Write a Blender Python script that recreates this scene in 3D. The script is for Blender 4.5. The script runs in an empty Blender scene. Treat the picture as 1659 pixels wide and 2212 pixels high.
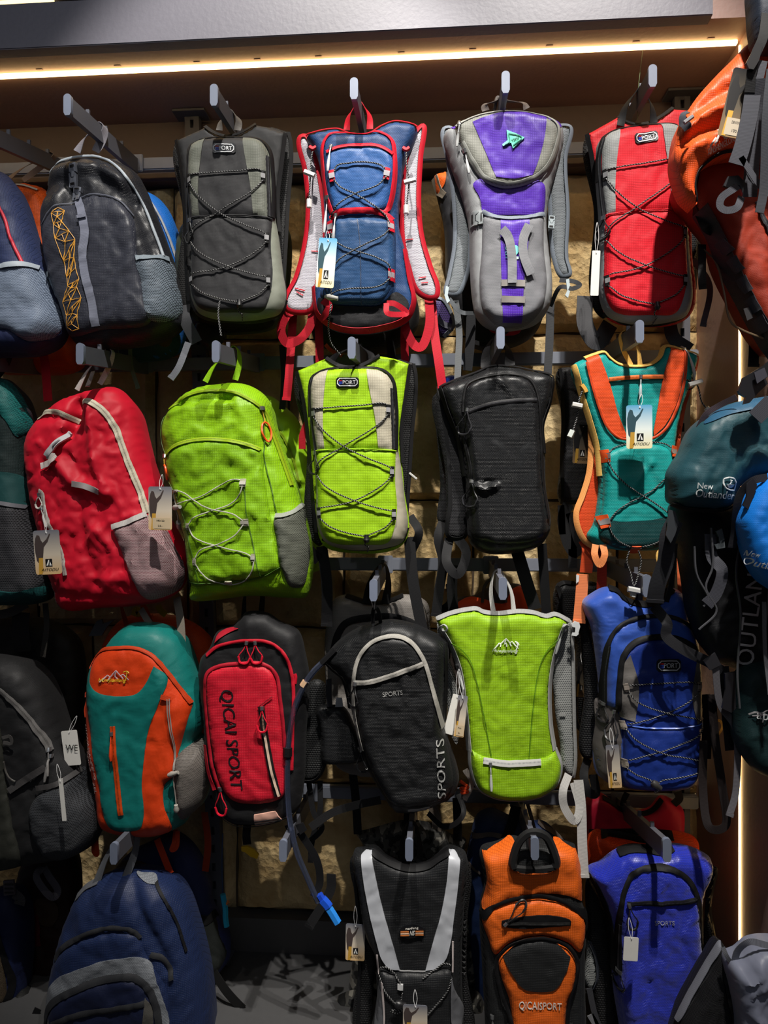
import bpy, math, random
import numpy as np
from mathutils import Vector, Matrix
from mathutils.geometry import delaunay_2d_cdt

random.seed(7)
S = bpy.context.scene
COL = S.collection
pi = math.pi
# ------------------------------------------------------------------ camera
IW, IH, FPX = 1659.0, 2212.0, 1600.0
YAW = math.radians(4.3)
CAMZ = 1.75
cd = bpy.data.cameras.new('camera'); cam = bpy.data.objects.new('camera', cd); COL.objects.link(cam)
cd.sensor_fit = 'HORIZONTAL'; cd.sensor_width = 36; cd.lens = FPX / IW * 36
cd.clip_start = .05
cam.location = (0, 0, CAMZ); cam.rotation_euler = (pi / 2, 0, YAW)
S.camera = cam
cY, sY = math.cos(YAW), math.sin(YAW)
def at(px, py, D):
    """world point seen at photo pixel (px,py) on the plane Y = D (parallel to the shop wall)"""
    a = (px - IW / 2) / FPX; b = -(py - IH / 2) / FPX
    dx = a * cY - sY; dy = a * sY + cY
    t = D / dy
    return (dx * t, D, CAMZ + b * t)
# ------------------------------------------------------------------ world and lights
w = bpy.data.worlds.new('world'); S.world = w; w.use_nodes = True
w.node_tree.nodes['Background'].inputs[0].default_value = (.75, .8, 1, 1)
w.node_tree.nodes['Background'].inputs[1].default_value = .045
def spot(name, loc, target, power, col, size_deg, blend, rad=.02):
    l = bpy.data.lights.new(name, 'SPOT'); l.energy = power; l.color = col
    l.spot_size = math.radians(size_deg); l.spot_blend = blend; l.shadow_soft_size = rad
    o = bpy.data.objects.new(name, l); COL.objects.link(o); o.location = loc
    d = Vector(target) - Vector(loc); o.rotation_euler = d.to_track_quat('-Z', 'Y').to_euler()
    return o
WHITE = (1, .95, .88)
spot('beam_fill_spot', (-.25, .45, 4.1), at(560, 640, 1.7), 310, WHITE, 40, .5)
spot('beam_fill_spot', (.50, .45, 4.1), at(1150, 740, 1.7), 310, WHITE, 42, .6)
spot('beam_fill_spot', (.45, .35, 4.1), at(1250, 1500, 1.7), 235, WHITE, 36, .9)
spot('beam_fill_spot', (-1.1, .1, 4.1), at(150, 1000, 1.7), 30, WHITE, 36, 1)
spot('beam_fill_spot', (-1.0, .2, 3.3), at(40, 60, 1.7), 12, (.92, .95, 1), 60, 1)  # added fill spot, brightens the dark left end of the soffit beam
fl = bpy.data.lights.new('shop_ceiling_light', 'AREA'); fl.energy = 9; fl.size = 1.6; fl.color = (.9, .95, 1)
fo = bpy.data.objects.new('shop_ceiling_light', fl); COL.objects.link(fo); fo.location = (.3, -1.6, 3.6)
fo.rotation_euler = (Vector((.1, 1.7, 1.5)) - Vector(fo.location)).to_track_quat('-Z', 'Y').to_euler()
S.view_settings.view_transform = 'Standard'; S.view_settings.look = 'None'
S.view_settings.gamma = 1; S.view_settings.use_curve_mapping = False
S.view_settings.exposure = 0.0
# ------------------------------------------------------------------ materials
def lin(h):
    h = h.lstrip('#'); c = [int(h[i:i + 2], 16) / 255 for i in (0, 2, 4)]
    return tuple(x / 12.92 if x <= .04045 else ((x + .055) / 1.055) ** 2.4 for x in c) + (1,)
MC = {}
class NT:
    def __init__(s, name):
        s.m = bpy.data.materials.new(name); s.m.use_nodes = True
        s.t = s.m.node_tree; s.b = s.t.nodes['Principled BSDF']
    def n(s, typ, **kw):
        n = s.t.nodes.new(typ)
        for k, v in kw.items():
            if k.startswith('i_'): n.inputs[k[2:].replace('_', ' ')].default_value = v
            else: setattr(n, k, v)
        return n
    def l(s, a, b): s.t.links.new(a, b)
    def mix(s, fac, a, b, mode='MIX'):
        m = s.n('ShaderNodeMix', data_type='RGBA', blend_type=mode)
        for k, v in ((0, fac), (6, a), (7, b)):
            if hasattr(v, 'is_output'): s.l(v, m.inputs[k])
            else: m.inputs[k].default_value = v
        return m.outputs[2]
def xz(T, sx=1, sz=1):
    c = T.n('ShaderNodeTexCoord'); sp = T.n('ShaderNodeSeparateXYZ'); T.l(c.outputs['Object'], sp.inputs[0])
    cb = T.n('ShaderNodeCombineXYZ'); T.l(sp.outputs[0], cb.inputs[0]); T.l(sp.outputs[2], cb.inputs[1])
    return cb.outputs[0], c.outputs['Object']
def fab(col, kind='weave', rough=.55, hole='#181818', sc=1.0, sheen=.02, crease=.5):
    """fabric: kind = weave | rip | diamond | mesh | plain | camo"""
    key = ('fab', col, kind, rough, hole, sc, crease)
    if key in MC: return MC[key]
    T = NT('fabric_' + kind); b = T.b
    v, ob = xz(T)
    b.inputs['Roughness'].default_value = rough
    b.inputs['Sheen Weight'].default_value = sheen
    b.inputs['Sheen Roughness'].default_value = .5
    b.inputs['Specular IOR Level'].default_value = .25
    base = lin(col); cur = base
    bump_in = None; bs = .35
    if kind in ('rip', 'diamond', 'mesh', 'weave'):
        br = T.n('ShaderNodeTexBrick'); T.l(v, br.inputs['Vector'])
        br.offset = {'rip': 0, 'weave': .5, 'diamond': .5, 'mesh': .5}[kind]
        q = {'rip': (.0040, .0036, .0006), 'weave': (.0026, .0016, .0004), 'diamond': (.0050, .0030, .0006), 'mesh': (.0040, .0034, .0011)}[kind]
        br.inputs['Scale'].default_value = 1
        br.inputs['Brick Width'].default_value = q[0] * sc; br.inputs['Row Height'].default_value = q[1] * sc
        br.inputs['Mortar Size'].default_value = q[2] * sc; br.inputs['Mortar Smooth'].default_value = .6
        bump_in = br.outputs['Fac']
        if kind == 'mesh':
            inv = T.n('ShaderNodeMath', operation='SUBTRACT'); inv.inputs[0].default_value = 1; T.l(br.outputs['Fac'], inv.inputs[1])
            cur = T.mix(br.outputs['Fac'], lin(hole), base); bs = .8
        elif kind in ('rip', 'diamond'):
            d = tuple(c * .74 for c in base[:3]) + (1,)
            cur = T.mix(br.outputs['Fac'], base, d); bs = .5
        else:
            d = tuple(c * .8 for c in base[:3]) + (1,)
            cur = T.mix(br.outputs['Fac'], base, d)
    if kind == 'camo':
        nz = T.n('ShaderNodeTexNoise', i_Scale=38., i_Detail=2.); T.l(v, nz.inputs['Vector'])
        r = T.n('ShaderNodeValToRGB'); r.color_ramp.interpolation = 'CONSTANT'
        r.color_ramp.elements[0].color = lin('#141414'); r.color_ramp.elements[1].position = .47; r.color_ramp.elements[1].color = lin('#3c3b38')
        e = r.color_ramp.elements.new(.58); e.color = lin('#77746c')
        T.l(nz.outputs[0], r.inputs[0]); cur = r.outputs[0]
    # cloth colour unevenness
    n1 = T.n('ShaderNodeTexNoise', i_Scale=14., i_Detail=3.); T.l(ob, n1.inputs['Vector'])
    mr = T.n('ShaderNodeMapRange', i_To_Min=.88, i_To_Max=1.1); T.l(n1.outputs[0], mr.inputs[0])
    hs = T.n('ShaderNodeHueSaturation')
    T.l(mr.outputs[0], hs.inputs['Value'])
    if hasattr(cur, 'is_output'): T.l(cur, hs.inputs['Color'])
    else: hs.inputs['Color'].default_value = cur
    T.l(hs.outputs[0], b.inputs['Base Color'])
    # creases
    n2 = T.n('ShaderNodeTexNoise', i_Scale=11., i_Detail=3., i_Roughness=.5, i_Distortion=.5); T.l(ob, n2.inputs['Vector'])
    if crease >= .9: n2.noise_type = 'RIDGED_MULTIFRACTAL'; n2.inputs['Scale'].default_value = 9.; n2.inputs['Detail'].default_value = 2.5
    bp = T.n('ShaderNodeBump', i_Strength=crease * .8, i_Distance=.006 if crease >= .9 else .01); T.l(n2.outputs[0], bp.inputs['Height'])
    last = bp
    if bump_in is not None:
        b2 = T.n('ShaderNodeBump', i_Strength=bs, i_Distance=.0012, invert=(kind != 'mesh')); T.l(bump_in, b2.inputs['Height']); T.l(bp.outputs[0], b2.inputs['Normal']); last = b2
    T.l(last.outputs[0], b.inputs['Normal'])
    MC[key] = T.m; return T.m
def pl(col, rough=.4, metal=0., bump=0., bs=60.):
    key = ('pl', col, rough, metal, bump, bs)
    if key in MC: return MC[key]
    T = NT('plastic' if not metal else 'metal'); b = T.b
    n1 = T.n('ShaderNodeTexNoise', i_Scale=bs, i_Detail=3.)
    c = T.n('ShaderNodeTexCoord'); T.l(c.outputs['Object'], n1.inputs['Vector'])
    base = lin(col); T.l(T.mix(n1.outputs[0], base, tuple(x * .86 for x in base[:3]) + (1,)), b.inputs['Base Color'])
    b.inputs['Roughness'].default_value = rough; b.inputs['Metallic'].default_value = metal
    if bump:
        bp = T.n('ShaderNodeBump', i_Strength=bump, i_Distance=.004); T.l(n1.outputs[0], bp.inputs['Height']); T.l(bp.outputs[0], b.inputs['Normal'])
    MC[key] = T.m; return T.m
def uvstripe(name, a, bcol, per, duty=.5, axis=0, rough=.6, center=None, teeth=None):
    """stripes along the length (u in metres); center: (halfwidth) teeth band in the middle of v"""
    key = (name, a, bcol, per, duty, center, teeth)
    if key in MC: return MC[key]
    T = NT(name); u = T.n('ShaderNodeUVMap'); sp = T.n('ShaderNodeSeparateXYZ'); T.l(u.outputs[0], sp.inputs[0])
    d = T.n('ShaderNodeMath', operation='DIVIDE'); T.l(sp.outputs[0], d.inputs[0]); d.inputs[1].default_value = per
    f = T.n('ShaderNodeMath', operation='FRACT'); T.l(d.outputs[0], f.inputs[0])
    g = T.n('ShaderNodeMath', operation='LESS_THAN'); T.l(f.outputs[0], g.inputs[0]); g.inputs[1].default_value = duty
    if center is None:
        # checker between the two halves of the cord
        h = T.n('ShaderNodeMath', operation='MULTIPLY'); T.l(sp.outputs[1], h.inputs[0]); h.inputs[1].default_value = 1
        h2 = T.n('ShaderNodeMath', operation='ADD'); T.l(h.outputs[0], h2.inputs[0]); T.l(d.outputs[0], h2.inputs[1])
        T.l(h2.outputs[0], f.inputs[0])
        c = T.mix(g.outputs[0], lin(bcol), lin(a))
        bumpsrc = g.outputs[0]
    else:
        s = T.n('ShaderNodeMath', operation='SUBTRACT'); T.l(sp.outputs[1], s.inputs[0]); s.inputs[1].default_value = .5
        ab = T.n('ShaderNodeMath', operation='ABSOLUTE'); T.l(s.outputs[0], ab.inputs[0])
        m = T.n('ShaderNodeMath', operation='LESS_THAN'); T.l(ab.outputs[0], m.inputs[0]); m.inputs[1].default_value = center
        tc = T.mix(g.outputs[0], lin(bcol), lin(teeth))
        c = T.mix(m.outputs[0], lin(a), tc)
        mm = T.n('ShaderNodeMath', operation='MULTIPLY'); T.l(m.outputs[0], mm.inputs[0]); T.l(g.outputs[0], mm.inputs[1]); bumpsrc = mm.outputs[0]
    T.l(c, T.b.inputs['Base Color'])
    bp = T.n('ShaderNodeBump', i_Strength=.5, i_Distance=.001); T.l(bumpsrc, bp.inputs['Height']); T.l(bp.outputs[0], T.b.inputs['Normal'])
    T.b.inputs['Roughness'].default_value = rough; T.b.inputs['Specular IOR Level'].default_value = .22
    MC[key] = T.m; return T.m
def web(col):   # ribbed webbing
    base = lin(col); dk = '#%02x%02x%02x' % tuple(max(0, int(int(col[i:i + 2], 16) * .84)) for i in (1, 3, 5))
    return uvstripe('webbing', col, dk, .0026, .6)
def zipm(tape, teeth='#202020'):
    return uvstripe('zipper_tape', tape, tape, .0028, .5, center=.13, teeth=teeth)
CORD = uvstripe('dotted_cord', '#080808', '#9a9a9a', .0060, .72)
GREYCORD = pl('#a5a7a5', .6)
def emis(col, st):
    T = NT('led_light'); T.b.inputs['Base Color'].default_value = lin(col)
    T.b.inputs['Emission Color'].default_value = lin(col); T.b.inputs['Emission Strength'].default_value = st
    return T.m
def clear(col='#8c98b8', a=.45):
    key = ('clear', col, a)
    if key in MC: return MC[key]
    T = NT('clear_tube'); T.b.inputs['Base Color'].default_value = lin(col); T.b.inputs['Roughness'].default_value = .12
    T.b.inputs['Transmission Weight'].default_value = .93; T.b.inputs['IOR'].default_value = 1.3
    MC[key] = T.m; return T.m
# ------------------------------------------------------------------ numpy geometry
def cr(pts, closed=False, step=6.):
    """Catmull-Rom through points; a third element 1 marks a corner"""
    P = [tuple(p) for p in pts]; n = len(P)
    corner = [len(p) > 2 and p[2] == 1 for p in P]
    Q = np.array([p[:2] for p in P], float)
    out = []
    rng = range(n) if closed else range(n - 1)
    for i in rng:
        p1, p2 = Q[i], Q[(i + 1) % n]
        p0 = Q[(i - 1) % n] if (closed or i > 0) else p1 * 2 - p2
        p3 = Q[(i + 2) % n] if (closed or i + 2 < n) else p2 * 2 - p1
        if corner[i]: p0 = p1 * 2 - p2
        if corner[(i + 1) % n]: p3 = p2 * 2 - p1
        L = np.linalg.norm(p2 - p1); k = max(1, int(round(L / step)))
        # limit tangents (chordal) so long-short neighbours do not overshoot
        d0 = max(np.linalg.norm(p1 - p0), 1e-6); d2 = max(np.linalg.norm(p3 - p2), 1e-6)
        L = max(L, 1e-6)
        m1 = ((p1 - p0) / d0 + (p2 - p1) / L) * .5 * L; m2 = ((p2 - p1) / L + (p3 - p2) / d2) * .5 * L
        for j in range(k):
            t = j / k; t2, t3 = t * t, t * t * t
            out.append((2 * t3 - 3 * t2 + 1) * p1 + (t3 - 2 * t2 + t) * m1 + (-2 * t3 + 3 * t2) * p2 + (t3 - t2) * m2)
    if not closed: out.append(Q[-1])
    return np.array(out)
def segdist(P, poly, closed=True):
    A = poly; B = np.roll(poly, -1, 0) if closed else poly[1:]
    if not closed: A = poly[:-1]
    AB = B - A; L2 = (AB ** 2).sum(1) + 1e-9
    AP = P[:, None] - A[None]
    t = np.clip((AP * AB[None]).sum(2) / L2, 0, 1)
    return np.sqrt(((AP - t[..., None] * AB[None]) ** 2).sum(2).min(1))
def inside(P, poly):
    x, y = P[:, 0:1], P[:, 1:2]; x1, y1 = poly[:, 0], poly[:, 1]
    x2, y2 = np.roll(x1, -1), np.roll(y1, -1)
    c = ((y1 > y) != (y2 > y)) & (x < (x2 - x1) * (y - y1) / (y2 - y1 + 1e-12) + x1)
    return (c.sum(1) % 2) == 1
_rs = np.random.RandomState(3); GR = _rs.uniform(0, 2 * pi, (64, 64))
def perlin(x, y):
    xi = np.floor(x).astype(int); yi = np.floor(y).astype(int); xf = x - xi; yf = y - yi
    u = xf * xf * xf * (xf * (xf * 6 - 15) + 10); v = yf * yf * yf * (yf * (yf * 6 - 15) + 10)
    def g(a, b, dx, dy): th = GR[(xi + a) % 64, (yi + b) % 64]; return np.cos(th) * dx + np.sin(th) * dy
    return (g(0, 0, xf, yf) * (1 - u) + g(1, 0, xf - 1, yf) * u) * (1 - v) + (g(0, 1, xf, yf - 1) * (1 - u) + g(1, 1, xf - 1, yf - 1) * u) * v
def crumple(P, seed, k=1.):
    x, y = P[:, 0] / k, P[:, 1] / k; s = seed * 7.13
    wx = perlin(x / 60 + s, y / 60) * 30; wy = perlin(x / 60, y / 60 + s + 5) * 30
    a = perlin((x + wx) / 60 + s, (y + wy) / 85 + s)
    r = 1 - np.abs(perlin((x + wx) / 38 + s + 9, (y + wy) / 52)) * 2.2
    r2 = 1 - np.abs(perlin((x * .8 + y * .5 + wx) / 20 + s, (y * .9 - x * .5 + wy) / 34)) * 2.2
    r3 = 1 - np.abs(perlin((x - y * .3 + wx * .6) / 13 + s, (y + x * .4 + wy) / 19)) * 2.2
    return a * 1.0 + (r - .5) * .6 + (r2 - .5) * .42 + (r3 - .5) * .2
def mesh_poly(poly, g):
    mn, mx = poly.min(0), poly.max(0)
    xs = np.arange(mn[0] + g * .5, mx[0], g); ys = np.arange(mn[1] + g * .5, mx[1], g * .87)
    pts = []
    for j, yy in enumerate(ys): pts.append(np.stack([xs + (g * .5 if j % 2 else 0), np.full(len(xs), yy)], 1))
    I = np.concatenate(pts) if pts else np.zeros((0, 2))
    if len(I):
        I = I[inside(I, poly)]
    if len(I): I = I[segdist(I, poly) > g * .45]
    n = len(poly); allp = [Vector(p) for p in poly] + [Vector(p) for p in I]
    v, e, f, *_ = delaunay_2d_cdt(allp, [(i, (i + 1) % n) for i in range(n)], [], 1, 1e-4)
    V = np.array([(p[0], p[1]) for p in v]); F = []
    for t in f:
        a = 0
        for i in range(len(t)):
            p, q = V[t[i]], V[t[(i + 1) % len(t)]]; a += p[0] * q[1] - q[0] * p[1]
        F.append(list(t) if a < 0 else list(t)[::-1])
    de = set()
    for t in F:
        for i in range(len(t)): de.add((t[i], t[(i + 1) % len(t)]))
    bd = [(a, b) for a, b in de if (b, a) not in de]
    return V, F, bd
def mkobj(name, V, F, mat, parent=None, smooth=True, uv=None, off=None, label=None):
    me = bpy.data.meshes.new(name)
    V = np.asarray(V, float)
    if off is None: off = parent_off(parent)
    me.from_pydata([tuple(v) for v in (V - np.array(off))], [], F)
    if uv is not None:
        ul = me.uv_layers.new(name='UVMap'); li = np.empty(len(me.loops), int); me.loops.foreach_get('vertex_index', li)
        ul.data.foreach_set('uv', np.asarray(uv, float)[li].ravel())
    me.materials.append(mat)
    if smooth:
        me.shade_smooth()
        try: me.set_sharp_from_angle(angle=math.radians(50))
        except Exception: pass
    me.update()
    o = bpy.data.objects.new(name, me); COL.objects.link(o)
    if parent is not None: o.parent = parent
    if parent is None: o.location = tuple(off)
    if label: o['label'] = label
    return o
def parent_off(p):
    if p is None: return (0, 0, 0)
    o = np.zeros(3)
    while p is not None: o += np.array(p.location); p = p.parent
    return o
def tag(o, label, cat, group=None):
    o['label'] = label; o['category'] = cat
    if group: o['group'] = group
    return o
def thing(name, label, cat, loc, group=None):
    o = bpy.data.objects.new(name, None); COL.objects.link(o); o.location = loc; o.empty_display_size = .05
    return tag(o, label, cat, group)
def Zm(ox, oy, s):
    return lambda pts: [((p[0] / s + ox), (p[1] / s + oy)) + tuple(p[2:]) for p in pts]
ID = Zm(0, 0, 1)
zA, zB = Zm(0, 0, 2.), Zm(830, 0, 2.)
zC, zD, zE, zF = Zm(0, 280, 2.592), Zm(600, 180, 2.5136), Zm(1200, 150, 3.115), Zm(0, 720, 2.592)
zG, zH, zI, zJ = Zm(600, 700, 2.592), Zm(1180, 680, 3.161), Zm(0, 1280, 2.592), Zm(560, 1240, 2.44)
zK, zL, zM, zN = Zm(1180, 1240, 3.463), Zm(0, 1780, 2.9625), Zm(440, 1740, 2.765), Zm(980, 1700, 2.443)
# ------------------------------------------------------------------ swept shapes in world space
def tube3(name, P, r, mat, parent, n=6, label=None, taper=None):
    P = np.asarray(P, float); m = len(P)
    T = np.gradient(P, axis=0); T /= (np.linalg.norm(T, axis=1)[:, None] + 1e-9)
    ref = np.array([0, 1., 0]); V = []; UV = []; F = []
    L = np.concatenate([[0], np.cumsum(np.linalg.norm(np.diff(P, axis=0), axis=1))])
    prev = None
    for i in range(m):
        a = np.cross(T[i], ref if prev is None else prev)
        if prev is not None: a = np.cross(np.cross(T[i], prev), T[i]) * 1.; a = prev - T[i] * prev.dot(T[i])
        if np.linalg.norm(a) < 1e-6: a = np.cross(T[i], [1, 0, .1])
        a /= np.linalg.norm(a); b = np.cross(T[i], a); prev = a
        rr = r if taper is None else r * taper[min(len(taper) - 1, int(i / max(1, m - 1) * (len(taper) - 1) + .5))]
        for k in range(n):
            t = 2 * pi * k / n; V.append(P[i] + rr * (math.cos(t) * a + math.sin(t) * b)); UV.append((L[i], abs(2 * k / n - 1)))
    for i in range(m - 1):
        for k in range(n):
            F.append([i * n + k, i * n + (k + 1) % n, (i + 1) * n + (k + 1) % n, (i + 1) * n + k])
    F.append(list(range(n))[::-1]); F.append([(m - 1) * n + k for k in range(n)])
    return mkobj(name, V, F, mat, parent, uv=UV, label=label)
def ribbon3(name, A, B, th, mat, parent, bulge=0., label=None, nrm=None):
    """closed strip between rails A and B (world), thickness th away from the camera side"""
    A = np.asarray(A, float); B = np.asarray(B, float); m = len(A); M = (A + B) / 2
    T = np.gradient(M, axis=0); W = B - A; N = np.cross(T, W); N /= (np.linalg.norm(N, axis=1)[:, None] + 1e-9)
    N[N[:, 1] > 0] *= -1      # towards the shop
    L = np.concatenate([[0], np.cumsum(np.linalg.norm(np.diff(M, axis=0), axis=1))])
    cols = [(A, 0, 0), (A, 1, 0), (A * .5 + M * .5, 1 + bulge, .25), (M, 1 + bulge * 1.3, .5), (B * .5 + M * .5, 1 + bulge, .75), (B, 1, 1), (B, 0, 1)]
    V = []; UV = []
    for i in range(m):
        for c, h, v in cols: V.append(c[i] + N[i] * th * h); UV.append((L[i], v))
    F = []; n = len(cols)
    for i in range(m - 1):
        for k in range(n): F.append([i * n + k, i * n + (k + 1) % n, (i + 1) * n + (k + 1) % n, (i + 1) * n + k])
    F.append(list(range(n))[::-1]); F.append([(m - 1) * n + k for k in range(n)])
    return mkobj(name, V, F, mat, parent, uv=UV, label=label)
def cr3(pts, k=8):
    Q = np.array(pts, float); out = []
    for i in range(len(Q) - 1):
        p1, p2 = Q[i], Q[i + 1]; p0 = Q[i - 1] if i else 2 * p1 - p2; p3 = Q[i + 2] if i + 2 < len(Q) else 2 * p2 - p1
        for j in range(k):
            t = j / k; out.append(.5 * ((2 * p1) + (-p0 + p2) * t + (2 * p0 - 5 * p1 + 4 * p2 - p3) * t * t + (-p0 + 3 * p1 - 3 * p2 + p3) * t ** 3))
    out.append(Q[-1]); return np.array(out)
def strap(name, pts, width, mat, parent, z=ID, th=.0016, end=None, label=None, D=1.72, twist=0.):
    """hanging webbing: pts (px,py[,D]); width in photo px"""
    W = []
    for p in pts:
        q = z([p[:2]])[0]; W.append(at(q[0], q[1], p[2] if len(p) > 2 else D))
    P = cr3(W); T = np.gradient(P, axis=0); T /= (np.linalg.norm(T, axis=1)[:, None] + 1e-9)
    n = len(P); side = np.cross(T, [0, 1., 0]); side /= (np.linalg.norm(side, axis=1)[:, None] + 1e-9)
    for i in range(1, n):
        if side[i].dot(side[i - 1]) < 0: side[i] *= -1
    if twist:
        for i in range(n):
            t = twist * math.sin(i / n * pi * 2 + 1); N = np.cross(T[i], side[i]); side[i] = side[i] * math.cos(t) + N * math.sin(t)
    hw = width * P[:, 1:2].mean() / FPX / 2
    o = ribbon3(name, P - side * hw, P + side * hw, th, mat, parent, label=label)
    if end:
        e = P[-1] - T[-1] * .006; e2 = P[-1] + T[-1] * .001
        s = side[-1] * hw * 1.06
        ribbon3('strap_end', np.array([e - s, e2 - s]) + [0, -.0004, 0], np.array([e + s, e2 + s]) + [0, -.0004, 0], th * 2.2, mat, o)
    return o
def cord3(name, pts, r, mat, parent, z=ID, D=1.7, label=None):
    W = []
    for p in pts:
        q = z([p[:2]])[0]; W.append(at(q[0], q[1], p[2] if len(p) > 2 else D))
    return tube3(name, cr3(W), r, mat, parent, label=label)
def boxm(name, lo, hi, mat, parent=None, bev=0., label=None, off=None):
    lo, hi = np.minimum(lo, hi), np.maximum(lo, hi)
    b = min(bev, *(np.array(hi) - lo) * .45) if bev else 0
    if not b:
        V = [(x, y, z) for x in (lo[0], hi[0]) for y in (lo[1], hi[1]) for z in (lo[2], hi[2])]
        F = [[0, 1, 3, 2], [4, 6, 7, 5], [0, 4, 5, 1], [2, 3, 7, 6], [0, 2, 6, 4], [1, 5, 7, 3]]
        return mkobj(name, V, F, mat, parent, smooth=False, label=label, off=off)
    import bmesh
    bm = bmesh.new(); bmesh.ops.create_cube(bm, size=1)
    for v in bm.verts: v.co = Vector([(lo[i] + hi[i]) / 2 + v.co[i] * (hi[i] - lo[i]) for i in range(3)])
    bmesh.ops.bevel(bm, geom=bm.edges[:], offset=b, segments=2, affect='EDGES')
    V = [tuple(v.co) for v in bm.verts]; F = [[v.index for v in f.verts] for f in bm.faces]; bm.free()
    return mkobj(name, V, F, mat, parent, smooth=True, label=label, off=off)
_txt = {}
def textmesh(s, off=0., shear=0.):
    k = (s, off, shear)
    if k in _txt: return _txt[k]
    c = bpy.data.curves.new('t', 'FONT'); c.body = s; c.resolution_u = 3; c.offset = off; c.shear = shear; c.fill_mode = 'NONE'
    c.dimensions = '2D'
    o = bpy.data.objects.new('t', c); COL.objects.link(o)
    dg = bpy.context.evaluated_depsgraph_get(); me = bpy.data.meshes.new_from_object(o.evaluated_get(dg))
    V0 = [Vector(v.co[:2]) for v in me.vertices]; E0 = [tuple(e.vertices) for e in me.edges]
    bpy.data.objects.remove(o); bpy.data.meshes.remove(me); bpy.data.curves.remove(c)
    v, e, f, *_ = delaunay_2d_cdt(V0, E0, [], 0, 1e-5)
    P = np.array([(p[0], p[1]) for p in v]); f = [list(t) for t in f]
    C = np.array([P[t].mean(0) for t in f]); A = np.array([V0[i] for i, j in E0]); B = np.array([V0[j] for i, j in E0])
    x, y = C[:, 0:1], C[:, 1:2]
    cr_ = ((A[:, 1] > y) != (B[:, 1] > y)) & (x < (B[:, 0] - A[:, 0]) * (y - A[:, 1]) / (B[:, 1] - A[:, 1] + 1e-15) + A[:, 0])
    f = [t for t, q in zip(f, cr_.sum(1) % 2) if q]
    ed = set((t[i], t[(i + 1) % 3]) for t in f for i in range(3)); bd = [(i, j) for i, j in ed if (j, i) not in ed]
    used = sorted({i for t in f for i in t}); ix = {q: i for i, q in enumerate(used)}; n = len(used); P = P[used]
    F = [[ix[i] for i in t] for t in f] + [[ix[i] + n for i in t][::-1] for t in f] + [[ix[j], ix[i], ix[i] + n, ix[j] + n] for i, j in bd]
    mn, mx = P.min(0), P.max(0); P = (P - mn) / (mx - mn) - .5
    V = np.concatenate([np.c_[P, np.full(n, .5)], np.c_[P, np.full(n, -.5)]])
    _txt[k] = (V, F); return _txt[k]
def pxmax(D, X=.692):
    k = X / D; a = (k * cY + sY) / (cY - k * sY)
    return a * FPX + IW / 2
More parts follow.
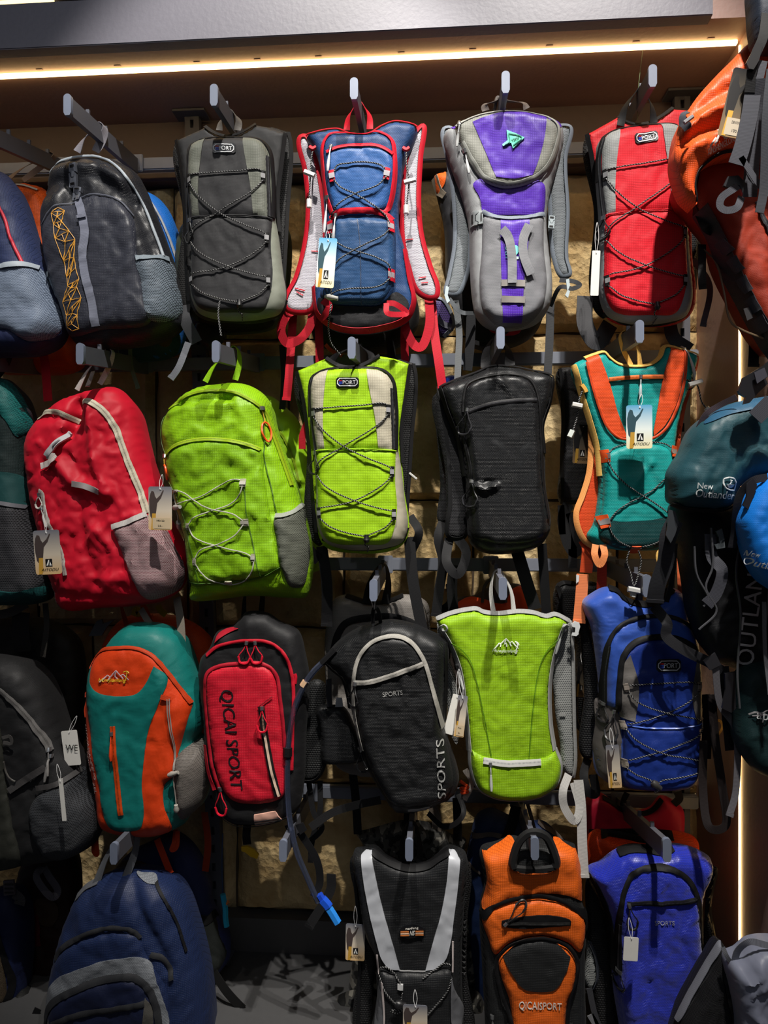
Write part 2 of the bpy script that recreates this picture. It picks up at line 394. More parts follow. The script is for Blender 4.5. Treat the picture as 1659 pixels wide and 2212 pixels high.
# ------------------------------------------------------------------ the sewn body with things sewn on it
class Slab:
    def __init__(s, root, poly, D, T, R, mat, name='body', z=ID, sd=.45, wr=0., folds=(), g=7., seed=1, ck=1., label=None, warp=None, parent=None):
        s.warp = warp; s.zz = z; s.root = root; s.D, s.T, s.sd, s.wr, s.seed, s.ck = D, T, sd, wr * 1.05, seed, ck
        T = T * .8; s.T = T
        s.Dm = D - .82 * T; s.puffs = []
        s.poly = cr(s.z(poly), True, 6.); s.R = R * .8
        s.mx = pxmax(s.Dm); s.poly[:, 0] = np.minimum(s.poly[:, 0], s.mx)
        s.folds = [(cr(s.z(f[0]), False, 10.), f[1], f[2]) for f in folds]
        V, F, bd = mesh_poly(s.poly, g); n = len(V)
        top = s.P(V); cen = top.mean(0); kx = .95 if T > .05 else 1.
        order = {}; allv = [tuple(v) for v in top]; bi = {}
        for a, b in bd:
            for q in (a, b):
                if q not in bi: bi[q] = len(allv); allv.append((cen[0] + (top[q][0] - cen[0]) * kx, D, cen[2] + (top[q][2] - cen[2]) * kx))
        FF = [f[::1] for f in F]
        for a, b in bd: FF.append([b, a, bi[a], bi[b]])
        nxt = dict(bd); st = bd[0][0]; loop = [st]; q = nxt[st]
        while q != st and q in nxt and len(loop) <= len(bd): loop.append(q); q = nxt[q]
        FF.append([bi[q] for q in loop][::-1])
        s.ob = mkobj(name, allv, FF, mat, parent or root, label=label); s.me = parent or root
    def z(s, pts):
        p = s.zz(pts)
        return s.warp(p) if s.warp else p
    def H(s, P):
        d = segdist(P, s.poly); ins = inside(P, s.poly); d = np.where(ins, d, 0)
        u = np.clip(d / s.R, 0, 1); h = s.T * (s.sd + (1 - s.sd) * np.sqrt(1 - (1 - u) ** 2))
        if s.wr: h = h + s.wr * crumple(P, s.seed, s.ck) * np.clip(d / 22, 0.12, 1)
        for f, a, wd in s.folds: h = h + a * np.exp(-(segdist(P, f, False) / wd) ** 2) * np.clip(d / 12, 0, 1)
        for poly, a, R in s.puffs:
            dd = segdist(P, poly); dd = np.where(inside(P, poly), dd, 0); uu = np.clip(dd / R, 0, 1)
            h = h + a * np.sqrt(1 - (1 - uu) ** 2)
        return h
    def P(s, Q, lift=0.):
        Q = np.asarray(Q, float)[:, :2]; h = s.H(Q); a = (Q[:, 0] - IW / 2) / FPX; b = -(Q[:, 1] - IH / 2) / FPX
        t = s.Dm / (a * sY + cY)
        return np.stack([(a * cY - sY) * t, s.D - h - lift, CAMZ + b * t], 1)
    def par(s, o): return o if o is not None else s.root
    def panel(s, name, poly, mat, lift=.0015, puff=0., R=12., g=7., label=None, under=None, skirt=.004):
        pl_ = cr(s.z(poly), True, 5.); puff = puff * .72; pl_[:, 0] = np.minimum(pl_[:, 0], s.mx)
        if puff: s.puffs.append((pl_, puff, R))
        V, F, bd = mesh_poly(pl_, g); top = s.P(V, lift); allv = [tuple(v) for v in top]; bi = {}
        for a, b in bd:
            for q in (a, b):
                if q not in bi: bi[q] = len(allv); allv.append((top[q][0], top[q][1] + lift + skirt, top[q][2]))
        FF = [list(f) for f in F] + [[b, a, bi[a], bi[b]] for a, b in bd]
        return mkobj(name, allv, FF, mat, s.par(under), label=label)
    def tape(s, name, pts, width, mat, lift=.002, th=.0012, closed=False, bulge=0., label=None, under=None):
        """width in photo px"""
        Q = cr(s.z(pts), closed, 5.)
        if closed: Q = np.concatenate([Q, Q[:2]])
        T = np.gradient(Q, axis=0); T /= (np.linalg.norm(T, axis=1)[:, None] + 1e-9); N = np.stack([-T[:, 1], T[:, 0]], 1) * width / 2
        A = s.P(Q - N, lift); B = s.P(Q + N, lift)
        return ribbon3(name, A, B, th, mat, s.par(under), bulge=bulge, label=label)
    def zipper(s, pts, width=9, tape='#202020', teeth='#3a3a3a', lift=.002, **k):
        return s.tape('zipper', pts, width, zipm(tape, teeth), lift, .0014, bulge=.8, **k)
    def cord(s, name, pts, r, mat, lift=.004, under=None, closed=False, label=None):
        Q = cr(s.z(pts), closed, 4.)
        if closed: Q = np.concatenate([Q, Q[:2]])
        return tube3(name, s.P(Q, lift), r, mat, s.par(under), label=label)
    def text(s, txt, cx, cy, w, h, rot, mat, name='lettering', lift=.0022, bold=.012, shear=0., under=None, th=.0007, label=None):
        c = s.z([(cx, cy)])[0]; V, F = textmesh(txt, bold, shear); r = math.radians(rot)
        k = s.unit(); u = V[:, 0] * w / k; v = V[:, 1] * h / k
        Q = np.stack([c[0] + u * math.cos(r) - v * math.sin(r) * 1, c[1] - u * math.sin(r) - v * math.cos(r)], 1)
        P = s.P(Q, lift); P[:, 1] -= V[:, 2] * th
        return mkobj(name, P, F, mat, s.par(under), smooth=False, label=label)
    def unit(s):
        a, b = s.zz([(0, 0), (100, 0)]); return 100. / (b[0] - a[0])
    def lines(s, name, L, r, mat, lift=.0025, under=None, label=None):
        """many strokes joined in one part"""
        VV, FF = [], []
        for pts in L:
            Q = cr(s.z(pts), False, 4.); T = np.gradient(Q, axis=0); T /= (np.linalg.norm(T, axis=1)[:, None] + 1e-9)
            N = np.stack([-T[:, 1], T[:, 0]], 1) * r; A = s.P(Q - N, lift); B = s.P(Q + N, lift); C = s.P(Q, lift + .0007); n0 = len(VV)
            for i in range(len(Q)): VV += [A[i], C[i], B[i]]
            for i in range(len(Q) - 1):
                a = n0 + i * 3; FF += [[a, a + 3, a + 4, a + 1], [a + 1, a + 4, a + 5, a + 2]]
        return mkobj(name, VV, FF, mat, s.par(under), label=label)
    def badge(s, cx, cy, w, h, rot=0):
        """black rubber badge with a white rim and SPORT lettering; px sizes in the photo"""
        c = s.z([(cx, cy)])[0]; r = math.radians(rot)
        def q(pts): return [(c[0] + x * math.cos(r) + y * math.sin(r), c[1] - x * math.sin(r) + y * math.cos(r)) + tuple(e) for x, y, *e in pts]
        def octo(a, b, k): return [(-a + k, -b, 1), (a - k, -b, 1), (a, -b + k, 1), (a, b - k, 1), (a - k, b, 1), (-a + k, b, 1), (-a, b - k, 1), (-a, -b + k, 1)]
        sv = (s.zz, s.warp); s.zz, s.warp = ID, None
        o = s.panel('logo_badge', q(octo(w / 2, h / 2, h * .18)), pl('#0b0c10', .35), lift=.004, skirt=.004, g=9)
        s.tape('badge_rim', q(octo(w * .43, h * .36, h * .22)) , 1.8, pl('#d9dcdf', .4), lift=.0045, closed=True, under=o)
        s.text('PORT', *q([(w * .075, 0)])[0][:2], w * .56, h * .38, rot, pl('#e6e8ea', .4), lift=.0046, bold=.02, under=o)
        ex, ey = q([(-w * .28, 0)])[0][:2]
        for i, cc in ((-1, '#b8202a'), (0, '#2b49b8'), (1, '#2b49b8')):
            a, b = q([(-w * .36, i * h * .15), (-w * .22, i * h * .15)])
            s.tape('letter_bar', [a, b], h * .1, pl(cc, .4), lift=.0047, under=o)
        s.zz, s.warp = sv
        return o
    def loop(s, x, y, w=10, h=17, rot=0, c1='#8c8c8e', c2='#141414', edge=True):
        """webbing loop that carries the elastic cord; w,h in photo px"""
        c = s.z([(x, y)])[0]; r = math.radians(rot)
        def q(pts): return [(c[0] + a * math.cos(r) + b * math.sin(r), c[1] - a * math.sin(r) + b * math.cos(r)) for a, b in pts]
        sv = (s.zz, s.warp); s.zz, s.warp = ID, None
        o = s.tape('cord_loop', q([(0, -h * .68), (0, h * .68)]), w, web(c2), lift=.0055, th=.002, bulge=.4)
        s.tape('reflective_strip', q([(0, -h * .3), (0, h * .3)]), w * 1.02, pl(c1, .35), lift=.0098, th=.0006, under=o)
        s.zz, s.warp = sv
        return o
    def lock(s, x, y, col='#151515', L=20, r=.0055, rot=0, lift=.01, name='cord_lock'):
        c = s.z([(x, y)])[0]; a = math.radians(rot); dx, dy = math.cos(a) * L / 2, -math.sin(a) * L / 2
        Q = np.array([(c[0] - dx, c[1] - dy), (c[0] - dx * .3, c[1] - dy * .3), (c[0] + dx * .3, c[1] + dy * .3), (c[0] + dx, c[1] + dy)])
        return tube3(name, s.P(Q, lift), r, pl(col, .4), s.root, n=10, taper=[.75, 1.15, .8, .75])
    def pull(s, x, y, style='stick', L=32, rot=-90, col='#d8dcdc', lift=.006, hw=None):
        """slider with its pull hanging from (x,y)"""
        c = s.z([(x, y)])[0]; a = math.radians(rot); d = np.array([math.cos(a), -math.sin(a)]); n = np.array([-d[1], d[0]])
        c = np.array(c[:2]); sv = (s.zz, s.warp); s.zz, s.warp = ID, None
        sl = s.tape('zipper_pull', [tuple(c - d * 4), tuple(c + d * 4)], 7, pl('#a9abad', .3, .9), lift=lift - .003, th=.003, bulge=.6)
        if style == 'stick':
            s.cord('pull_cord', [tuple(c + d * 3), tuple(c + d * L * .42)], .0014, pl(col, .5), lift=lift, under=sl)
            Q = np.array([c + d * L * t for t in (.38, .5, .8, 1.)])
            tube3('pull_tab', s.P(Q, lift), .0032, pl(col, .4), sl, n=8, taper=[.6, .9, 1.2, .8])
        elif style == 'loop':
            w_ = hw or L * .3
            pts = [c + d * 3, c + d * L * .35 + n * w_ * .35, c + d * L * .7 + n * w_ * .95, c + d * L * .95 + n * w_ * .6, c + d * L, c + d * L * .95 - n * w_ * .6, c + d * L * .7 - n * w_ * .95, c + d * L * .35 - n * w_ * .35, c + d * 3]
            s.cord('pull_cord', [tuple(p) for p in pts], .0013, pl(col, .5), lift=lift, under=sl)
            s.cord('pull_grip', [tuple(p) for p in pts[2:7]], .0026, pl(col, .4), lift=lift + .0005, under=sl)
        elif style == 'tab':
            s.cord('pull_cord', [tuple(c + d * 3), tuple(c + d * L * .45)], .0013, pl('#c9a53a', .5), lift=lift, under=sl)
            s.cord('pull_grip', [tuple(c + d * L * .45 + n * 4), tuple(c + d * L * .4), tuple(c + d * L * .45 - n * 4), tuple(c + d * L * .9 - n * 5.5), tuple(c + d * L), tuple(c + d * L * .9 + n * 5.5)], .0024, pl(col, .4), lift=lift + .0005, closed=True, under=sl)
        s.zz, s.warp = sv
        return sl
    def buckle(s, x, y, w, h, rot=0, col='#1a1a1c', lift=.008, name='buckle'):
        c = np.array(s.z([(x, y)])[0][:2]); r = math.radians(rot)
        R_ = np.array([[math.cos(r), -math.sin(r)], [math.sin(r), math.cos(r)]])
        def q(pts): return [tuple(c + R_ @ np.array((a * w, b * h))) + (1,) for a, b in pts]
        sv = (s.zz, s.warp); s.zz, s.warp = ID, None; m = pl(col, .35)
        o = s.panel(name, q([(-.5, -.06), (-.34, -.1), (-.2, .12), (.2, .12), (.34, -.1), (.5, -.06), (.44, .5), (-.44, .5)]), m, lift=lift, skirt=.005)
        s.panel('prong_part', q([(-.46, -.5), (.46, -.5), (.46, -.14), (.3, -.16), (.16, .06), (-.16, .06), (-.3, -.16), (-.46, -.14)]), m, lift=lift - .001, skirt=.004, under=o)
        s.tape('slot', q([(-.3, -.36), (.3, -.36)]), h * .1, pl('#050505', .6), lift=lift, th=.0003, under=o)
        s.tape('slot', q([(-.3, .36), (.3, .36)]), h * .1, pl('#050505', .6), lift=lift + .001, th=.0003, under=o)
        s.zz, s.warp = sv
        return o
def plate3(name, pts, D, mat, parent, z=ID, th=.004, label=None):
    """flat extruded plate (buckles, hooks) hanging free at depth D"""
    Q = cr([tuple(p[:2]) + (1,) for p in z(pts)], True, 400.); V, F, bd = mesh_poly(Q, 40)
    A = np.array([at(p[0], p[1], D) for p in V]); n = len(A); B = A + [0, th, 0]
    FF = [list(f) for f in F] + [[i + n for i in f][::-1] for f in F] + [[b, a, a + n, b + n] for a, b in bd]
    return mkobj(name, np.concatenate([A, B]), FF, mat, parent, label=label)
# ================================================================== THE SETTING
def st(o): o['kind'] = 'structure'; return o
WY = 2.06; RX = .70; CZ = CAMZ + 1.10
PAINT = pl('#6c6a74', .5, 0, .12, 90.)
PAINTD = pl('#6e6260', .6, 0, .1, 60.); PAINT_LEDWARM = pl('#a5857a', .5, 0, .12, 90.)  # grey of ceiling and side wall, with warm led light put into the colour
def stone_mat(tone):
    T = NT('sandstone'); b = T.b; c = T.n('ShaderNodeTexCoord')
    n = T.n('ShaderNodeTexNoise', i_Scale=9., i_Detail=6., i_Roughness=.6); T.l(c.outputs['Object'], n.inputs['Vector'])
    r = T.n('ShaderNodeValToRGB'); r.color_ramp.elements[0].position = .3; r.color_ramp.elements[1].position = .75
    r.color_ramp.elements[0].color = lin(['#b3925e', '#a98857', '#b89a68'][tone]); r.color_ramp.elements[1].color = lin(['#e0c896', '#d6bd8a', '#e4cea0'][tone])
    T.l(n.outputs[0], r.inputs[0]); T.l(r.outputs[0], b.inputs['Base Color']); b.inputs['Roughness'].default_value = .9
    n2 = T.n('ShaderNodeTexNoise', i_Scale=75., i_Detail=8., i_Roughness=.7); T.l(c.outputs['Object'], n2.inputs['Vector'])
    n3 = T.n('ShaderNodeTexVoronoi', i_Scale=55.); T.l(c.outputs['Object'], n3.inputs['Vector'])
    ad = T.n('ShaderNodeMath', operation='ADD'); T.l(n2.outputs[0], ad.inputs[0]); T.l(n3.outputs[0], ad.inputs[1])
    bp = T.n('ShaderNodeBump', i_Strength=.9, i_Distance=.007); T.l(ad.outputs[0], bp.inputs['Height']); T.l(bp.outputs[0], b.inputs['Normal'])
    return T.m
SM = [stone_mat(i) for i in range(3)]
LX = -1.75
wall = st(boxm('wall_back', (LX, WY + .03, 0), (RX + .05, WY + .12, 3.1), pl('#5a4a38', .9), off=(0, WY, 0)))
ZT, ZB = CAMZ + .93, CAMZ - 1.13
def stone(x0, x1, z0, z1, k):
    nx, nz = max(6, int((x1 - x0) / .018)), max(5, int((z1 - z0) / .018))
    X, Zz = np.meshgrid(np.linspace(x0, x1, nx), np.linspace(z0, z1, nz)); x, z_ = X.ravel(), Zz.ravel()
    e = np.minimum.reduce([x - x0, x1 - x, z_ - z0, z1 - z_]); e = np.clip(e / .022, 0, 1)
    h = .010 + .014 * perlin(x * 9 + k * 3.1, z_ * 9) + .008 * perlin(x * 26, z_ * 26 + k) + .006 * perlin(x * 60, z_ * 60)
    y = WY + .03 - (.008 + (h + .018) * np.sqrt(1 - (1 - e) ** 2))
    jx = .006 * perlin(x * 14, z_ * 14 + k); jz = .006 * perlin(x * 14 + 7, z_ * 14 + k)
    V = list(zip(x + jx * (1 - e), y, z_ + jz * (1 - e))); n = len(V)
    F = [[j * nx + i, j * nx + i + 1, (j + 1) * nx + i + 1, (j + 1) * nx + i] for j in range(nz - 1) for i in range(nx - 1)]
    mkobj('stone', V, F, SM[k % 3], wall)
rows = [(ZB, ZB + .36), (ZB + .365, ZB + .80), (ZB + .805, ZB + 1.16), (ZB + 1.165, ZB + 1.62), (ZB + 1.625, ZT)]
random.seed(5); k = 0
for ri, (a, b) in enumerate(rows):
    x = LX + .05 + (.2 if ri % 2 else 0) - .3
    while x < RX:
        wdt = random.uniform(.36, .52)
        x0, x1 = max(x, LX), min(x + wdt - .006, RX)
        if x1 - x0 > .05: stone(x0, x1, a, b, k); k += 1
        x += wdt
st(boxm('trim_1', (LX, WY - .02, ZT + .005), (RX, WY + .03, CZ), PAINTD, off=(0, WY, ZT)))
st(boxm('wall_right', (RX, .9, 0), (RX + .06, WY + .1, 3.1), PAINT_LEDWARM, off=(RX, 1.5, 0)))
st(boxm('ceiling', (LX, 1.72, CZ), (RX + .001, WY + .1, CZ + .05), PAINT_LEDWARM, off=(0, 1.7, CZ)))
FY = 1.685; FZ = at(50, 6, FY)[2]
st(boxm('trim_2', (LX, FY, CZ - .002), (.602, 1.72, FZ), PAINT, bev=.002, off=(0, FY, CZ)))
st(boxm('trim_7', (.602, 1.70, CZ - .001), (RX + .06, 1.72, FZ + .1), PAINT_LEDWARM, off=(.65, 1.7, CZ)))
st(boxm('trim_3', (LX, FY, FZ + .012), (.602, 1.72, FZ + .1), PAINT, off=(0, FY, FZ)))
ls = boxm('led_strip', (LX, FY + .002, FZ + .002), (at(112, 6, FY)[0], FY + .012, FZ + .010), emis('#ffdf9a', 2.5), off=(-1.2, FY, FZ))
tag(ls, 'thin warm lit strip above the grey soffit beam, top left corner', 'led strip')
# base cabinet under the stone and the plinth it stands on
ledge_z = CAMZ - 1.225
st(boxm('trim_4', (LX, WY - .03, ledge_z), (RX, WY + .03, ZB - .002), pl('#4c4a49', .6), off=(0, WY, ledge_z)))
st(boxm('trim_5', (LX, .9, ledge_z - .04), (RX, WY + .03, ledge_z), pl('#464647', .45, 0, .1), off=(0, 1.4, ledge_z)))
st(boxm('trim_6', (LX, 1.0, 0), (RX, 1.04, ledge_z - .04), pl('#4c4a49', .6), off=(0, 1, 0)))
st(boxm('floor', (-3, -2.5, -.05), (3, 2.2, 0), pl('#77726c', .35), off=(0, 0, 0)))
# ------------------------------------------------------------------ led profile along the ceiling and down the side
LED = emis('#ffd894', 8)
LYC = 1.785
t = thing('led_strip', 'warm white led line running along the ceiling recess and down the right side wall', 'led strip', (RX - .01, LYC, CZ - .01))
boxm('diffuser', (LX, LYC - .005, CZ - .009), (RX - .009, LYC + .005, CZ - .001), LED, t)
boxm('diffuser', (RX - .004, LYC - .0025, CZ - 2.12), (RX - .001, LYC + .0025, CZ - .012), LED, t)
for x in (-1.2, -1.0, -.8, -.6, -.45, -.3, -.1, .07, .25, .45, .62):
    boxm('clip', (x, LYC - .016, CZ - .0012), (x + .016, LYC - .010, CZ - .0003), PAINT_LEDWARM, t)
# ------------------------------------------------------------------ rails, uprights, arms
STEEL = pl('#7f8490', .42, .15); STEELD = pl('#5b5d66', .45, .15); TIP = pl('#70788a', .45, .1)
RY = 1.975
def rail(z, x0, x1, label):
    o = boxm('display_rail', (x0, RY, z - .017), (x1, RY + .022, z + .017), STEEL, bev=.003, off=((x0 + x1) / 2, RY, z))
    return tag(o, label, 'rail', 'horizontal display rails')
RZ = [CAMZ + .955, CAMZ + .405, CAMZ - .14, CAMZ - .755]
rail(RZ[0], LX, RX - .03, 'grey horizontal steel rail behind the topmost row of bags')
rail(RZ[1], LX, RX - .03, 'grey horizontal steel rail behind the tops of the lime, black and teal vests')
rail(RZ[2], LX, RX - .03, 'grey horizontal steel rail showing below the lime and black packs of the second row')
rail(RZ[3], LX, RX - .03, 'grey horizontal steel rail showing under the blue badge pack and lime pack')
def upright(px, py, label, z0, z1, lean=0.):
    x = at(px, py, RY + .04)[0]; t = thing('slotted_upright', label, 'upright', (x, RY + .04, z0), 'slotted uprights')
    m = STEELD
    w = .02; slots = np.arange(z0 + .03, z1 - .02, .05); y0, y1 = RY + .024, RY + .05
    V, F = [], []
    def bx(lo, hi):
        n = len(V); V.extend([(a, b, c) for a in (lo[0], hi[0]) for b in (lo[1], hi[1]) for c in (lo[2], hi[2])])
        F.extend([[n + i for i in f] for f in ([0, 1, 3, 2], [4, 6, 7, 5], [0, 4, 5, 1], [2, 3, 7, 6], [0, 2, 6, 4], [1, 5, 7, 3])])
    bx((x - w, y0, z0), (x - .005, y1, z1)); bx((x + .005, y0, z0), (x + w, y1, z1)); bx((x - w, y0 + .02, z0), (x + w, y1, z1))
    pz = z0
    for s_ in slots: bx((x - .005, y0, pz), (x + .005, y0 + .004, s_)); pz = s_ + .022
    bx((x - .005, y0, pz), (x + .005, y0 + .004, z1))
    V = [(a + lean * (z1 - c) / (z1 - z0), b_, c) for a, b_, c in V]
    mkobj('slotted_channel', V, F, m, t, smooth=False)
    boxm('top_plate', (x - .045, y0 - .03, z1), (x + .045, y1, z1 + .006), m, t)
    boxm('foot_plate', (x + lean - .045, y0 - .04, z0 - .004), (x + lean + .045, y1, z0), m, t)
upright(418, 240, 'slotted steel upright rising behind the grey badge pack, down to the ledge', ledge_z + .006, CZ - .008, .07)
upright(1470, 190, 'slotted steel upright beside the tilted orange pack near the right wall', ledge_z + .006, CZ - .008)
upright(-160, 240, 'slotted steel upright at the far left edge', ledge_z + .006, CZ - .008)
ARM = {}
def arm(key, px, py, D, rz, label, dx=0):
    """tip top centre at pixel; rail height index; root directly behind"""
    x, _, z = at(px, py, D); zr = RZ[rz] + .012; L = RY - D
    ARM[key] = (x, z, zr, D)
    t = thing('display_hook', label, 'hook', (x, RY, zr), 'display hooks')
    w, h = .0062, .040
    # bar: lofted between root and tip
    def sec(y, zt, w=w, h=h): return [(x - w, y, zt), (x + w, y, zt), (x + w, y, zt - h), (x - w, y, zt - h)]
    V = sec(RY - .002, zr) + sec(D + .006, z); F = [[0, 1, 5, 4], [1, 2, 6, 5], [2, 3, 7, 6], [3, 0, 4, 7], [3, 2, 1, 0], [4, 5, 6, 7]]
    mkobj('bar', V, F, STEELD, t, smooth=False)
    # rounded end cap
    W = .0088; V = []; prof = [(-W, -.036), (-W, -.003)] + [(W * -math.cos(a), -.003 + .008 * math.sin(a)) for a in np.linspace(0, pi, 9)[1:-1]] + [(W, -.003), (W, -.036), (W * .6, -.043), (-W * .6, -.043)]
    for y in (D - .004, D + .006):
        for a, b in prof: V.append((x + a, y, z + b))
    n = len(prof); F = [list(range(n))[::-1], [n + i for i in range(n)]] + [[i, (i + 1) % n, n + (i + 1) % n, n + i] for i in range(n)]
    mkobj('end_cap', V, F, TIP, t, smooth=True)
    for f in (.25, .5, .75):
        y = D + L * f; zt = z + (zr - z) * f
        boxm('peg', (x - .004, y - .003, zt - .004), (x + .004, y + .003, zt + .012), STEELD, t)
    boxm('rail_clip', (x - .02, RY - .006, RZ[rz] - .024), (x + .02, RY - .0005, RZ[rz] + .024), STEEL, t, bev=.002)
    return t
def arm_top(key, D):
    x, z, zr, d = ARM[key]; f = (D - d) / (RY - d); return (x, z + (zr - z) * f)
arm('A0', -30, 268, 1.62, 0, 'grey steel display hook at the left edge above the orange pack')
arm('A1', 147, 209, 1.60, 0, 'grey steel display hook carrying the black backpack with gold line print')
arm('A2', 463, 188, 1.60, 0, 'grey steel display hook above the charcoal and grey badge pack')
arm('A3', 765, 174, 1.62, 0, 'grey steel display hook in the red loop of the blue pack')
arm('A4', 1092, 160, 1.62, 0, 'grey steel display hook in the loop of the purple pack')
arm('A5', 1409, 146, 1.62, 0, 'shaded steel display hook above the red badge pack')
arm('B0', -60, 760, 1.62, 1, 'grey steel display hook off the left edge above the teal pack')
arm('B1', 174, 746, 1.60, 1, 'grey steel display hook in the white loop of the red backpack')
arm('B2', 467, 741, 1.60, 1, 'grey steel display hook in the green loop of the big lime backpack')
arm('B3', 760, 733, 1.62, 1, 'grey steel display hook above the lime badge pack')
arm('B4', 1081, 711, 1.62, 1, 'grey steel display hook above the plain black mesh pack')
arm('B5', 1381, 697, 1.60, 1, 'grey steel display hook above the teal vest pack')
arm('C1', 252, 1262, 1.84, 2, 'steel display hook hidden behind the bottom of the red backpack')
arm('C2', 545, 1250, 1.84, 2, 'steel display hook above the red and black pack with black lettering')
arm('C3', 807, 1256, 1.62, 2, 'grey steel display hook above the black lettered pack')
arm('C4', 1086, 1252, 1.60, 2, 'grey steel display hook in the white loop of the lime vest pack')
arm('C5', 1397, 1246, 1.62, 2, 'grey steel display hook above the blue badge pack')
arm('D1', 247, 1824, 1.60, 3, 'dark steel display hook in the loop of the navy backpack')
arm('D2', 612, 1818, 1.62, 3, 'empty dark steel display hook left of the hanging drinking tube')
arm('D3', 884, 1816, 1.62, 3, 'dark steel display hook above the black vest with silver bands')
arm('D4', 1155, 1813, 1.62, 3, 'steel display hook in the padded handle of the orange pack')
arm('D5', 1440, 1815, 1.56, 3, 'long steel display hook with pegs above the royal blue pack')
def haul(key, root, x1, y1, x2, y2, D, width, mat, z=ID, name='haul_loop', wide=.5):
    """hand loop: from two points on the bag up and over the arm"""
    ax, az = arm_top(key, D); p1 = at(*z([(x1, y1)])[0], D); p2 = at(*z([(x2, y2)])[0], D)
    top = az + .004; s = .011
    P = cr3([p1, ((p1[0] + (ax - s) * 1) / 2 - s * wide, D, (p1[2] + top) / 2), (ax - s, D, top - .008), (ax, D, top + .002), (ax + s, D, top - .008), ((p2[0] + ax + s) / 2 + s * wide, D, (p2[2] + top) / 2), p2])
    hw = width * D / FPX / 2
    # webbing lies across the arm: its width runs along Y at the apex and turns flat at the bag
    n = len(P); A, B = [], []
    T = np.gradient(P, axis=0); T /= np.linalg.norm(T, axis=1)[:, None]
    for i in range(n):
        f = abs(i / (n - 1) * 2 - 1); th = (1 - f ** 2) * pi / 2
        flat = np.cross(T[i], [0, 1., 0]); flat /= np.linalg.norm(flat) + 1e-9
        v = flat * math.cos(th) + np.array([0, 1., 0]) * math.sin(th)
        A.append(P[i] - v * hw); B.append(P[i] + v * hw)
    return ribbon3(name, A, B, .0014, mat, root)
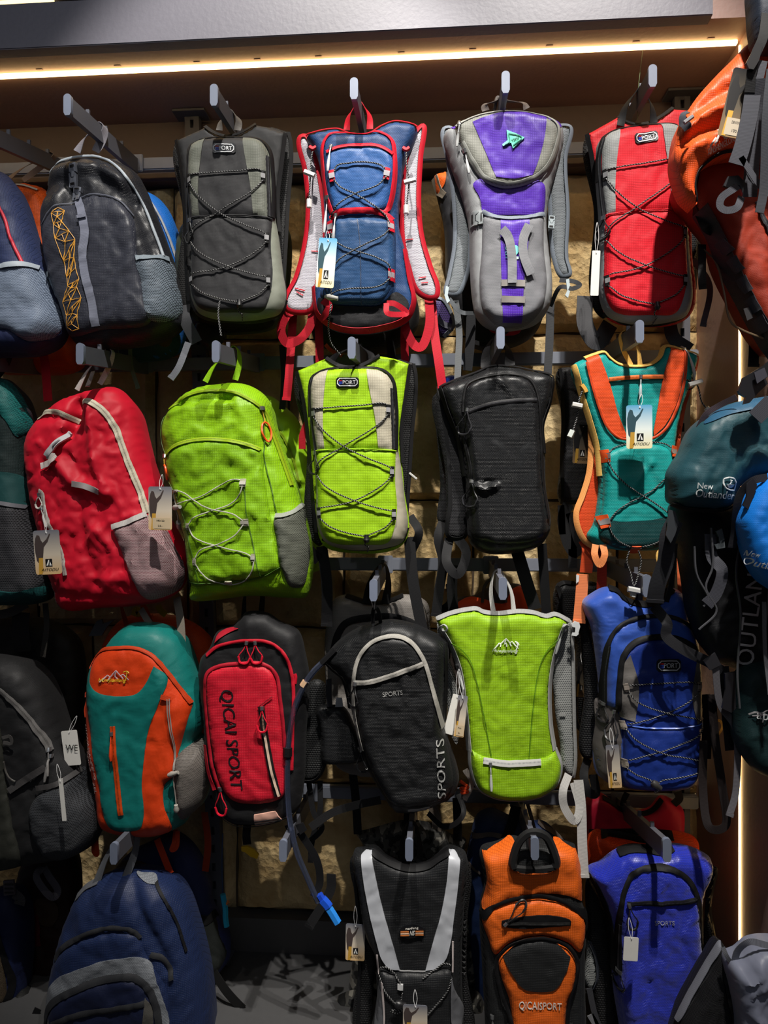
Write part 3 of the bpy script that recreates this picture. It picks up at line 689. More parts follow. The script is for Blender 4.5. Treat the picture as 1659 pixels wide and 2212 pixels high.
# ------------------------------------------------------------------ hang tags
def print_mat(kind):
    key = ('print', kind)
    if key in MC: return MC[key]
    T = NT('printed_card'); c = T.n('ShaderNodeUVMap'); sp = T.n('ShaderNodeSeparateXYZ'); T.l(c.outputs[0], sp.inputs[0])
    r = T.n('ShaderNodeValToRGB'); el = r.color_ramp.elements
    a, b, d = {'sky': ('#efe4b4', '#e9f2ee', '#5aa6cf'), 'dusk': ('#d8b27c', '#cfc3b0', '#70727c'), 'dark': ('#8a7050', '#5c5448', '#1e1e20')}[kind]
    el[0].color = lin(a); el[1].color = lin(d); e = el.new(.45); e.color = lin(b)
    T.l(sp.outputs[1], r.inputs[0]); T.l(r.outputs[0], T.b.inputs['Base Color']); T.b.inputs['Roughness'].default_value = .3
    MC[key] = T.m; return T.m
def hang_tag(label, cx, cy, w, h, rot, D, z=ID, kind='sky', logo=True, knot=None, note=None, plain=False, yaw=0.):
    k = z([(0, 0), (100, 0)]); sc = (k[1][0] - k[0][0]) / 100.; c = z([(cx, cy)])[0]; w *= sc; h *= sc
    r = math.radians(rot); C = np.array(at(c[0], c[1], D)); u = D / FPX
    X = np.array([math.cos(r) * math.cos(yaw), math.sin(yaw), math.sin(r) * math.cos(yaw)]); Zv = np.array([-math.sin(r), -.05, math.cos(r)]); N = np.cross(X, Zv); 
    if N[1] > 0: N = -N
    def P(pts, lift=0): return np.array([C + X * (a * u) + Zv * (b * u) + N * lift for a, b in pts])
    t = thing('hang_tag', label, 'tag', tuple(P([(0, h * .5)])[0]))
    q = min(w, h) * .09
    pr = []
    for sx, sy, a0 in ((1, 1, 0), (-1, 1, 90), (-1, -1, 180), (1, -1, 270)):
        for a in (0, 30, 60, 90): pr.append((sx * (w / 2 - q) + q * math.cos(math.radians(a0 + a)), sy * (h / 2 - q) + q * math.sin(math.radians(a0 + a))))
    n = len(pr); V = np.concatenate([P(pr, .0004), P(pr, -.0004)])
    F = [list(range(n)), [n + i for i in range(n)][::-1]] + [[i, n + i, n + (i + 1) % n, (i + 1) % n] for i in range(n)]
    uv = [(a / w + .5, b / h + .5) for a, b in pr] * 2
    mkobj('card', V, F, pl('#e8e6df', .4) if plain else print_mat(kind), t, uv=uv, smooth=False)
    def flat(name, pts, mat, lift=.0007, label=None):
        Q = [(a * w, b * h) for a, b in pts]; V = P(Q, lift); return mkobj(name, V, [list(range(len(V)))], mat, t, smooth=False, label=label)
    if not plain:
        fig = [(-.42, .33), (-.36, .40), (-.26, .38), (-.22, .28), (-.15, .22), (.0, .30), (.12, .42), (.16, .41), (.04, .24), (-.12, .12), (-.16, -.05), (-.2, -.2), (-.22, -.42), (-.34, -.44), (-.34, -.25), (-.42, -.18), (-.46, .0), (-.47, .2)]
        flat('printed_climber', fig, pl({'sky': '#35525c', 'dusk': '#4a3f3c', 'dark': '#1c1a1a'}[kind], .4))
        flat('printed_climber', [(-.34, -.12), (-.18, -.12), (-.2, -.42), (-.26, -.49), (-.38, -.49), (-.36, -.3)], pl('#c99a3c', .4), .0009, label='printed orange trousers of the climber')
    if logo:
        flat('logo_square', [(-.1, -.15), (.16, -.15), (.16, -.32), (-.1, -.32)], pl('#101010', .4), .001)
        flat('logo_letter', [(-.07, -.30), (.02, -.17), (.06, -.17), (-.0, -.30)], pl('#f0f0ea', .4), .0013)
        flat('logo_letter', [(.07, -.2), (.14, -.30), (.05, -.30)], pl('#f0f0ea', .4), .0013)
        V, F = textmesh('AITODU', .02, .25); Q = [((v[0] * .66 + .06) * w, (v[1] * .062 - .39) * h) for v in V]
        VV = P(Q, .0012); mkobj('lettering', VV, F, pl('#0c0c0c', .4), t, smooth=False)
    if note:
        for i, s_ in enumerate(note):
            V, F = textmesh(s_); Q = [((v[0] * (.34 - .12 * i) + .02) * w, (v[1] * .04 - .28 - .12 * i) * h) for v in V]
            if i == 0 : flat('price_label', [(-.32, -.22), (.45, -.22), (.45, -.47), (-.32, -.47)], pl('#c9b594' if kind != 'dark' else '#b9ab96', .5), .001)
            mkobj('handwriting', P(Q, .0013), F, pl('#2a2a30', .5), t, smooth=False)
    ey = flat('eyelet', [(math.cos(a) * .035 + .02, (math.sin(a) * .035 * w / h) + .44) for a in np.linspace(0, 2 * pi, 9)[:-1]], pl('#f4f4f4', .5), .0012)
    if knot:
        q_ = z([knot])[0]; K = np.array(at(q_[0], q_[1], D + .01)); E = P([(w * .02, h * .44)], .002)[0]
        tube3('string', cr3([E, (E + K) / 2 + [.004, 0, 0], K, (E + K) / 2 - [.004, 0, 0], E + [-.001, 0, 0]]), .0005, pl('#dcdcdc', .4), t, n=4)
    return t
# ================================================================== THE PACKS
BLK = fab('#141416', 'weave'); BLKMESH = fab('#2a2a2c', 'mesh', hole='#070707'); BIND = web('#0f0f11')
def bag(label, px, py, D, name='backpack', cat='backpack', group=None):
    return thing(name, label, cat, at(px, py, D), group)
def side_straps(root, z, items, D):
    for it in items: strap('webbing_strap', it[0], it[1], it[2], root, z=z, D=D, end=(len(it) > 3))

# ---- the four alike packs with the lettered badge
def badge_pack(label, D, quad, main, side, gus, kind, key, loopmat, badge_at, brot, vest=None, back=None, strapR=True, seed=1, cordset=None, lowwr=.002, sidebulge=True, bottomdark=None, badge_w=49):
    (tlx, tly), (trx, try_), (blx, bly), (brx, bry) = quad
    def warp(pts):
        o = []
        for p in pts:
            v = (p[1] - 797) / 388; l = 664 + 18 * v; r = 848 + 32 * v; u = (p[0] - l) / (r - l)
            x = (1 - v) * ((1 - u) * tlx + u * trx) + v * ((1 - u) * blx + u * brx)
            y = (1 - v) * ((1 - u) * tly + u * try_) + v * ((1 - u) * bly + u * bry)
            o.append((x, y) + tuple(p[2:]))
        return o
    rt = bag(label, *warp([(760, 790)])[0], D)
    M, Sd, G = fab(main, kind), fab(side, 'rip'), fab(gus, 'weave', .5)
    V = fab(vest or main, kind); NET = fab('#19191a', 'mesh', hole='#030303', sc=1.4)
    # shoulder harness behind
    hs = Slab(rt, [(846, 775), (893, 784, 1), (899, 800), (888, 960), (880, 1080), (876, 1135), (855, 1140), (850, 900)], D + .035, .012, 8, NET, 'shoulder_strap', warp=warp)
    hs.tape('binding', [(893, 786), (898, 810), (889, 950), (882, 1060), (877, 1134)], 7, BIND, .003)
    hl = Slab(rt, [(640, 804), (650, 800), (690, 900), (690, 1180), (668, 1160), (662, 960)], D + .035, .012, 8, NET, 'shoulder_strap', warp=warp)
    vs = Slab(rt, [(641, 801, 1), (670, 788), (706, 772, 1), (722, 785), (745, 793), (775, 791), (800, 780), (818, 768, 1), (850, 774), (886, 786, 1), (876, 850), (866, 930), (872, 1050), (880, 1160), (860, 1184), (760, 1195), (700, 1180), (680, 1120), (668, 960), (655, 860)], D, .02, 12, V, 'back_panel', wr=.002, seed=seed, warp=warp)
    vs.tape('binding', [(641, 802), (655, 862), (667, 960), (676, 1080), (684, 1150)], 8, BIND, .003)
    vs.tape('binding', [(886, 787), (877, 850), (867, 930), (870, 1000)], 7, BIND, .003)
    vs.tape('binding', [(704, 773), (722, 785), (745, 793), (775, 791), (800, 780), (820, 768)], 8, BIND, .003)
    # pack body
    b = Slab(rt, [(664, 850), (668, 815), (690, 800), (730, 794), (790, 794), (832, 800), (850, 822), (856, 880), (858, 960), (866, 1010), (874, 1080), (880, 1140), (868, 1172), (835, 1184), (780, 1190), (730, 1185), (700, 1172), (684, 1140), (680, 1060), (674, 960)], D - .012, .072, 34, G, 'body', warp=warp, sd=.5, wr=.0025, seed=seed + 1, ck=.8)
    b.tape('binding', [(692, 1165), (730, 1182), (780, 1188), (835, 1182), (868, 1168), (879, 1140)], 6, BIND, -.012)
    top = b.panel('top_panel', [(672, 860), (676, 818), (700, 800), (760, 796), (822, 802), (842, 820), (848, 890), (850, 972, 1), (686, 972, 1), (677, 915)], M, puff=.008, R=22)
    b.panel('side_insert', [(673, 860), (677, 818), (702, 799), (709, 798, 1), (702, 860), (700, 920), (703, 972, 1), (686, 972, 1), (677, 915)], Sd, lift=.004, label='contrasting side insert')
    b.panel('side_insert', [(792, 797, 1), (822, 802), (842, 820), (848, 890), (850, 972, 1), (819, 972, 1), (811, 900), (799, 840)], Sd, lift=.004, label='contrasting side insert')
    lp = b.panel('lower_pocket', [(684, 974, 1), (770, 970), (855, 974, 1), (854, 1040), (858, 1100), (850, 1150), (838, 1172), (790, 1176), (710, 1168), (692, 1140), (686, 1060)], M, puff=.007, R=18, label=None)
    b.tape('pocket_hem', [(684, 975), (770, 971), (855, 975)], 3, M, .004, bulge=1)
    b.tape('binding', [(667, 900), (668, 840), (676, 812), (700, 798), (760, 793), (824, 797), (846, 815), (855, 870), (856, 970)], 5.5, BIND, .0035, bulge=1)
    b.zipper([(682, 975), (674, 915), (669, 850), (676, 818)], 6, '#17171a', '#55585c')
    b.zipper([(850, 970), (848, 900), (846, 840)], 6, '#17171a', '#55585c')
    b.puffs.append((b.poly, 0, 10))
    L = dict(r1=(840, 888), r2=(848, 1020), r3=(852, 1111), l1=(679, 895), l2=(686, 1020), l3=(691, 1108))
    for k_, (x, y) in L.items():
        if k_ == 'l2': continue
        b.loop(x, y, 8, 17, 0 if k_[0] == 'r' else 4)
    C = cordset or {}
    tp = [(680, 886), (730, 882), (790, 878), (832, 875), (841, 880)]
    b.cord('bungee_cord', tp, .0016, CORD, .006)
    b.cord('bungee_cord', [(839, 898), (830, 910), (745, 966), (688, 1004), (684, 1018)], .0016, CORD, .007)
    b.cord('bungee_cord', [(680, 903), (700, 930), (745, 966), (800, 993), (840, 1009), (848, 1014)], .0016, CORD, .008)
    b.cord('bungee_cord', [(847, 1028), (838, 1040), (768, 1082), (740, 1090), (695, 1097)], .0016, CORD, .007)
    b.cord('bungee_cord', [(684, 1024), (705, 1050), (768, 1082), (820, 1098), (848, 1104)], .0016, CORD, .008)
    b.cord('bungee_cord', [(693, 1119), (715, 1137), (750, 1150), (790, 1158)], .0016, CORD, .006)
    b.cord('bungee_cord', [(850, 1122), (835, 1138), (797, 1156)], .0016, CORD, .006)
    b.lock(794, 1162, '#161618', 16, .007, 90)
    b.cord('bungee_cord', [(794, 1166), (790, 1176), (797, 1182), (793, 1192)], .0015, CORD, .010)
    x, y = badge_at
    b.zz, b.warp = ID, None; b.badge(x, y, badge_w, badge_w * .44, brot); b.warp = warp
    b.pull(681, 978, 'loop', 46, -95, '#161616', .008)
    return rt, b, warp

# lime
rt, b, wp = badge_pack('lime green vest pack with beige sides, black elastic cord and white SPORT badge', 1.735, [(664, 797), (848, 797), (682, 1185), (880, 1185)], '#92be0c', '#a8a28f', '#a09a88', 'rip', 'B3', 'k', (753, 829), 0, vest='#92be0c', seed=3)
haul('B3', rt, 712, 785, 806, 785, 1.73, 17, BIND)
side_straps(rt, ID, [([(695, 1180, 1.76), (706, 1260, 1.76), (706, 1352, 1.76)], 24, BIND, 1), ([(884, 1160, 1.74), (893, 1260, 1.73), (915, 1375, 1.72)], 24, BIND, 1), ([(664, 1130, 1.78), (662, 1180, 1.75), (690, 1210, 1.76)], 26, BIND), ([(886, 1115, 1.75), (905, 1150, 1.73), (890, 1190, 1.75)], 18, BIND), ([(668, 905), (654, 940), (653, 970)], 15, web('#c01c2c'))], 1.76)
cord3('zipper_pull', [(884, 1022), (900, 1035)], .003, pl('#a9a9a6', .4), rt, D=1.76)
# charcoal
rt, b, wp = badge_pack('charcoal and pale grey pack with white SPORT badge and dotted cord, topmost row', 1.74, [(403, 297), (580, 297), (404, 684), (614, 686)], '#2b2b2d', '#666960', '#7c8074', 'weave', 'A2', 'k', (489, 329), 0, vest='#262627', seed=11, lowwr=.004)
haul('A2', rt, 474, 282, 513, 282, 1.73, 15, web('#5a5652'))
side_straps(rt, ID, [([(399, 660, 1.76), (400, 690, 1.74), (425, 740, 1.75)], 26, web('#3a3b3e')), ([(407, 740, 1.74), (388, 790, 1.73), (370, 818, 1.73)], 15, web('#6a6d74'), 1)], 1.75)
strap('cord_end', [(497, 1), (0, 0)][0:0] or [(475, 650, 1.62), (472, 680, 1.62), (478, 725, 1.62)], 3.5, CORD, rt)
# red
rt, b, wp = badge_pack('red and silver pack with white SPORT badge, left of the tilted orange pack', 1.74, [(1292, 282), (1482, 262), (1297, 692), (1500, 692)], '#d01426', '#8a8d8c', '#8b8e90', 'rip', 'A5', 'k', (1391, 306), 8, vest='#c81c26', seed=21)
haul('A5', rt, 1340, 272, 1412, 266, 1.72, 16, BIND)
side_straps(rt, ID, [([(1264, 640, 1.77), (1264, 700, 1.75), (1290, 740, 1.74), (1318, 700, 1.76)], 34, web('#26262a')), ([(1445, 690, 1.77), (1455, 730, 1.76), (1490, 756, 1.76)], 28, web('#303238')), ([(1497, 560, 1.76), (1533, 620, 1.74), (1518, 705, 1.74)], 12, web('#5c5e66'), 1)], 1.76)
cord3('suspension_thread', [(1390, 98, 1.785), (1379, 190, 1.75), (1377, 262, 1.72)], .0006, pl('#4f6a38', .5), rt)
t = bpy.data.objects['backpack']
hang_tag('long white edge-on tag hanging at the left side of the red badge pack', 1286, 590, 17, 94, -2, 1.64, plain=True, logo=False, knot=(1290, 480))

# ---- black backpack with gold line print (C)
rt = bag('black ripstop backpack with gold triangle line print and grey centre strap', 190, 330, 1.80)
RIPK = fab('#33353f', 'rip', .38, crease=.5); GREYW = web('#7c8090')
b = Slab(rt, [(255, 205), (300, 165), (380, 135), (470, 120), (560, 122), (640, 145), (735, 212), (790, 330), (850, 480), (900, 620), (935, 720), (975, 900), (985, 1000), (975, 1080), (920, 1130), (800, 1180), (600, 1210), (420, 1212), (360, 1150), (315, 1000), (240, 820), (200, 600), (193, 450), (207, 370), (235, 260)], 1.79, .14, 70, fab('#202126', 'diamond', .36, crease=.5), z=zC, wr=.006, seed=4,
         folds=[([(250, 330), (380, 300), (430, 420)], -.02, 22), ([(560, 260), (620, 330), (740, 420)], -.012, 14), ([(740, 360), (800, 520), (860, 700)], -.01, 10), ([(470, 220), (600, 250), (700, 300)], .012, 14)])
b.tape('piping', [(240, 225), (275, 185), (360, 160), (470, 152), (590, 172), (690, 245), (790, 400), (860, 570), (910, 705)], 4, pl('#9aa3ab', .5), .004, bulge=2)
b.panel('front_pocket', [(250, 550), (320, 470), (400, 425), (560, 388), (690, 420), (765, 520), (790, 720), (830, 930), (860, 1080), (600, 1130), (380, 1150), (330, 1010), (262, 800)], RIPK, puff=.016, R=28)
b.tape('seam', [(250, 545), (320, 470), (400, 428), (560, 390), (690, 420), (765, 500)], 2.5, fab('#4a4d58', 'plain'), .004, bulge=1)
b.panel('mesh_pocket', [(790, 745), (925, 712), (960, 830), (985, 1000), (955, 1065), (860, 1078), (835, 1000), (812, 860)], fab('#74808c', 'mesh', hole='#20262c'), puff=.014, R=18)
b.tape('elastic_hem', [(788, 742), (860, 728), (928, 708)], 12, web('#7c8790'), .004)
b.panel('mesh_pocket', [(238, 815), (288, 835), (318, 1000), (275, 910)], fab('#74808c', 'mesh', hole='#20262c'), puff=.004, R=8)
b.tape('elastic_hem', [(236, 815), (290, 822)], 10, web('#7c8790'), .006)
b.tape('compression_strap', [(440, 385), (485, 460), (508, 530), (520, 620), (505, 720), (515, 820), (540, 920), (560, 1020), (572, 1120)], 18, GREYW, .006)
b.tape('strap_keeper', [(482, 530), (530, 520)], 7, GREYW, .011)
b.buckle(433, 280, 21, 46, 8, '#6a6e78', .010)
b.buckle(452, 378, 24, 26, 12, '#6a6e78', .012, name='strap_adjuster')
zl = [(328, 500), (340, 560), (352, 640), (395, 760), (412, 850), (420, 900), (385, 985), (405, 1060), (400, 1118)]
zr_ = [(398, 482), (385, 545), (430, 600), (462, 645), (455, 745), (462, 800), (482, 862), (470, 905), (495, 965), (470, 1060), (472, 1132)]
LN = []
def mid(a, b_, f=.5): return (a[0] * (1 - f) + b_[0] * f, a[1] * (1 - f) + b_[1] * f)
LN.append([p + (1,) for p in zl]); LN.append([p + (1,) for p in zr_])
m_ = min(len(zl), len(zr_))
for i in range(len(zl)):
    j = min(int(i * len(zr_) / len(zl)), len(zr_) - 1); j2 = min(j + 1, len(zr_) - 1); c_ = mid(mid(zl[i], zl[min(i + 1, len(zl) - 1)]), mid(zr_[j], zr_[j2]))
    LN.append([zl[i] + (1,), zr_[j] + (1,)])
    for q_ in (zl[i], zl[min(i + 1, len(zl) - 1)], zr_[j], zr_[j2], mid(zl[i], zr_[j])): 
        if q_ != c_: LN.append([q_ + (1,), c_ + (1,)])
LN.append([(328, 500, 1), (360, 465, 1), (398, 482, 1)]); LN.append([(400, 1118, 1), (430, 1140, 1), (472, 1132, 1)])
b.lines('printed_line_pattern', LN, .8, pl('#e0a23c', .5), .0035)
haul('A1', rt, 432, 125, 535, 125, 1.76, 18, web('#85838c'), z=zC)

# ---- leftmost navy / red pack (C)
rt = bag('navy backpack with red piping and grey mesh pocket, cut by the left edge', 0, 370, 1.77)
b = Slab(rt, [(-80, 190), (0, 225), (60, 330), (120, 520), (200, 750), (270, 950), (305, 1090), (260, 1190), (150, 1245), (0, 1258), (-80, 1255), (-160, 1200), (-160, 400)], 1.76, .13, 60, fab('#2b3558', 'rip'), z=zC, wr=.006, seed=6)
b.tape('piping', [(-10, 385), (50, 520), (90, 640), (150, 765)], 6, pl('#c0273a', .5), .004, bulge=1.5)
b.panel('mesh_pocket', [(-100, 790), (0, 785), (190, 755), (250, 900), (305, 1080), (270, 1160), (170, 1188), (60, 1130), (-60, 1130)], fab('#7f8ca0', 'mesh', hole='#39465a', sc=.8), puff=.02, R=26)
b.tape('elastic_hem', [(-90, 798), (0, 792), (100, 785), (200, 762)], 12, pl('#98a2ac', .6), .006, bulge=.5)
b.panel('bottom_shade', [(-120, 1150), (60, 1140), (170, 1195), (265, 1175), (150, 1243), (0, 1256), (-120, 1250)], fab('#20284a', 'weave'), .002)
strap('shoulder_strap', [(270, 980, 1.78), (325, 1030, 1.77), (310, 1110, 1.77), (245, 1200, 1.77)], 20, web('#c01c30'), rt, z=zC)
strap('webbing_strap', [(235, 1200, 1.78), (255, 1330, 1.78), (270, 1520, 1.78)], 20, web('#b01828'), rt, z=zC)
rt = bag('orange backpack with grey piping hung behind the black gold-print pack', 60, 390, 1.93)
b = Slab(rt, [(-60, 300), (40, 290), (140, 282), (225, 315), (300, 600), (330, 900), (380, 1150), (430, 1260), (420, 1330), (150, 1362), (-60, 1335)], 1.945, .10, 40, fab('#d2520f', 'diamond'), z=zC, wr=.005, seed=8)
b.tape('piping', [(40, 345), (110, 318), (215, 342)], 4, pl('#b9b3a8', .5), .003, bulge=1)
b.panel('front_pocket', [(70, 380), (150, 345), (230, 380), (260, 700), (60, 700)], fab('#d2520f', 'rip'), puff=.01)
haul('A0', rt, 30, 292, 130, 285, 1.90, 12, web('#8b7868'), z=zC)
rt = bag('royal blue backpack with grey piping hung behind the black gold-print pack', 330, 400, 1.93)
b = Slab(rt, [(620, 330), (790, 318), (865, 358), (935, 450), (985, 620), (1012, 860), (1005, 1130), (970, 1235), (700, 1290), (560, 1262), (520, 1000), (500, 500)], 1.95, .11, 50, fab('#1260b4', 'diamond'), z=zC, wr=.005, seed=9)
b.tape('piping', [(805, 350), (880, 455), (940, 580), (985, 720)], 4, pl('#8b8f96', .5), .003, bulge=1)
b.panel('bottom_shade', [(520, 1150), (760, 1170), (990, 1130), (970, 1235), (700, 1288), (560, 1260)], fab('#1d4552', 'weave'), .003)
strap('webbing_strap', [(728, 1180, 1.86), (735, 1320, 1.86), (775, 1450, 1.86)], 9, web('#6a7a64'), rt, z=zC, end=1)
strap('webbing_strap', [(850, 1150, 1.85), (930, 1200, 1.85), (960, 1130, 1.85)], 14, web('#55522e'), rt, z=zC)

# ---- blue and red hydration pack (D)
rt = bag('navy blue hydration pack with red bindings and white mesh shoulder straps', 765, 275, 1.745)
RED = web('#ae0c22'); NAVY = fab('#1f3d68', 'diamond', .45); REDC = pl('#c8152a', .5)
WM = fab('#c9c6ce', 'mesh', hole='#5a5660', sc=.8)
for poly, bd in (([(122, 290), (152, 285), (185, 340), (222, 480), (252, 700), (255, 900), (215, 1090), (180, 1232), (52, 1228), (40, 1185), (100, 1050), (150, 850), (165, 650), (150, 480)], None),
                 ([(745, 270), (790, 228), (775, 400), (765, 650), (780, 820), (830, 1000), (868, 1110), (860, 1158), (820, 1166), (760, 1130), (712, 1000), (680, 850), (676, 650), (692, 450)], None)):
    sl = Slab(rt, poly, 1.755, .02, 18, WM, 'shoulder_strap', z=zD, wr=.0015)
    sl.tape('binding', poly, 10, RED, .003, closed=True, bulge=.8)
    if poly[0][0] < 300:
        for a in ([(95, 1115), (150, 1130)], [(105, 1135), (140, 1155)], [(185, 915), (225, 918)]): sl.tape('stitching', a, 2, REDC, .002)
    else:
        for a in ([(690, 855), (735, 850)], [(765, 1062), (805, 1055)], [(780, 1088), (815, 1085)]): sl.tape('stitching', a, 2, REDC, .002)
vest = [(150, 275), (200, 258), (275, 242), (330, 240), (380, 262), (430, 272), (500, 262), (560, 225), (630, 198), (700, 205), (755, 225), (740, 290), (692, 400), (660, 600), (655, 750), (690, 900), (722, 1080), (745, 1180), (700, 1280), (560, 1335), (400, 1347), (280, 1318), (205, 1240), (190, 1130), (215, 1000), (245, 850), (242, 600), (225, 450), (190, 340)]
b = Slab(rt, vest, 1.74, .05, 22, NAVY, 'body', z=zD, sd=.4, wr=.003, seed=12)
b.tape('neck_binding', [(150, 275), (200, 258), (275, 242), (330, 242), (380, 262), (430, 272), (500, 262), (560, 225), (630, 200), (700, 207), (755, 226)], 7, RED, .003, bulge=1)
b.tape('binding', [(192, 1100), (198, 1180), (215, 1250), (285, 1310), (400, 1340), (560, 1328), (700, 1272), (738, 1180), (715, 1060), (690, 900)], 9, RED, .004, bulge=1)
b.panel('main_compartment', [(250, 340), (285, 292), (360, 284), (480, 286), (580, 285), (625, 325), (642, 400), (640, 560), (612, 700), (635, 760), (642, 900), (640, 1050), (620, 1160), (570, 1215), (420, 1222), (300, 1215), (235, 1160), (300, 1000), (300, 760), (262, 600), (248, 450)], NAVY, puff=.022, R=20)
b.panel('bottom_shade', [(225, 1170), (300, 1212), (420, 1220), (570, 1212), (640, 1140), (712, 1200), (680, 1265), (560, 1315), (400, 1328), (290, 1300), (222, 1240)], fab('#121216', 'weave'), .003)
b.panel('upper_pocket', [(285, 395), (420, 372), (560, 376), (625, 410), (632, 560), (600, 690), (570, 715), (320, 718), (290, 640), (268, 500)], fab('#2c5690', 'diamond', .4), puff=.010, R=14)
b.panel('lower_pocket', [(300, 762, 1), (460, 752), (625, 768, 1), (635, 900), (632, 1060), (605, 1150), (560, 1200), (420, 1210), (300, 1200), (262, 1120), (305, 980)], fab('#24466f', 'diamond', .42), puff=.010, R=14, under=None)
b.tape('zipper', [(300, 720), (268, 620), (250, 480), (252, 350), (285, 297), (360, 288), (560, 286), (622, 330), (636, 400), (634, 560), (600, 705), (585, 725)], 8, zipm('#c8152a', '#7a1420'), .004, bulge=1)
b.tape('zipper', [(275, 405), (340, 380), (430, 370), (550, 374), (628, 412)], 8, zipm('#c8152a', '#7a1420'), .004, bulge=1)
b.tape('zipper', [(290, 748), (340, 730), (420, 722), (560, 728), (628, 758)], 12, zipm('#c8152a', '#7a1420'), .004, bulge=1)
b.tape('seam', [(440, 765), (455, 900), (460, 1212)], 1.5, pl('#142a48', .5), .002)
for x, y, r_ in ((306, 540, 8), (598, 530, -8), (290, 795, 0), (618, 800, 4), (621, 1062, 0)): b.loop(x, y, 12, 18, r_, '#a7a3a8', '#c8152a')
b.cord('bungee_cord', [(318, 520), (330, 490), (400, 474), (500, 470), (570, 488), (590, 510)], .0018, CORD, .007)
b.cord('bungee_cord', [(315, 560), (350, 600), (430, 638), (530, 700), (590, 745), (612, 790)], .0018, CORD, .008)
b.cord('bungee_cord', [(598, 550), (550, 595), (430, 640), (340, 695), (295, 750), (290, 780)], .0018, CORD, .010)
b.cord('bungee_cord', [(292, 815), (300, 850), (340, 900), (430, 940), (560, 985), (612, 1020), (620, 1045)], .0018, CORD, .008)
b.cord('bungee_cord', [(615, 825), (580, 860), (500, 900), (420, 942), (345, 990), (310, 1040), (302, 1100), (305, 1180)], .0018, CORD, .010)
b.cord('bungee_cord', [(615, 1082), (590, 1110), (540, 1132), (400, 1142), (330, 1155), (305, 1170)], .0018, CORD, .008)
b.lock(305, 1188, '#d6d6cf', 28, .0065, -12)
cord3('cord_tail', [(290, 1200, 1.63), (283, 1250, 1.63), (275, 1330, 1.66), (290, 1410, 1.68), (340, 1475, 1.70)], .002, CORD, rt, z=zD)
for x, y, L_ in ((300, 385, 52), (275, 640, 70), (325, 745, 60)): b.pull(x, y, 'stick', L_, -97, '#dfe3e6', .010)
for pts, lk1, lk2, D_ in (([(190, 370), (182, 410), (176, 520), (170, 640)], (172, 487), (170, 652), 1.71), ([(697, 375), (700, 450), (712, 530), (705, 620), (698, 690)], (716, 532), (698, 684), 1.70)):
    o = cord3('sternum_cord', pts, .0018, CORD, rt, z=zD, D=D_)
    x, y = lk1; cord3('cord_lock', [(x - 28, y - 8), (x + 28, y + 14)] if x < 400 else [(x - 30, y + 6), (x + 32, y - 10)], .006, pl('#dcdad6', .4), rt, z=zD, D=D_ - .006)
    x, y = lk2; cord3('cord_end', [(x, y - 22), (x, y + 22)], .0062, pl('#dcdad6', .4), rt, z=zD, D=D_ - .004)
    x, y = pts[0]; cord3('cord_loop', [(x - 18, y - 25), (x, y - 15), (x + 18, y - 25)], .005, REDC, rt, z=zD, D=D_)
side_straps(rt, zD, [([(105, 1225), (50, 1260), (18, 1340), (50, 1410), (120, 1390), (175, 1320), (192, 1235)], 19, RED), ([(85, 1235, 1.78), (75, 1400, 1.78), (60, 1600, 1.77), (48, 1720, 1.77)], 18, RED, 1),
    ([(218, 1250, 1.78), (226, 1400, 1.78), (228, 1520, 1.78)], 18, RED), ([(820, 1160), (825, 1300), (790, 1420), (745, 1425), (700, 1350), (688, 1290)], 19, RED), ([(690, 1290, 1.78), (688, 1400, 1.78), (692, 1520, 1.78)], 17, RED),
    ([(835, 1180, 1.77), (850, 1350, 1.76), (875, 1520, 1.75), (895, 1660, 1.75)], 19, RED, 1), ([(245, 1180, 1.66), (280, 1210, 1.65), (255, 1260, 1.66), (235, 1280, 1.68)], 15, RED), ([(590, 1195, 1.65), (600, 1250, 1.64), (700, 1250, 1.66), (640, 1200, 1.65), (592, 1195, 1.65)], 12, RED)], 1.75)
haul('A3', rt, 375, 255, 500, 250, 1.73, 14, RED, z=zD)
hang_tag('sky blue printed card tag hanging from the left zip of the navy and red pack', 264, 975, 100, 268, -5, 1.625, z=zD, knot=(268, 800))

# ---- purple pack (D)
rt = bag('purple and grey hydration pack with curved zipped lid and mint arrow patch', 1092, 240, 1.745)
PUR = fab('#4a259a', 'rip', .4); GRY = fab('#85868a', 'rip', .5); GR2 = fab('#8a8c8e', 'weave'); GMESH = fab('#7e8488', 'mesh', hole='#3c4044', sc=.8); GW = web('#6e7680')
for poly in ([(903, 245), (940, 240), (1000, 420), (1035, 650), (1045, 850), (1035, 1000), (1000, 1110), (975, 1145), (915, 1140), (930, 1050), (960, 880), (955, 620), (925, 420)],
             [(1500, 240), (1588, 235), (1562, 400), (1575, 700), (1568, 950), (1585, 1040), (1545, 1050), (1500, 950), (1480, 700)]):
    sl = Slab(rt, poly, 1.762, .02, 16, GMESH, 'shoulder_strap', z=zD)
    sl.tape('binding', poly, 8, GW, .003, closed=True, bulge=.8)
b = Slab(rt, [(905, 240), (940, 222), (1080, 165), (1150, 148), (1300, 148), (1400, 160), (1530, 190), (1562, 230), (1535, 400), (1490, 560), (1470, 700), (1485, 900), (1502, 1050), (1490, 1180), (1420, 1285), (1290, 1327), (1150, 1318), (1085, 1262), (1058, 1150), (1045, 950), (1038, 750), (990, 560), (932, 400)], 1.75, .085, 34, GR2, 'body', z=zD, sd=.35, wr=.003, seed=15)
b.panel('shoulder_panel', [(935, 228), (1080, 170), (1300, 152), (1520, 190), (1540, 240), (1300, 175), (1080, 200), (960, 260)], PUR, .002)
b.panel('middle_panel', [(1060, 560), (1440, 560), (1452, 640), (1440, 728, 1), (1110, 728, 1), (1095, 640)], PUR, .003, puff=.004)
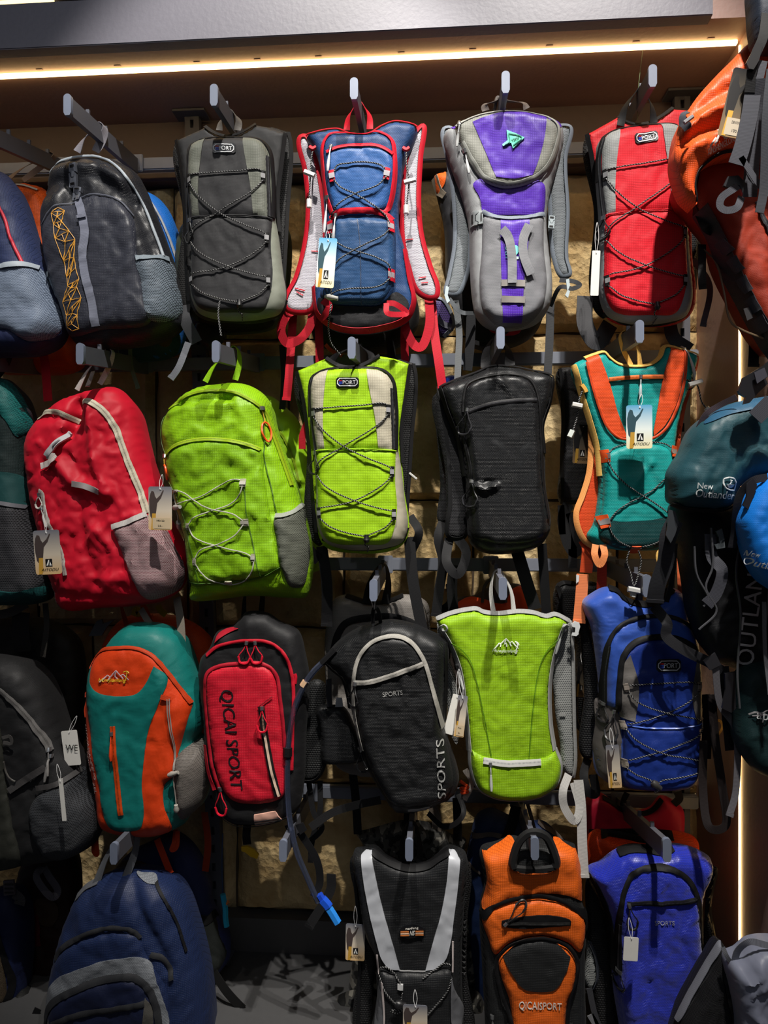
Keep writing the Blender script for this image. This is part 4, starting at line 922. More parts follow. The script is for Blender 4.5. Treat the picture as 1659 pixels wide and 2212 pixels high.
b.panel('mesh_pocket', [(1110, 738, 1), (1280, 752), (1442, 735, 1), (1440, 900), (1455, 1100), (1425, 1240), (1340, 1312), (1180, 1308), (1115, 1240), (1095, 1100), (1108, 900)], fab('#77787c', 'mesh', hole='#5a5b60', sc=.5), .003, puff=.016, R=18)
b.panel('pocket_insert', [(1205, 762, 1), (1360, 762, 1), (1352, 900), (1330, 1100), (1322, 1308, 1), (1218, 1308, 1), (1210, 1100), (1205, 900)], PUR, .004)
b.tape('elastic_hem', [(1108, 715), (1180, 745), (1280, 752), (1380, 742), (1445, 722)], 9, GW, .006, bulge=.7)
for y_ in (1105, 1192): b.tape('reflective_band', [(1208, y_), (1335, y_ + 4)], 14, pl('#77726e', .35), .006)
b.text('H2O', 1241, 940, 62, 24, 92, pl('#58b8a8', .4), lift=.006, bold=.03)
b.panel('printed_drop', [(1278, 905), (1296, 912), (1302, 930), (1294, 950), (1280, 965, 1), (1268, 940)], pl('#6fd8cc', .4), .006)
b.panel('printed_drop', [(1282, 966, 1), (1302, 966, 1), (1302, 980, 1), (1282, 980, 1)], pl('#c8e8e4', .4), .006)
b.tape('webbing_strap', [(1210, 822), (1240, 860), (1262, 960), (1265, 1110)], 19, web('#77787c'), .011)
b.tape('webbing_strap', [(1355, 800), (1325, 870), (1325, 960), (1365, 1065)], 19, web('#77787c'), .011)
b.tape('strap_slot', [(1212, 820), (1245, 870)], 10, BIND, .007); b.tape('strap_slot', [(1355, 800), (1350, 862)], 9, BIND, .007)
b.panel('lid', [(965, 250), (1060, 200), (1150, 178), (1280, 162), (1420, 190), (1520, 255), (1505, 380), (1445, 500), (1340, 570), (1230, 590), (1130, 560), (1060, 470), (1000, 360)], fab('#7c7d76', 'rip'), .004, puff=.02, R=22)
b.panel('lid_insert', [(1055, 248, 1), (1180, 200), (1300, 188), (1450, 215, 1), (1440, 320), (1400, 470), (1375, 530, 1), (1290, 552), (1180, 545, 1), (1120, 400)], PUR, .0055)
b.tape('zipper', [(965, 258), (1060, 205), (1150, 182), (1280, 165), (1420, 192), (1516, 262), (1502, 380), (1443, 496), (1340, 562), (1230, 580), (1130, 550), (1060, 460), (1000, 350)], 9, zipm('#8b8d88', '#55564f'), .006, bulge=1)
b.pull(985, 255, 'stick', 45, -97, '#b9bcbc', .010); b.pull(1015, 395, 'stick', 48, -80, '#b9bcbc', .010)
ar = b.panel('arrow_patch', [(1235, 298, 1), (1330, 338, 1), (1268, 398, 1), (1258, 366, 1), (1215, 384, 1), (1212, 374, 1), (1240, 352, 1)], pl('#5ecfae', .4), .010, g=6)
b.tape('patch_line', [(1245, 318), (1315, 340), (1270, 382)], 1.5, pl('#2d8a76', .4), .011, under=ar); b.tape('patch_line', [(1245, 318), (1250, 362), (1225, 378)], 1.5, pl('#2d8a76', .4), .011, under=ar)
b.text('Y2020', 1280, 350, 42, 12, 22, pl('#154a40', .4), lift=.0112, under=ar)
b.buckle(1078, 745, 30, 26, 90, '#8c9294', .008, name='strap_adjuster'); b.buckle(1497, 725, 14, 28, 5, '#9aa5aa', .004, name='strap_adjuster')
for x_ in (915, 1580):
    k_ = 1 if x_ < 1000 else -1
    plate3('strap_hook', [(x_ - 2 * k_, 1100 - (40 if k_ < 0 else 0)), (x_ + 15 * k_, 1105 - (40 if k_ < 0 else 0)), (x_ + 8 * k_, 1150 - (25 if k_ < 0 else 0)), (x_ + 20 * k_, 1180 - (30 if k_ < 0 else 0)), (x_ + 4 * k_, 1195 - (30 if k_ < 0 else 0)), (x_ - 10 * k_, 1150 - (30 if k_ < 0 else 0))], 1.72, pl('#a9b6ba', .4), rt, z=zD)
side_straps(rt, zD, [([(930, 1170, 1.73), (990, 1240, 1.74), (1060, 1250, 1.77)], 9, web('#606468')), ([(965, 1180, 1.76), (985, 1350, 1.76), (980, 1500, 1.75), (975, 1625, 1.74)], 14, web('#4f5254'), 1), ([(1050, 1250, 1.79), (1045, 1400, 1.79), (1030, 1560, 1.79)], 20, web('#2c2d30')), ([(1480, 1180, 1.77), (1475, 1400, 1.77), (1465, 1580, 1.77)], 17, web('#3c3d40')), ([(1530, 1070, 1.73), (1600, 1075, 1.72), (1640, 1095, 1.72), (1600, 1115, 1.72), (1530, 1110, 1.73), (1480, 1210, 1.76)], 9, web('#303236'))], 1.76)
haul('A4', rt, 1130, 150, 1352, 140, 1.73, 15, web('#5d544f'), z=zD, wide=1.3)
cord3('inner_loop', [(1175, 145, 1.74), (1195, 75, 1.74), (1235, 140, 1.74)], .004, pl('#524b48', .7), rt, z=zD)
rt = bag('dark pack with orange corner and purple hip belt hung behind the purple pack', 960, 380, 1.92)
b = Slab(rt, [(845, 490), (900, 465), (960, 450), (1400, 460), (1480, 700), (1480, 1100), (1400, 1350), (1250, 1430), (1060, 1420), (1000, 1300), (930, 1150), (900, 750), (865, 600)], 1.945, .10, 40, fab('#26262a', 'weave'), z=zD, wr=.004, seed=18)
b.panel('corner_panel', [(850, 495, 1), (905, 468), (905, 560), (870, 590)], fab('#cc5514', 'diamond'), .003)
b.tape('zipper', [(850, 500), (880, 590), (905, 620)], 12, zipm('#736a5e', '#4d463d'), .005)
sl = Slab(rt, [(840, 1165), (890, 1170), (940, 1240), (955, 1310), (900, 1378), (850, 1330), (835, 1240)], 1.82, .02, 12, fab('#3c2a62', 'mesh', hole='#1c1430', sc=1.3), 'hip_belt', z=zD)
sl.tape('binding', [(840, 1165), (890, 1172), (938, 1240), (955, 1310), (902, 1376)], 7, GW, .002); sl.tape('belt_webbing', [(850, 1265), (900, 1310), (955, 1330)], 12, web('#5a5a66'), .003)
b.panel('bottom_shade', [(1140, 1335), (1320, 1325), (1310, 1360), (1160, 1360)], fab('#c01838', 'weave'), .004)
strap('webbing_strap', [(1040, 1400, 1.84), (1150, 1410, 1.84), (1300, 1300, 1.84)], 9, BIND, rt, z=zD)

# ---- dark pack behind the blue one
rt = bag('black pack with orange trim hidden behind the blue and red pack', 740, 420, 1.92)
b = Slab(rt, [(200, 600), (700, 600), (720, 1000), (760, 1300), (640, 1430), (300, 1440), (200, 1400), (190, 1000)], 1.945, .09, 40, BLK, z=zD, wr=.004, seed=19)
strap('webbing_strap', [(260, 1420, 1.84), (290, 1450, 1.83), (350, 1480, 1.83)], 8, web('#c2501c'), rt, z=zD)
strap('webbing_strap', [(610, 1380, 1.84), (620, 1500, 1.84)], 18, BIND, rt, z=zD)
strap('webbing_strap', [(25, 1420, 1.84), (35, 1600, 1.84), (25, 1770, 1.84)], 14, BIND, rt, z=zD)
rt = bag('grey green pack showing under the charcoal badge pack', 500, 420, 1.91)
b = Slab(rt, [(1020, 500), (1580, 500), (1600, 900), (1540, 1080), (1350, 1130), (1120, 1110), (1010, 1000)], 1.93, .10, 40, fab('#39402e', 'weave'), z=zC, wr=.004, seed=22)
b.panel('bottom_shade', [(1120, 1050), (1540, 1040), (1530, 1080), (1350, 1125), (1140, 1105)], BLK, .003)
Slab(rt, [(1090, 1080), (1180, 1060), (1250, 1100), (1230, 1190), (1170, 1230), (1110, 1180)], 1.88, .03, 14, fab('#222226', 'weave', .35), 'hip_belt', z=zC, wr=.006)
# ================================================================== SECOND ROW
SIL = web('#b4aca8')
# ---- red packable backpack (F)
rt = bag('crumpled red backpack with cream zips and a grey mesh side pocket', 190, 835, 1.79)
RD = fab('#bd0f28', 'plain', .55, crease=.95)
b = Slab(rt, [(540, 285), (590, 283), (650, 310), (720, 400), (760, 540), (800, 700), (850, 850), (880, 1000), (960, 1160), (1020, 1290), (990, 1430), (900, 1500), (700, 1540), (500, 1552), (320, 1562), (290, 1530), (250, 1410), (200, 1300), (180, 1150), (130, 950), (100, 750), (95, 640), (110, 560), (180, 460), (300, 360), (400, 320)], 1.80, .15, 90, RD, 'body', z=zF, wr=.0075, seed=31, ck=.8, g=6,
    folds=[([(440, 400), (425, 500), (400, 570)], -.035, 14), ([(425, 490), (330, 470), (220, 480)], -.012, 10), ([(520, 420), (540, 560), (560, 700), (640, 900)], .016, 12), ([(360, 740), (440, 830), (590, 890)], .014, 14), ([(300, 700), (200, 800), (130, 800)], -.008, 9), ([(470, 900), (480, 1100), (560, 1400)], -.008, 10), ([(250, 1450), (500, 1480), (800, 1500)], -.006, 8), ([(640, 1050), (480, 1200)], .006, 9), ([(560, 1100), (660, 1220), (640, 1400)], .007, 10)])
b.tape('zipper', [(185, 468), (220, 445), (270, 437), (350, 450), (428, 492)], 11, zipm('#bfb6a2', '#6b655a'), .003, bulge=.5)
b.tape('zipper', [(448, 402), (470, 388), (510, 385), (590, 430), (650, 510), (700, 640), (740, 750), (790, 880), (828, 1005)], 12, zipm('#bfb6a2', '#6b655a'), .003, bulge=.5)
b.tape('zipper', [(248, 882), (262, 890), (275, 960), (300, 1050), (335, 1140), (375, 1240), (395, 1350)], 8, zipm('#ada7a0', '#6b655a'), .003, bulge=.5)
b.tape('piping', [(445, 845), (520, 860), (595, 892)], 12, pl('#a39d9c', .4), .003)
b.panel('mesh_pocket', [(660, 1085), (740, 1060), (832, 1015), (900, 1080), (960, 1190), (1012, 1310), (985, 1430), (900, 1482), (820, 1490), (760, 1360), (690, 1180)], fab('#a58f90', 'mesh', hole='#6a3038', sc=.8), .003, puff=.02, R=22)
b.tape('elastic_hem', [(658, 1085), (740, 1058), (832, 1012)], 12, web('#a9a5a2'), .006, bulge=.5)
b.panel('mesh_pocket', [(250, 1400), (280, 1440), (300, 1540), (288, 1530), (252, 1430)], fab('#a58f90', 'mesh', hole='#6a3038', sc=.8), .003)
bk = b.tape('buckle', [(410, 560), (380, 600), (345, 640), (300, 690)], 12, pl('#b4b3b6', .35), .012, th=.005)
b.tape('slot', [(385, 595), (345, 640)], 4, pl('#6a6a6e', .5), .018, under=bk)
b.tape('strap_end', [(300, 690), (350, 700), (320, 730), (262, 748)], 14, SIL, .014)
b.pull(252, 905, 'loop', 30, -95, '#c8c4be', .008); b.pull(265, 980, 'stick', 42, -75, '#c0bcb8', .008)
haul('B1', rt, 432, 318, 560, 285, 1.74, 12, SIL, z=zF)
strap('webbing_strap', [(490, 300, 1.76), (510, 250, 1.78), (522, 215, 1.80)], 10, SIL, rt, z=zF)
strap('webbing_strap', [(790, 1545, 1.80), (850, 1640, 1.78), (975, 1790, 1.75)], 15, web('#a19a8e'), rt, z=zF, end=1)
strap('webbing_strap', [(990, 1480, 1.79), (1010, 1600, 1.77), (1020, 1750, 1.75), (1025, 1880, 1.74)], 18, web('#8e8478'), rt, z=zF, end=1)
side_straps(rt, zF, [([(945, 1180, 1.78), (990, 1200, 1.77), (1025, 1250, 1.78)], 16, SIL), ([(960, 1240, 1.79), (1000, 1290, 1.78), (1025, 1290, 1.78)], 8, web('#b01828'))], 1.78)
hang_tag('dusk coloured printed tag with logo hanging low on the red backpack', 266, 1226, 158, 258, 3, 1.628, z=zF, kind='dusk', knot=(250, 960))
# ---- lime backpack (F)
rt = bag('big lime green backpack with pale cord lacing and orange zip pulls', 480, 835, 1.79)
LM = fab('#80b008', 'rip', .45, crease=.7); OL = zipm('#7f9a12', '#4c5c10')
b = Slab(rt, [(990, 330), (1090, 280), (1140, 270), (1330, 262), (1420, 300), (1480, 360), (1510, 480), (1545, 600), (1590, 720), (1635, 840), (1660, 930), (1700, 1060), (1728, 1200), (1730, 1380), (1690, 1490), (1600, 1495), (1400, 1485), (1300, 1490), (1150, 1510), (1040, 1505), (1035, 1400), (1000, 1150), (920, 850), (882, 650), (875, 500), (920, 410)], 1.80, .17, 85, LM, 'body', z=zF, wr=.008, seed=33, g=6,
    folds=[([(1000, 400), (1150, 380), (1290, 375)], -.02, 9), ([(950, 450), (1100, 390), (1300, 400)], .01, 9), ([(1040, 1500), (1300, 1440), (1600, 1420)], .008, 14), ([(1480, 450), (1500, 700), (1560, 1000)], -.006, 8), ([(1380, 660), (1440, 740), (1380, 820)], -.008, 9)])
b.panel('front_pocket', [(925, 690), (1000, 635), (1100, 608), (1250, 602), (1400, 625), (1468, 660), (1490, 800), (1525, 1000), (1560, 1200), (1585, 1310), (1480, 1358), (1250, 1392), (1060, 1395), (1020, 1150), (960, 900)], fab('#78a808', 'rip', .5, crease=.7), .002, puff=.018, R=26)
b.tape('zipper', [(935, 420), (1000, 375), (1080, 340), (1150, 326), (1300, 330), (1400, 372), (1470, 425), (1505, 520), (1570, 700), (1625, 850)], 6, OL, .003, bulge=.7)
b.tape('zipper', [(925, 688), (1000, 640), (1100, 608), (1250, 603), (1400, 628), (1470, 655)], 8, OL, .005, bulge=.7)
for q_ in ([(1470, 440), (1480, 560), (1490, 720), (1530, 870), (1560, 1020)], [(1395, 870), (1410, 1020), (1450, 1220), (1480, 1360)], [(940, 820), (1000, 900), (1050, 1030), (1090, 1180), (1140, 1385)], [(1055, 1393), (1250, 1392), (1480, 1360), (1585, 1305)], [(895, 450), (890, 600), (935, 700)]):
    b.tape('seam', q_, 1.6, pl('#3f6410', .6), .004)
b.panel('mesh_pocket', [(1556, 1022), (1650, 1000), (1675, 960), (1700, 1080), (1722, 1200), (1715, 1340), (1690, 1420), (1640, 1415), (1590, 1310), (1565, 1160)], fab('#5f6258', 'mesh', hole='#23261e', sc=.8), .003, puff=.02, R=16)
b.tape('elastic_hem', [(1554, 1022), (1600, 1018), (1650, 995), (1678, 955)], 9, web('#8b8f86'), .006, bulge=.5)
b.panel('side_mesh', [(1000, 1090), (1035, 1180), (1050, 1380), (1040, 1480), (1030, 1470), (1010, 1300)], fab('#3a4030', 'mesh', hole='#1c2018'), .003)
GC = pl('#a9a89e', .5)
b.cord('bungee_cord', [(990, 985), (1000, 965), (1060, 945), (1170, 910), (1270, 850), (1340, 822), (1385, 830)], .0015, GC, .006)
b.cord('bungee_cord', [(1388, 858), (1375, 900), (1320, 955), (1200, 1000), (1110, 1040), (1085, 1075)], .0015, GC, .007)
b.cord('bungee_cord', [(1085, 1085), (1100, 1120), (1170, 1162), (1300, 1200), (1400, 1225), (1442, 1248)], .0015, GC, .006)
b.cord('bungee_cord', [(1450, 1262), (1440, 1320), (1390, 1378), (1310, 1402), (1200, 1372), (1140, 1310), (1122, 1275)], .0015, GC, .006)
b.cord('bungee_cord', [(1122, 1262), (1150, 1215), (1270, 1170), (1350, 1125), (1392, 1070)], .0015, GC, .008)
b.cord('bungee_cord', [(1390, 1048), (1340, 1015), (1200, 980), (1110, 930), (1060, 895), (1008, 885), (990, 900), (998, 940), (1012, 972)], .0015, GC, .008)
for x, y, w_, h_ in ((1388, 842, 13, 12), (1397, 1058, 16, 11), (1444, 1250, 8, 12), (1008, 886, 13, 5), (1080, 1080, 7, 10), (1120, 1272, 8, 11), (1300, 1390, 14, 6)): b.loop(x, y, w_, h_, 0, '#a3a095', '#9a9a80')
b.lock(1010, 975, '#9f9e98', 26, .006, 5, .012); b.cord('bungee_cord', [(1000, 985), (1008, 1030), (985, 1070)], .0014, GC, .012); b.lock(983, 1078, '#aaa9a4', 18, .0085, 60, .012, name='cord_end')
b.pull(1465, 420, 'tab', 74, -78, '#ef5a1e', .008); b.pull(928, 688, 'tab', 50, -88, '#ef5a1e', .010)
haul('B2', rt, 1150, 272, 1318, 262, 1.74, 13, web('#80b010'), z=zF)
hang_tag('dusk coloured tag with handwritten note hanging off the left edge of the big lime backpack', 897, 980, 138, 250, -1, 1.62, z=zF, kind='dusk', logo=False, note=('180/22', '22.-'), knot=(908, 790))
rt = bag('crumpled lime green backpack hung behind the big laced one', 580, 860, 1.93)
b = Slab(rt, [(1250, 320), (1400, 330), (1500, 340), (1580, 400), (1650, 470), (1700, 600), (1750, 760), (1775, 1000), (1810, 1150), (1790, 1320), (1700, 1350), (1500, 1300), (1300, 1300)], 1.95, .12, 50, fab('#88b814', 'plain', .5, crease=1.), 'body', z=zF, wr=.012, seed=35)
b.tape('zipper', [(1500, 480), (1580, 560), (1640, 680), (1690, 860)], 5, OL, .003)
# ---- partial teal pack at left (F)
rt = bag('teal and black backpack with mesh pocket cut by the left edge', -10, 815, 1.80)
b = Slab(rt, [(-200, 260), (0, 245), (70, 310), (105, 400), (135, 520), (120, 600), (125, 800), (150, 1000), (190, 1150), (260, 1380), (250, 1490), (130, 1520), (0, 1530), (-200, 1520)], 1.81, .13, 50, fab('#1d2a2a', 'rip'), 'body', z=zF, wr=.005, seed=36)
b.panel('teal_panel', [(-150, 250), (0, 250), (70, 315), (105, 400), (134, 520), (100, 580), (60, 500), (0, 440), (-150, 400)], fab('#0f5f5c', 'mesh', hole='#0a4444'), .003, puff=.006)
b.panel('teal_panel', [(-150, 770), (0, 775), (112, 800), (135, 960), (-150, 950)], fab('#1a4646', 'weave'), .003)
b.panel('mesh_pocket', [(-150, 950), (0, 950), (135, 975), (170, 1130), (240, 1400), (150, 1490), (-150, 1490)], fab('#3a3a3e', 'mesh', hole='#141416', sc=1.2), .003, puff=.015, R=20)
b.tape('elastic_hem', [(-150, 955), (0, 948), (138, 972)], 8, web('#5e5e64'), .006)
b.panel('bottom_shade', [(-150, 1440), (150, 1440), (250, 1420), (235, 1495), (0, 1525), (-150, 1520)], fab('#0f4646', 'rip'), .018)
strap('load_strap', [(110, 425, 1.76), (150, 450, 1.76), (170, 490, 1.78)], 22, web('#6a6a70'), rt, z=zF)
haul('B0', rt, -80, 260, -20, 255, 1.75, 12, BIND, z=zF)

# ---- black mesh pack (G)
rt = bag('plain black mesh textured pack with black pull loops, second row', 1080, 790, 1.745)
BD = fab('#111214', 'diamond', .36, crease=.35); BN = fab('#222225', 'mesh', hole='#060606')
sl = Slab(rt, [(905, 350), (950, 380), (1000, 540), (1050, 780), (1062, 1050), (1045, 1195), (955, 1192), (945, 1000), (935, 800), (890, 560), (880, 430)], 1.76, .02, 14, BN, 'shoulder_strap', z=zG)
sl.tape('binding', [(900, 350), (935, 560), (960, 800), (965, 1000), (958, 1190), (1040, 1195), (1062, 1050)], 8, BIND, .003)
sl = Slab(rt, [(872, 400), (905, 380), (930, 600), (945, 900), (945, 1110), (905, 1115), (910, 900), (890, 620)], 1.80, .015, 10, BN, 'shoulder_strap', z=zG)
b = Slab(rt, [(905, 345), (1000, 300), (1130, 250), (1180, 225), (1300, 222), (1400, 240), (1552, 285), (1545, 400), (1500, 560), (1508, 700), (1512, 900), (1538, 1150), (1485, 1240), (1300, 1292), (1150, 1282), (1080, 1230), (1062, 1100), (1050, 850), (1010, 640), (945, 480)], 1.75, .085, 40, BD, 'body', z=zG, sd=.3, wr=.004, seed=41,
   folds=[([(1090, 905), (1150, 925), (1220, 905)], .012, 7), ([(1060, 870), (1150, 890), (1230, 880)], -.006, 7), ([(1230, 320), (1300, 400)], .006, 8)])
b.panel('front_panel', [(1040, 430), (1052, 360), (1110, 318), (1200, 298), (1300, 290), (1400, 318), (1440, 380), (1470, 600), (1480, 850), (1515, 1100), (1500, 1190), (1400, 1225), (1200, 1225), (1095, 1190), (1072, 1000), (1060, 700), (1040, 520)], BD, .002, puff=.016, R=24)
b.tape('piping', [(1035, 500), (1042, 400), (1060, 345), (1120, 312), (1200, 295), (1300, 287), (1400, 312), (1440, 370), (1470, 600), (1480, 850), (1515, 1090)], 5, BIND, .004, bulge=1)
b.zipper([(1062, 500), (1120, 478), (1200, 455), (1320, 440), (1442, 432)], 9, '#141416', '#35353a')
b.zipper([(1036, 620), (1060, 720), (1075, 800), (1082, 885)], 6, '#141416', '#35353a')
b.tape('binding', [(905, 346), (1000, 302), (1130, 255), (1180, 230), (1300, 226), (1400, 243), (1552, 286)], 6, BIND, .003, bulge=1)
b.tape('binding', [(1548, 290), (1535, 420), (1492, 560), (1500, 720)], 7, BIND, .003, bulge=1); b.tape('binding', [(908, 350), (950, 480), (1010, 640), (1045, 850)], 7, BIND, .003, bulge=1)
b.pull(1060, 490, 'loop', 52, -100, '#2c2c30', .010); b.pull(1085, 885, 'loop', 54, -96, '#2c2c30', .010)
haul('B4', rt, 1165, 245, 1300, 232, 1.73, 22, web('#1a1a1c'), z=zG)
side_straps(rt, zG, [([(925, 1110, 1.79), (900, 1200, 1.78), (925, 1330, 1.78), (905, 1480, 1.78), (885, 1635, 1.78)], 21, BIND, 1), ([(1000, 1190, 1.75), (1055, 1280, 1.74), (1010, 1400, 1.73), (945, 1330, 1.74), (960, 1200, 1.76)], 20, BIND), ([(985, 1350, 1.79), (975, 1480, 1.79), (985, 1620, 1.79)], 22, BIND),
   ([(1340, 1270, 1.79), (1385, 1420, 1.78), (1440, 1595, 1.77)], 27, web('#101012'), 1), ([(1478, 1230, 1.78), (1490, 1400, 1.78), (1505, 1640, 1.78)], 20, BIND, 1)], 1.77)
rt = bag('cobalt blue pack peeping out left of the plain black mesh pack', 965, 800, 1.92)
Slab(rt, [(925, 300), (960, 280), (1000, 280), (1200, 300), (1200, 700), (950, 700)], 1.94, .07, 20, fab('#2a4cc0', 'mesh', hole='#142a80'), 'body', z=zG, wr=.003)

# ---- teal and orange vest pack (H)
rt = bag('teal vest pack with orange V bands and pale yellow bindings', 1375, 765, 1.735)
TL = fab('#12948f', 'diamond', .45); ORG = fab('#e0501c', 'mesh', hole='#b8380c', sc=.7); YEL = web('#e6b864'); ORW = web('#dc5228')
sl = Slab(rt, [(310, 720), (345, 860), (372, 1050), (372, 1250), (330, 1500), (310, 1590), (245, 1540), (205, 1440), (205, 1340), (260, 1180), (296, 1000)], 1.75, .02, 14, fab('#d8481a', 'mesh', hole='#a83410', sc=.8), 'shoulder_strap', z=zH)
sl.tape('binding', [(300, 720), (305, 900), (292, 1080), (245, 1240), (205, 1350), (215, 1450), (260, 1540), (320, 1585)], 11, web('#e59a58'), .004, bulge=.8)
sl = Slab(rt, [(1042, 275), (1020, 420), (960, 620), (925, 820), (900, 1000), (890, 1000), (900, 820), (935, 640), (985, 420), (1010, 280)], 1.765, .015, 6, fab('#c84a24', 'weave'), 'shoulder_strap', z=zH)
b = Slab(rt, [(188, 340), (262, 292), (340, 264), (400, 250), (440, 290), (500, 332), (600, 348), (720, 332), (780, 285), (812, 212), (860, 212), (920, 228), (1042, 270), (1020, 400), (945, 620), (905, 800), (890, 1000), (880, 1200), (885, 1400), (870, 1540), (800, 1600), (700, 1612), (450, 1602), (350, 1575), (290, 1510), (330, 1440), (360, 1300), (372, 1100), (355, 900), (300, 720), (250, 560)], 1.74, .05, 20, TL, 'body', z=zH, sd=.4, wr=.003, seed=43, folds=[([(700, 1010), (560, 1200)], .007, 8), ([(620, 980), (760, 1180)], -.004, 8)])
b.tape('neck_binding', [(262, 292), (340, 264), (400, 250), (440, 290), (500, 332), (600, 348), (720, 332), (780, 285), (812, 214), (920, 230), (1040, 272)], 7, YEL, .004, bulge=1)
b.tape('binding', [(190, 340), (250, 560), (300, 720), (350, 900), (368, 1100)], 9, YEL, .003, bulge=1)
b.panel('lower_pocket', [(385, 960), (450, 920), (550, 885), (700, 880), (820, 912), (862, 1000), (866, 1250), (862, 1450), (800, 1560), (700, 1600), (480, 1592), (370, 1530), (352, 1470), (380, 1300), (388, 1100)], TL, .002, puff=.018, R=20)
b.panel('bottom_shade', [(372, 1400), (480, 1410), (700, 1400), (868, 1380), (862, 1480), (800, 1562), (700, 1602), (480, 1594), (362, 1530), (352, 1470)], fab('#0b3e3f', 'diamond', .5), .003)  # shadow low on the pocket, put in as a darker teal sheet
b.panel('v_band', [(268, 300, 1), (350, 264, 1), (420, 455), (478, 660), (545, 840, 1), (480, 830), (400, 740), (345, 600), (300, 430)], fab('#dc4c1a', 'diamond', .5), .004)
b.panel('v_band', [(850, 222, 1), (932, 232, 1), (926, 400), (885, 590), (800, 760), (725, 830, 1), (722, 800, 1), (752, 640), (790, 430)], fab('#dc4c1a', 'diamond', .5), .004)
b.tape('zipper', [(270, 330), (305, 480), (350, 630), (410, 770), (490, 845), (600, 855), (720, 845), (810, 775), (890, 610), (935, 420), (940, 240)], 6, zipm('#c8441c', '#6e2812'), .006, bulge=1)
b.tape('zipper', [(420, 448), (600, 434), (788, 430)], 9, zipm('#d8682a', '#823c16'), .005, bulge=1)
b.pull(632, 432, 'stick', 44, -92, '#c3d4d6', .010); b.pull(935, 235, 'stick', 72, -70, '#c8cac8', .012)
for x, y, w_, h_, r_ in ((392, 968, 17, 20, 3), (868, 935, 15, 18, -4), (383, 1412, 20, 20, 14), (855, 1375, 12, 16, 0), (600, 1600, 20, 11, 0)): b.loop(x, y, w_, h_, r_, '#7e7a7a', '#d8501e')
b.cord('bungee_cord', [(415, 945), (450, 915), (520, 890), (620, 878), (740, 876), (810, 890), (842, 912)], .0016, CORD, .006)
b.cord('bungee_cord', [(405, 1000), (430, 1060), (480, 1120), (560, 1190), (640, 1240), (720, 1290), (800, 1350), (840, 1385)], .0016, CORD, .008)
b.cord('bungee_cord', [(862, 975), (850, 1040), (790, 1120), (720, 1190), (640, 1238), (540, 1290), (460, 1345), (415, 1400)], .0016, CORD, .006)
b.cord('bungee_cord', [(410, 1440), (430, 1490), (480, 1545), (560, 1585)], .0016, CORD, .006); b.cord('bungee_cord', [(640, 1582), (720, 1560), (800, 1500), (850, 1420)], .0016, CORD, .006)
cord3('cord_tail', [(568, 1610, 1.66), (550, 1680, 1.66), (575, 1760, 1.66), (600, 1850, 1.65), (632, 1760, 1.66), (648, 1680, 1.66), (630, 1610, 1.66)], .0017, CORD, rt, z=zH)
cord3('cord_lock', [(558, 1872), (640, 1888)], .0065, pl('#c4c4c2', .4), rt, z=zH, D=1.64); cord3('cord_lock', [(600, 1885), (592, 1925)], .007, pl('#b0b2b2', .4), rt, z=zH, D=1.645)
for pts, lk1, lk2 in (([(255, 500), (225, 580), (215, 680), (180, 800)], [(178, 612), (245, 625)], [(182, 790), (160, 835)]), ([(950, 440), (1030, 480), (1060, 590), (1100, 645)], [(975, 480), (1065, 452)], [(1092, 635), (1120, 662)])):
    cord3('sternum_cord', pts, .0018, CORD, rt, z=zH, D=1.70); cord3('cord_lock', lk1, .006, pl('#c9c7c2', .4), rt, z=zH, D=1.69); cord3('cord_end', lk2, .0065, pl('#c9cfca', .4), rt, z=zH, D=1.69)
cord3('sternum_cord', [(940, 470), (985, 430), (1020, 460), (985, 510), (940, 490)], .0016, CORD, rt, z=zH, D=1.71)
cord3('cord_loop', [(240, 480), (262, 510), (270, 530)], .006, pl('#c9963c', .6), rt, z=zH, D=1.70)
side_straps(rt, zH, [([(262, 1540, 1.76), (285, 1600, 1.75), (270, 1760, 1.76)], 26, ORW), ([(248, 1770, 1.72), (240, 1900, 1.72), (222, 2100, 1.72)], 25, web('#e08050'), 1), ([(375, 1590, 1.77), (380, 1720, 1.77), (375, 1900, 1.77)], 20, web('#c8381c')),
   ([(335, 1570, 1.70), (330, 1640, 1.69), (365, 1705, 1.69), (398, 1640, 1.69), (385, 1570, 1.70)], 14, web('#e08850')), ([(820, 1560, 1.70), (765, 1630, 1.69), (775, 1690, 1.69), (815, 1640, 1.69), (805, 1570, 1.70)], 9, YEL),
   ([(905, 1450, 1.76), (920, 1650, 1.76), (925, 1850, 1.76), (930, 1920, 1.76)], 18, web('#d86a40'))], 1.74)
haul('B5', rt, 578, 345, 640, 345, 1.72, 10, YEL, z=zH)
hang_tag('sky blue printed card tag hanging at the middle of the teal vest pack', 635, 765, 170, 290, 1, 1.625, z=zH, knot=(650, 540))
plate3('strap_hook', [(205, 1775), (225, 1780), (222, 1820), (240, 2120), (222, 2140), (205, 2120), (196, 1820)][0:3] + [(205, 1835)], 1.715, pl('#c9cccc', .4), rt, z=zH)
plate3('strap_hook', [(188, 2090), (225, 2100), (232, 2130), (222, 2165), (205, 2160), (212, 2130), (190, 2115)], 1.715, pl('#c9cccc', .4), rt, z=zH)
rt = bag('black mesh harness pack with a brown printed tag, left of the teal vest pack', 1225, 800, 1.90)
b = Slab(rt, [(92, 365), (180, 350), (400, 340), (400, 1200), (240, 1290), (190, 1295), (112, 1290), (108, 1000), (120, 700)], 1.92, .05, 16, BN, 'body', z=zH, wr=.003)
b.tape('binding', [(95, 366), (120, 700), (110, 1000), (112, 1290)], 6, BIND, .003)
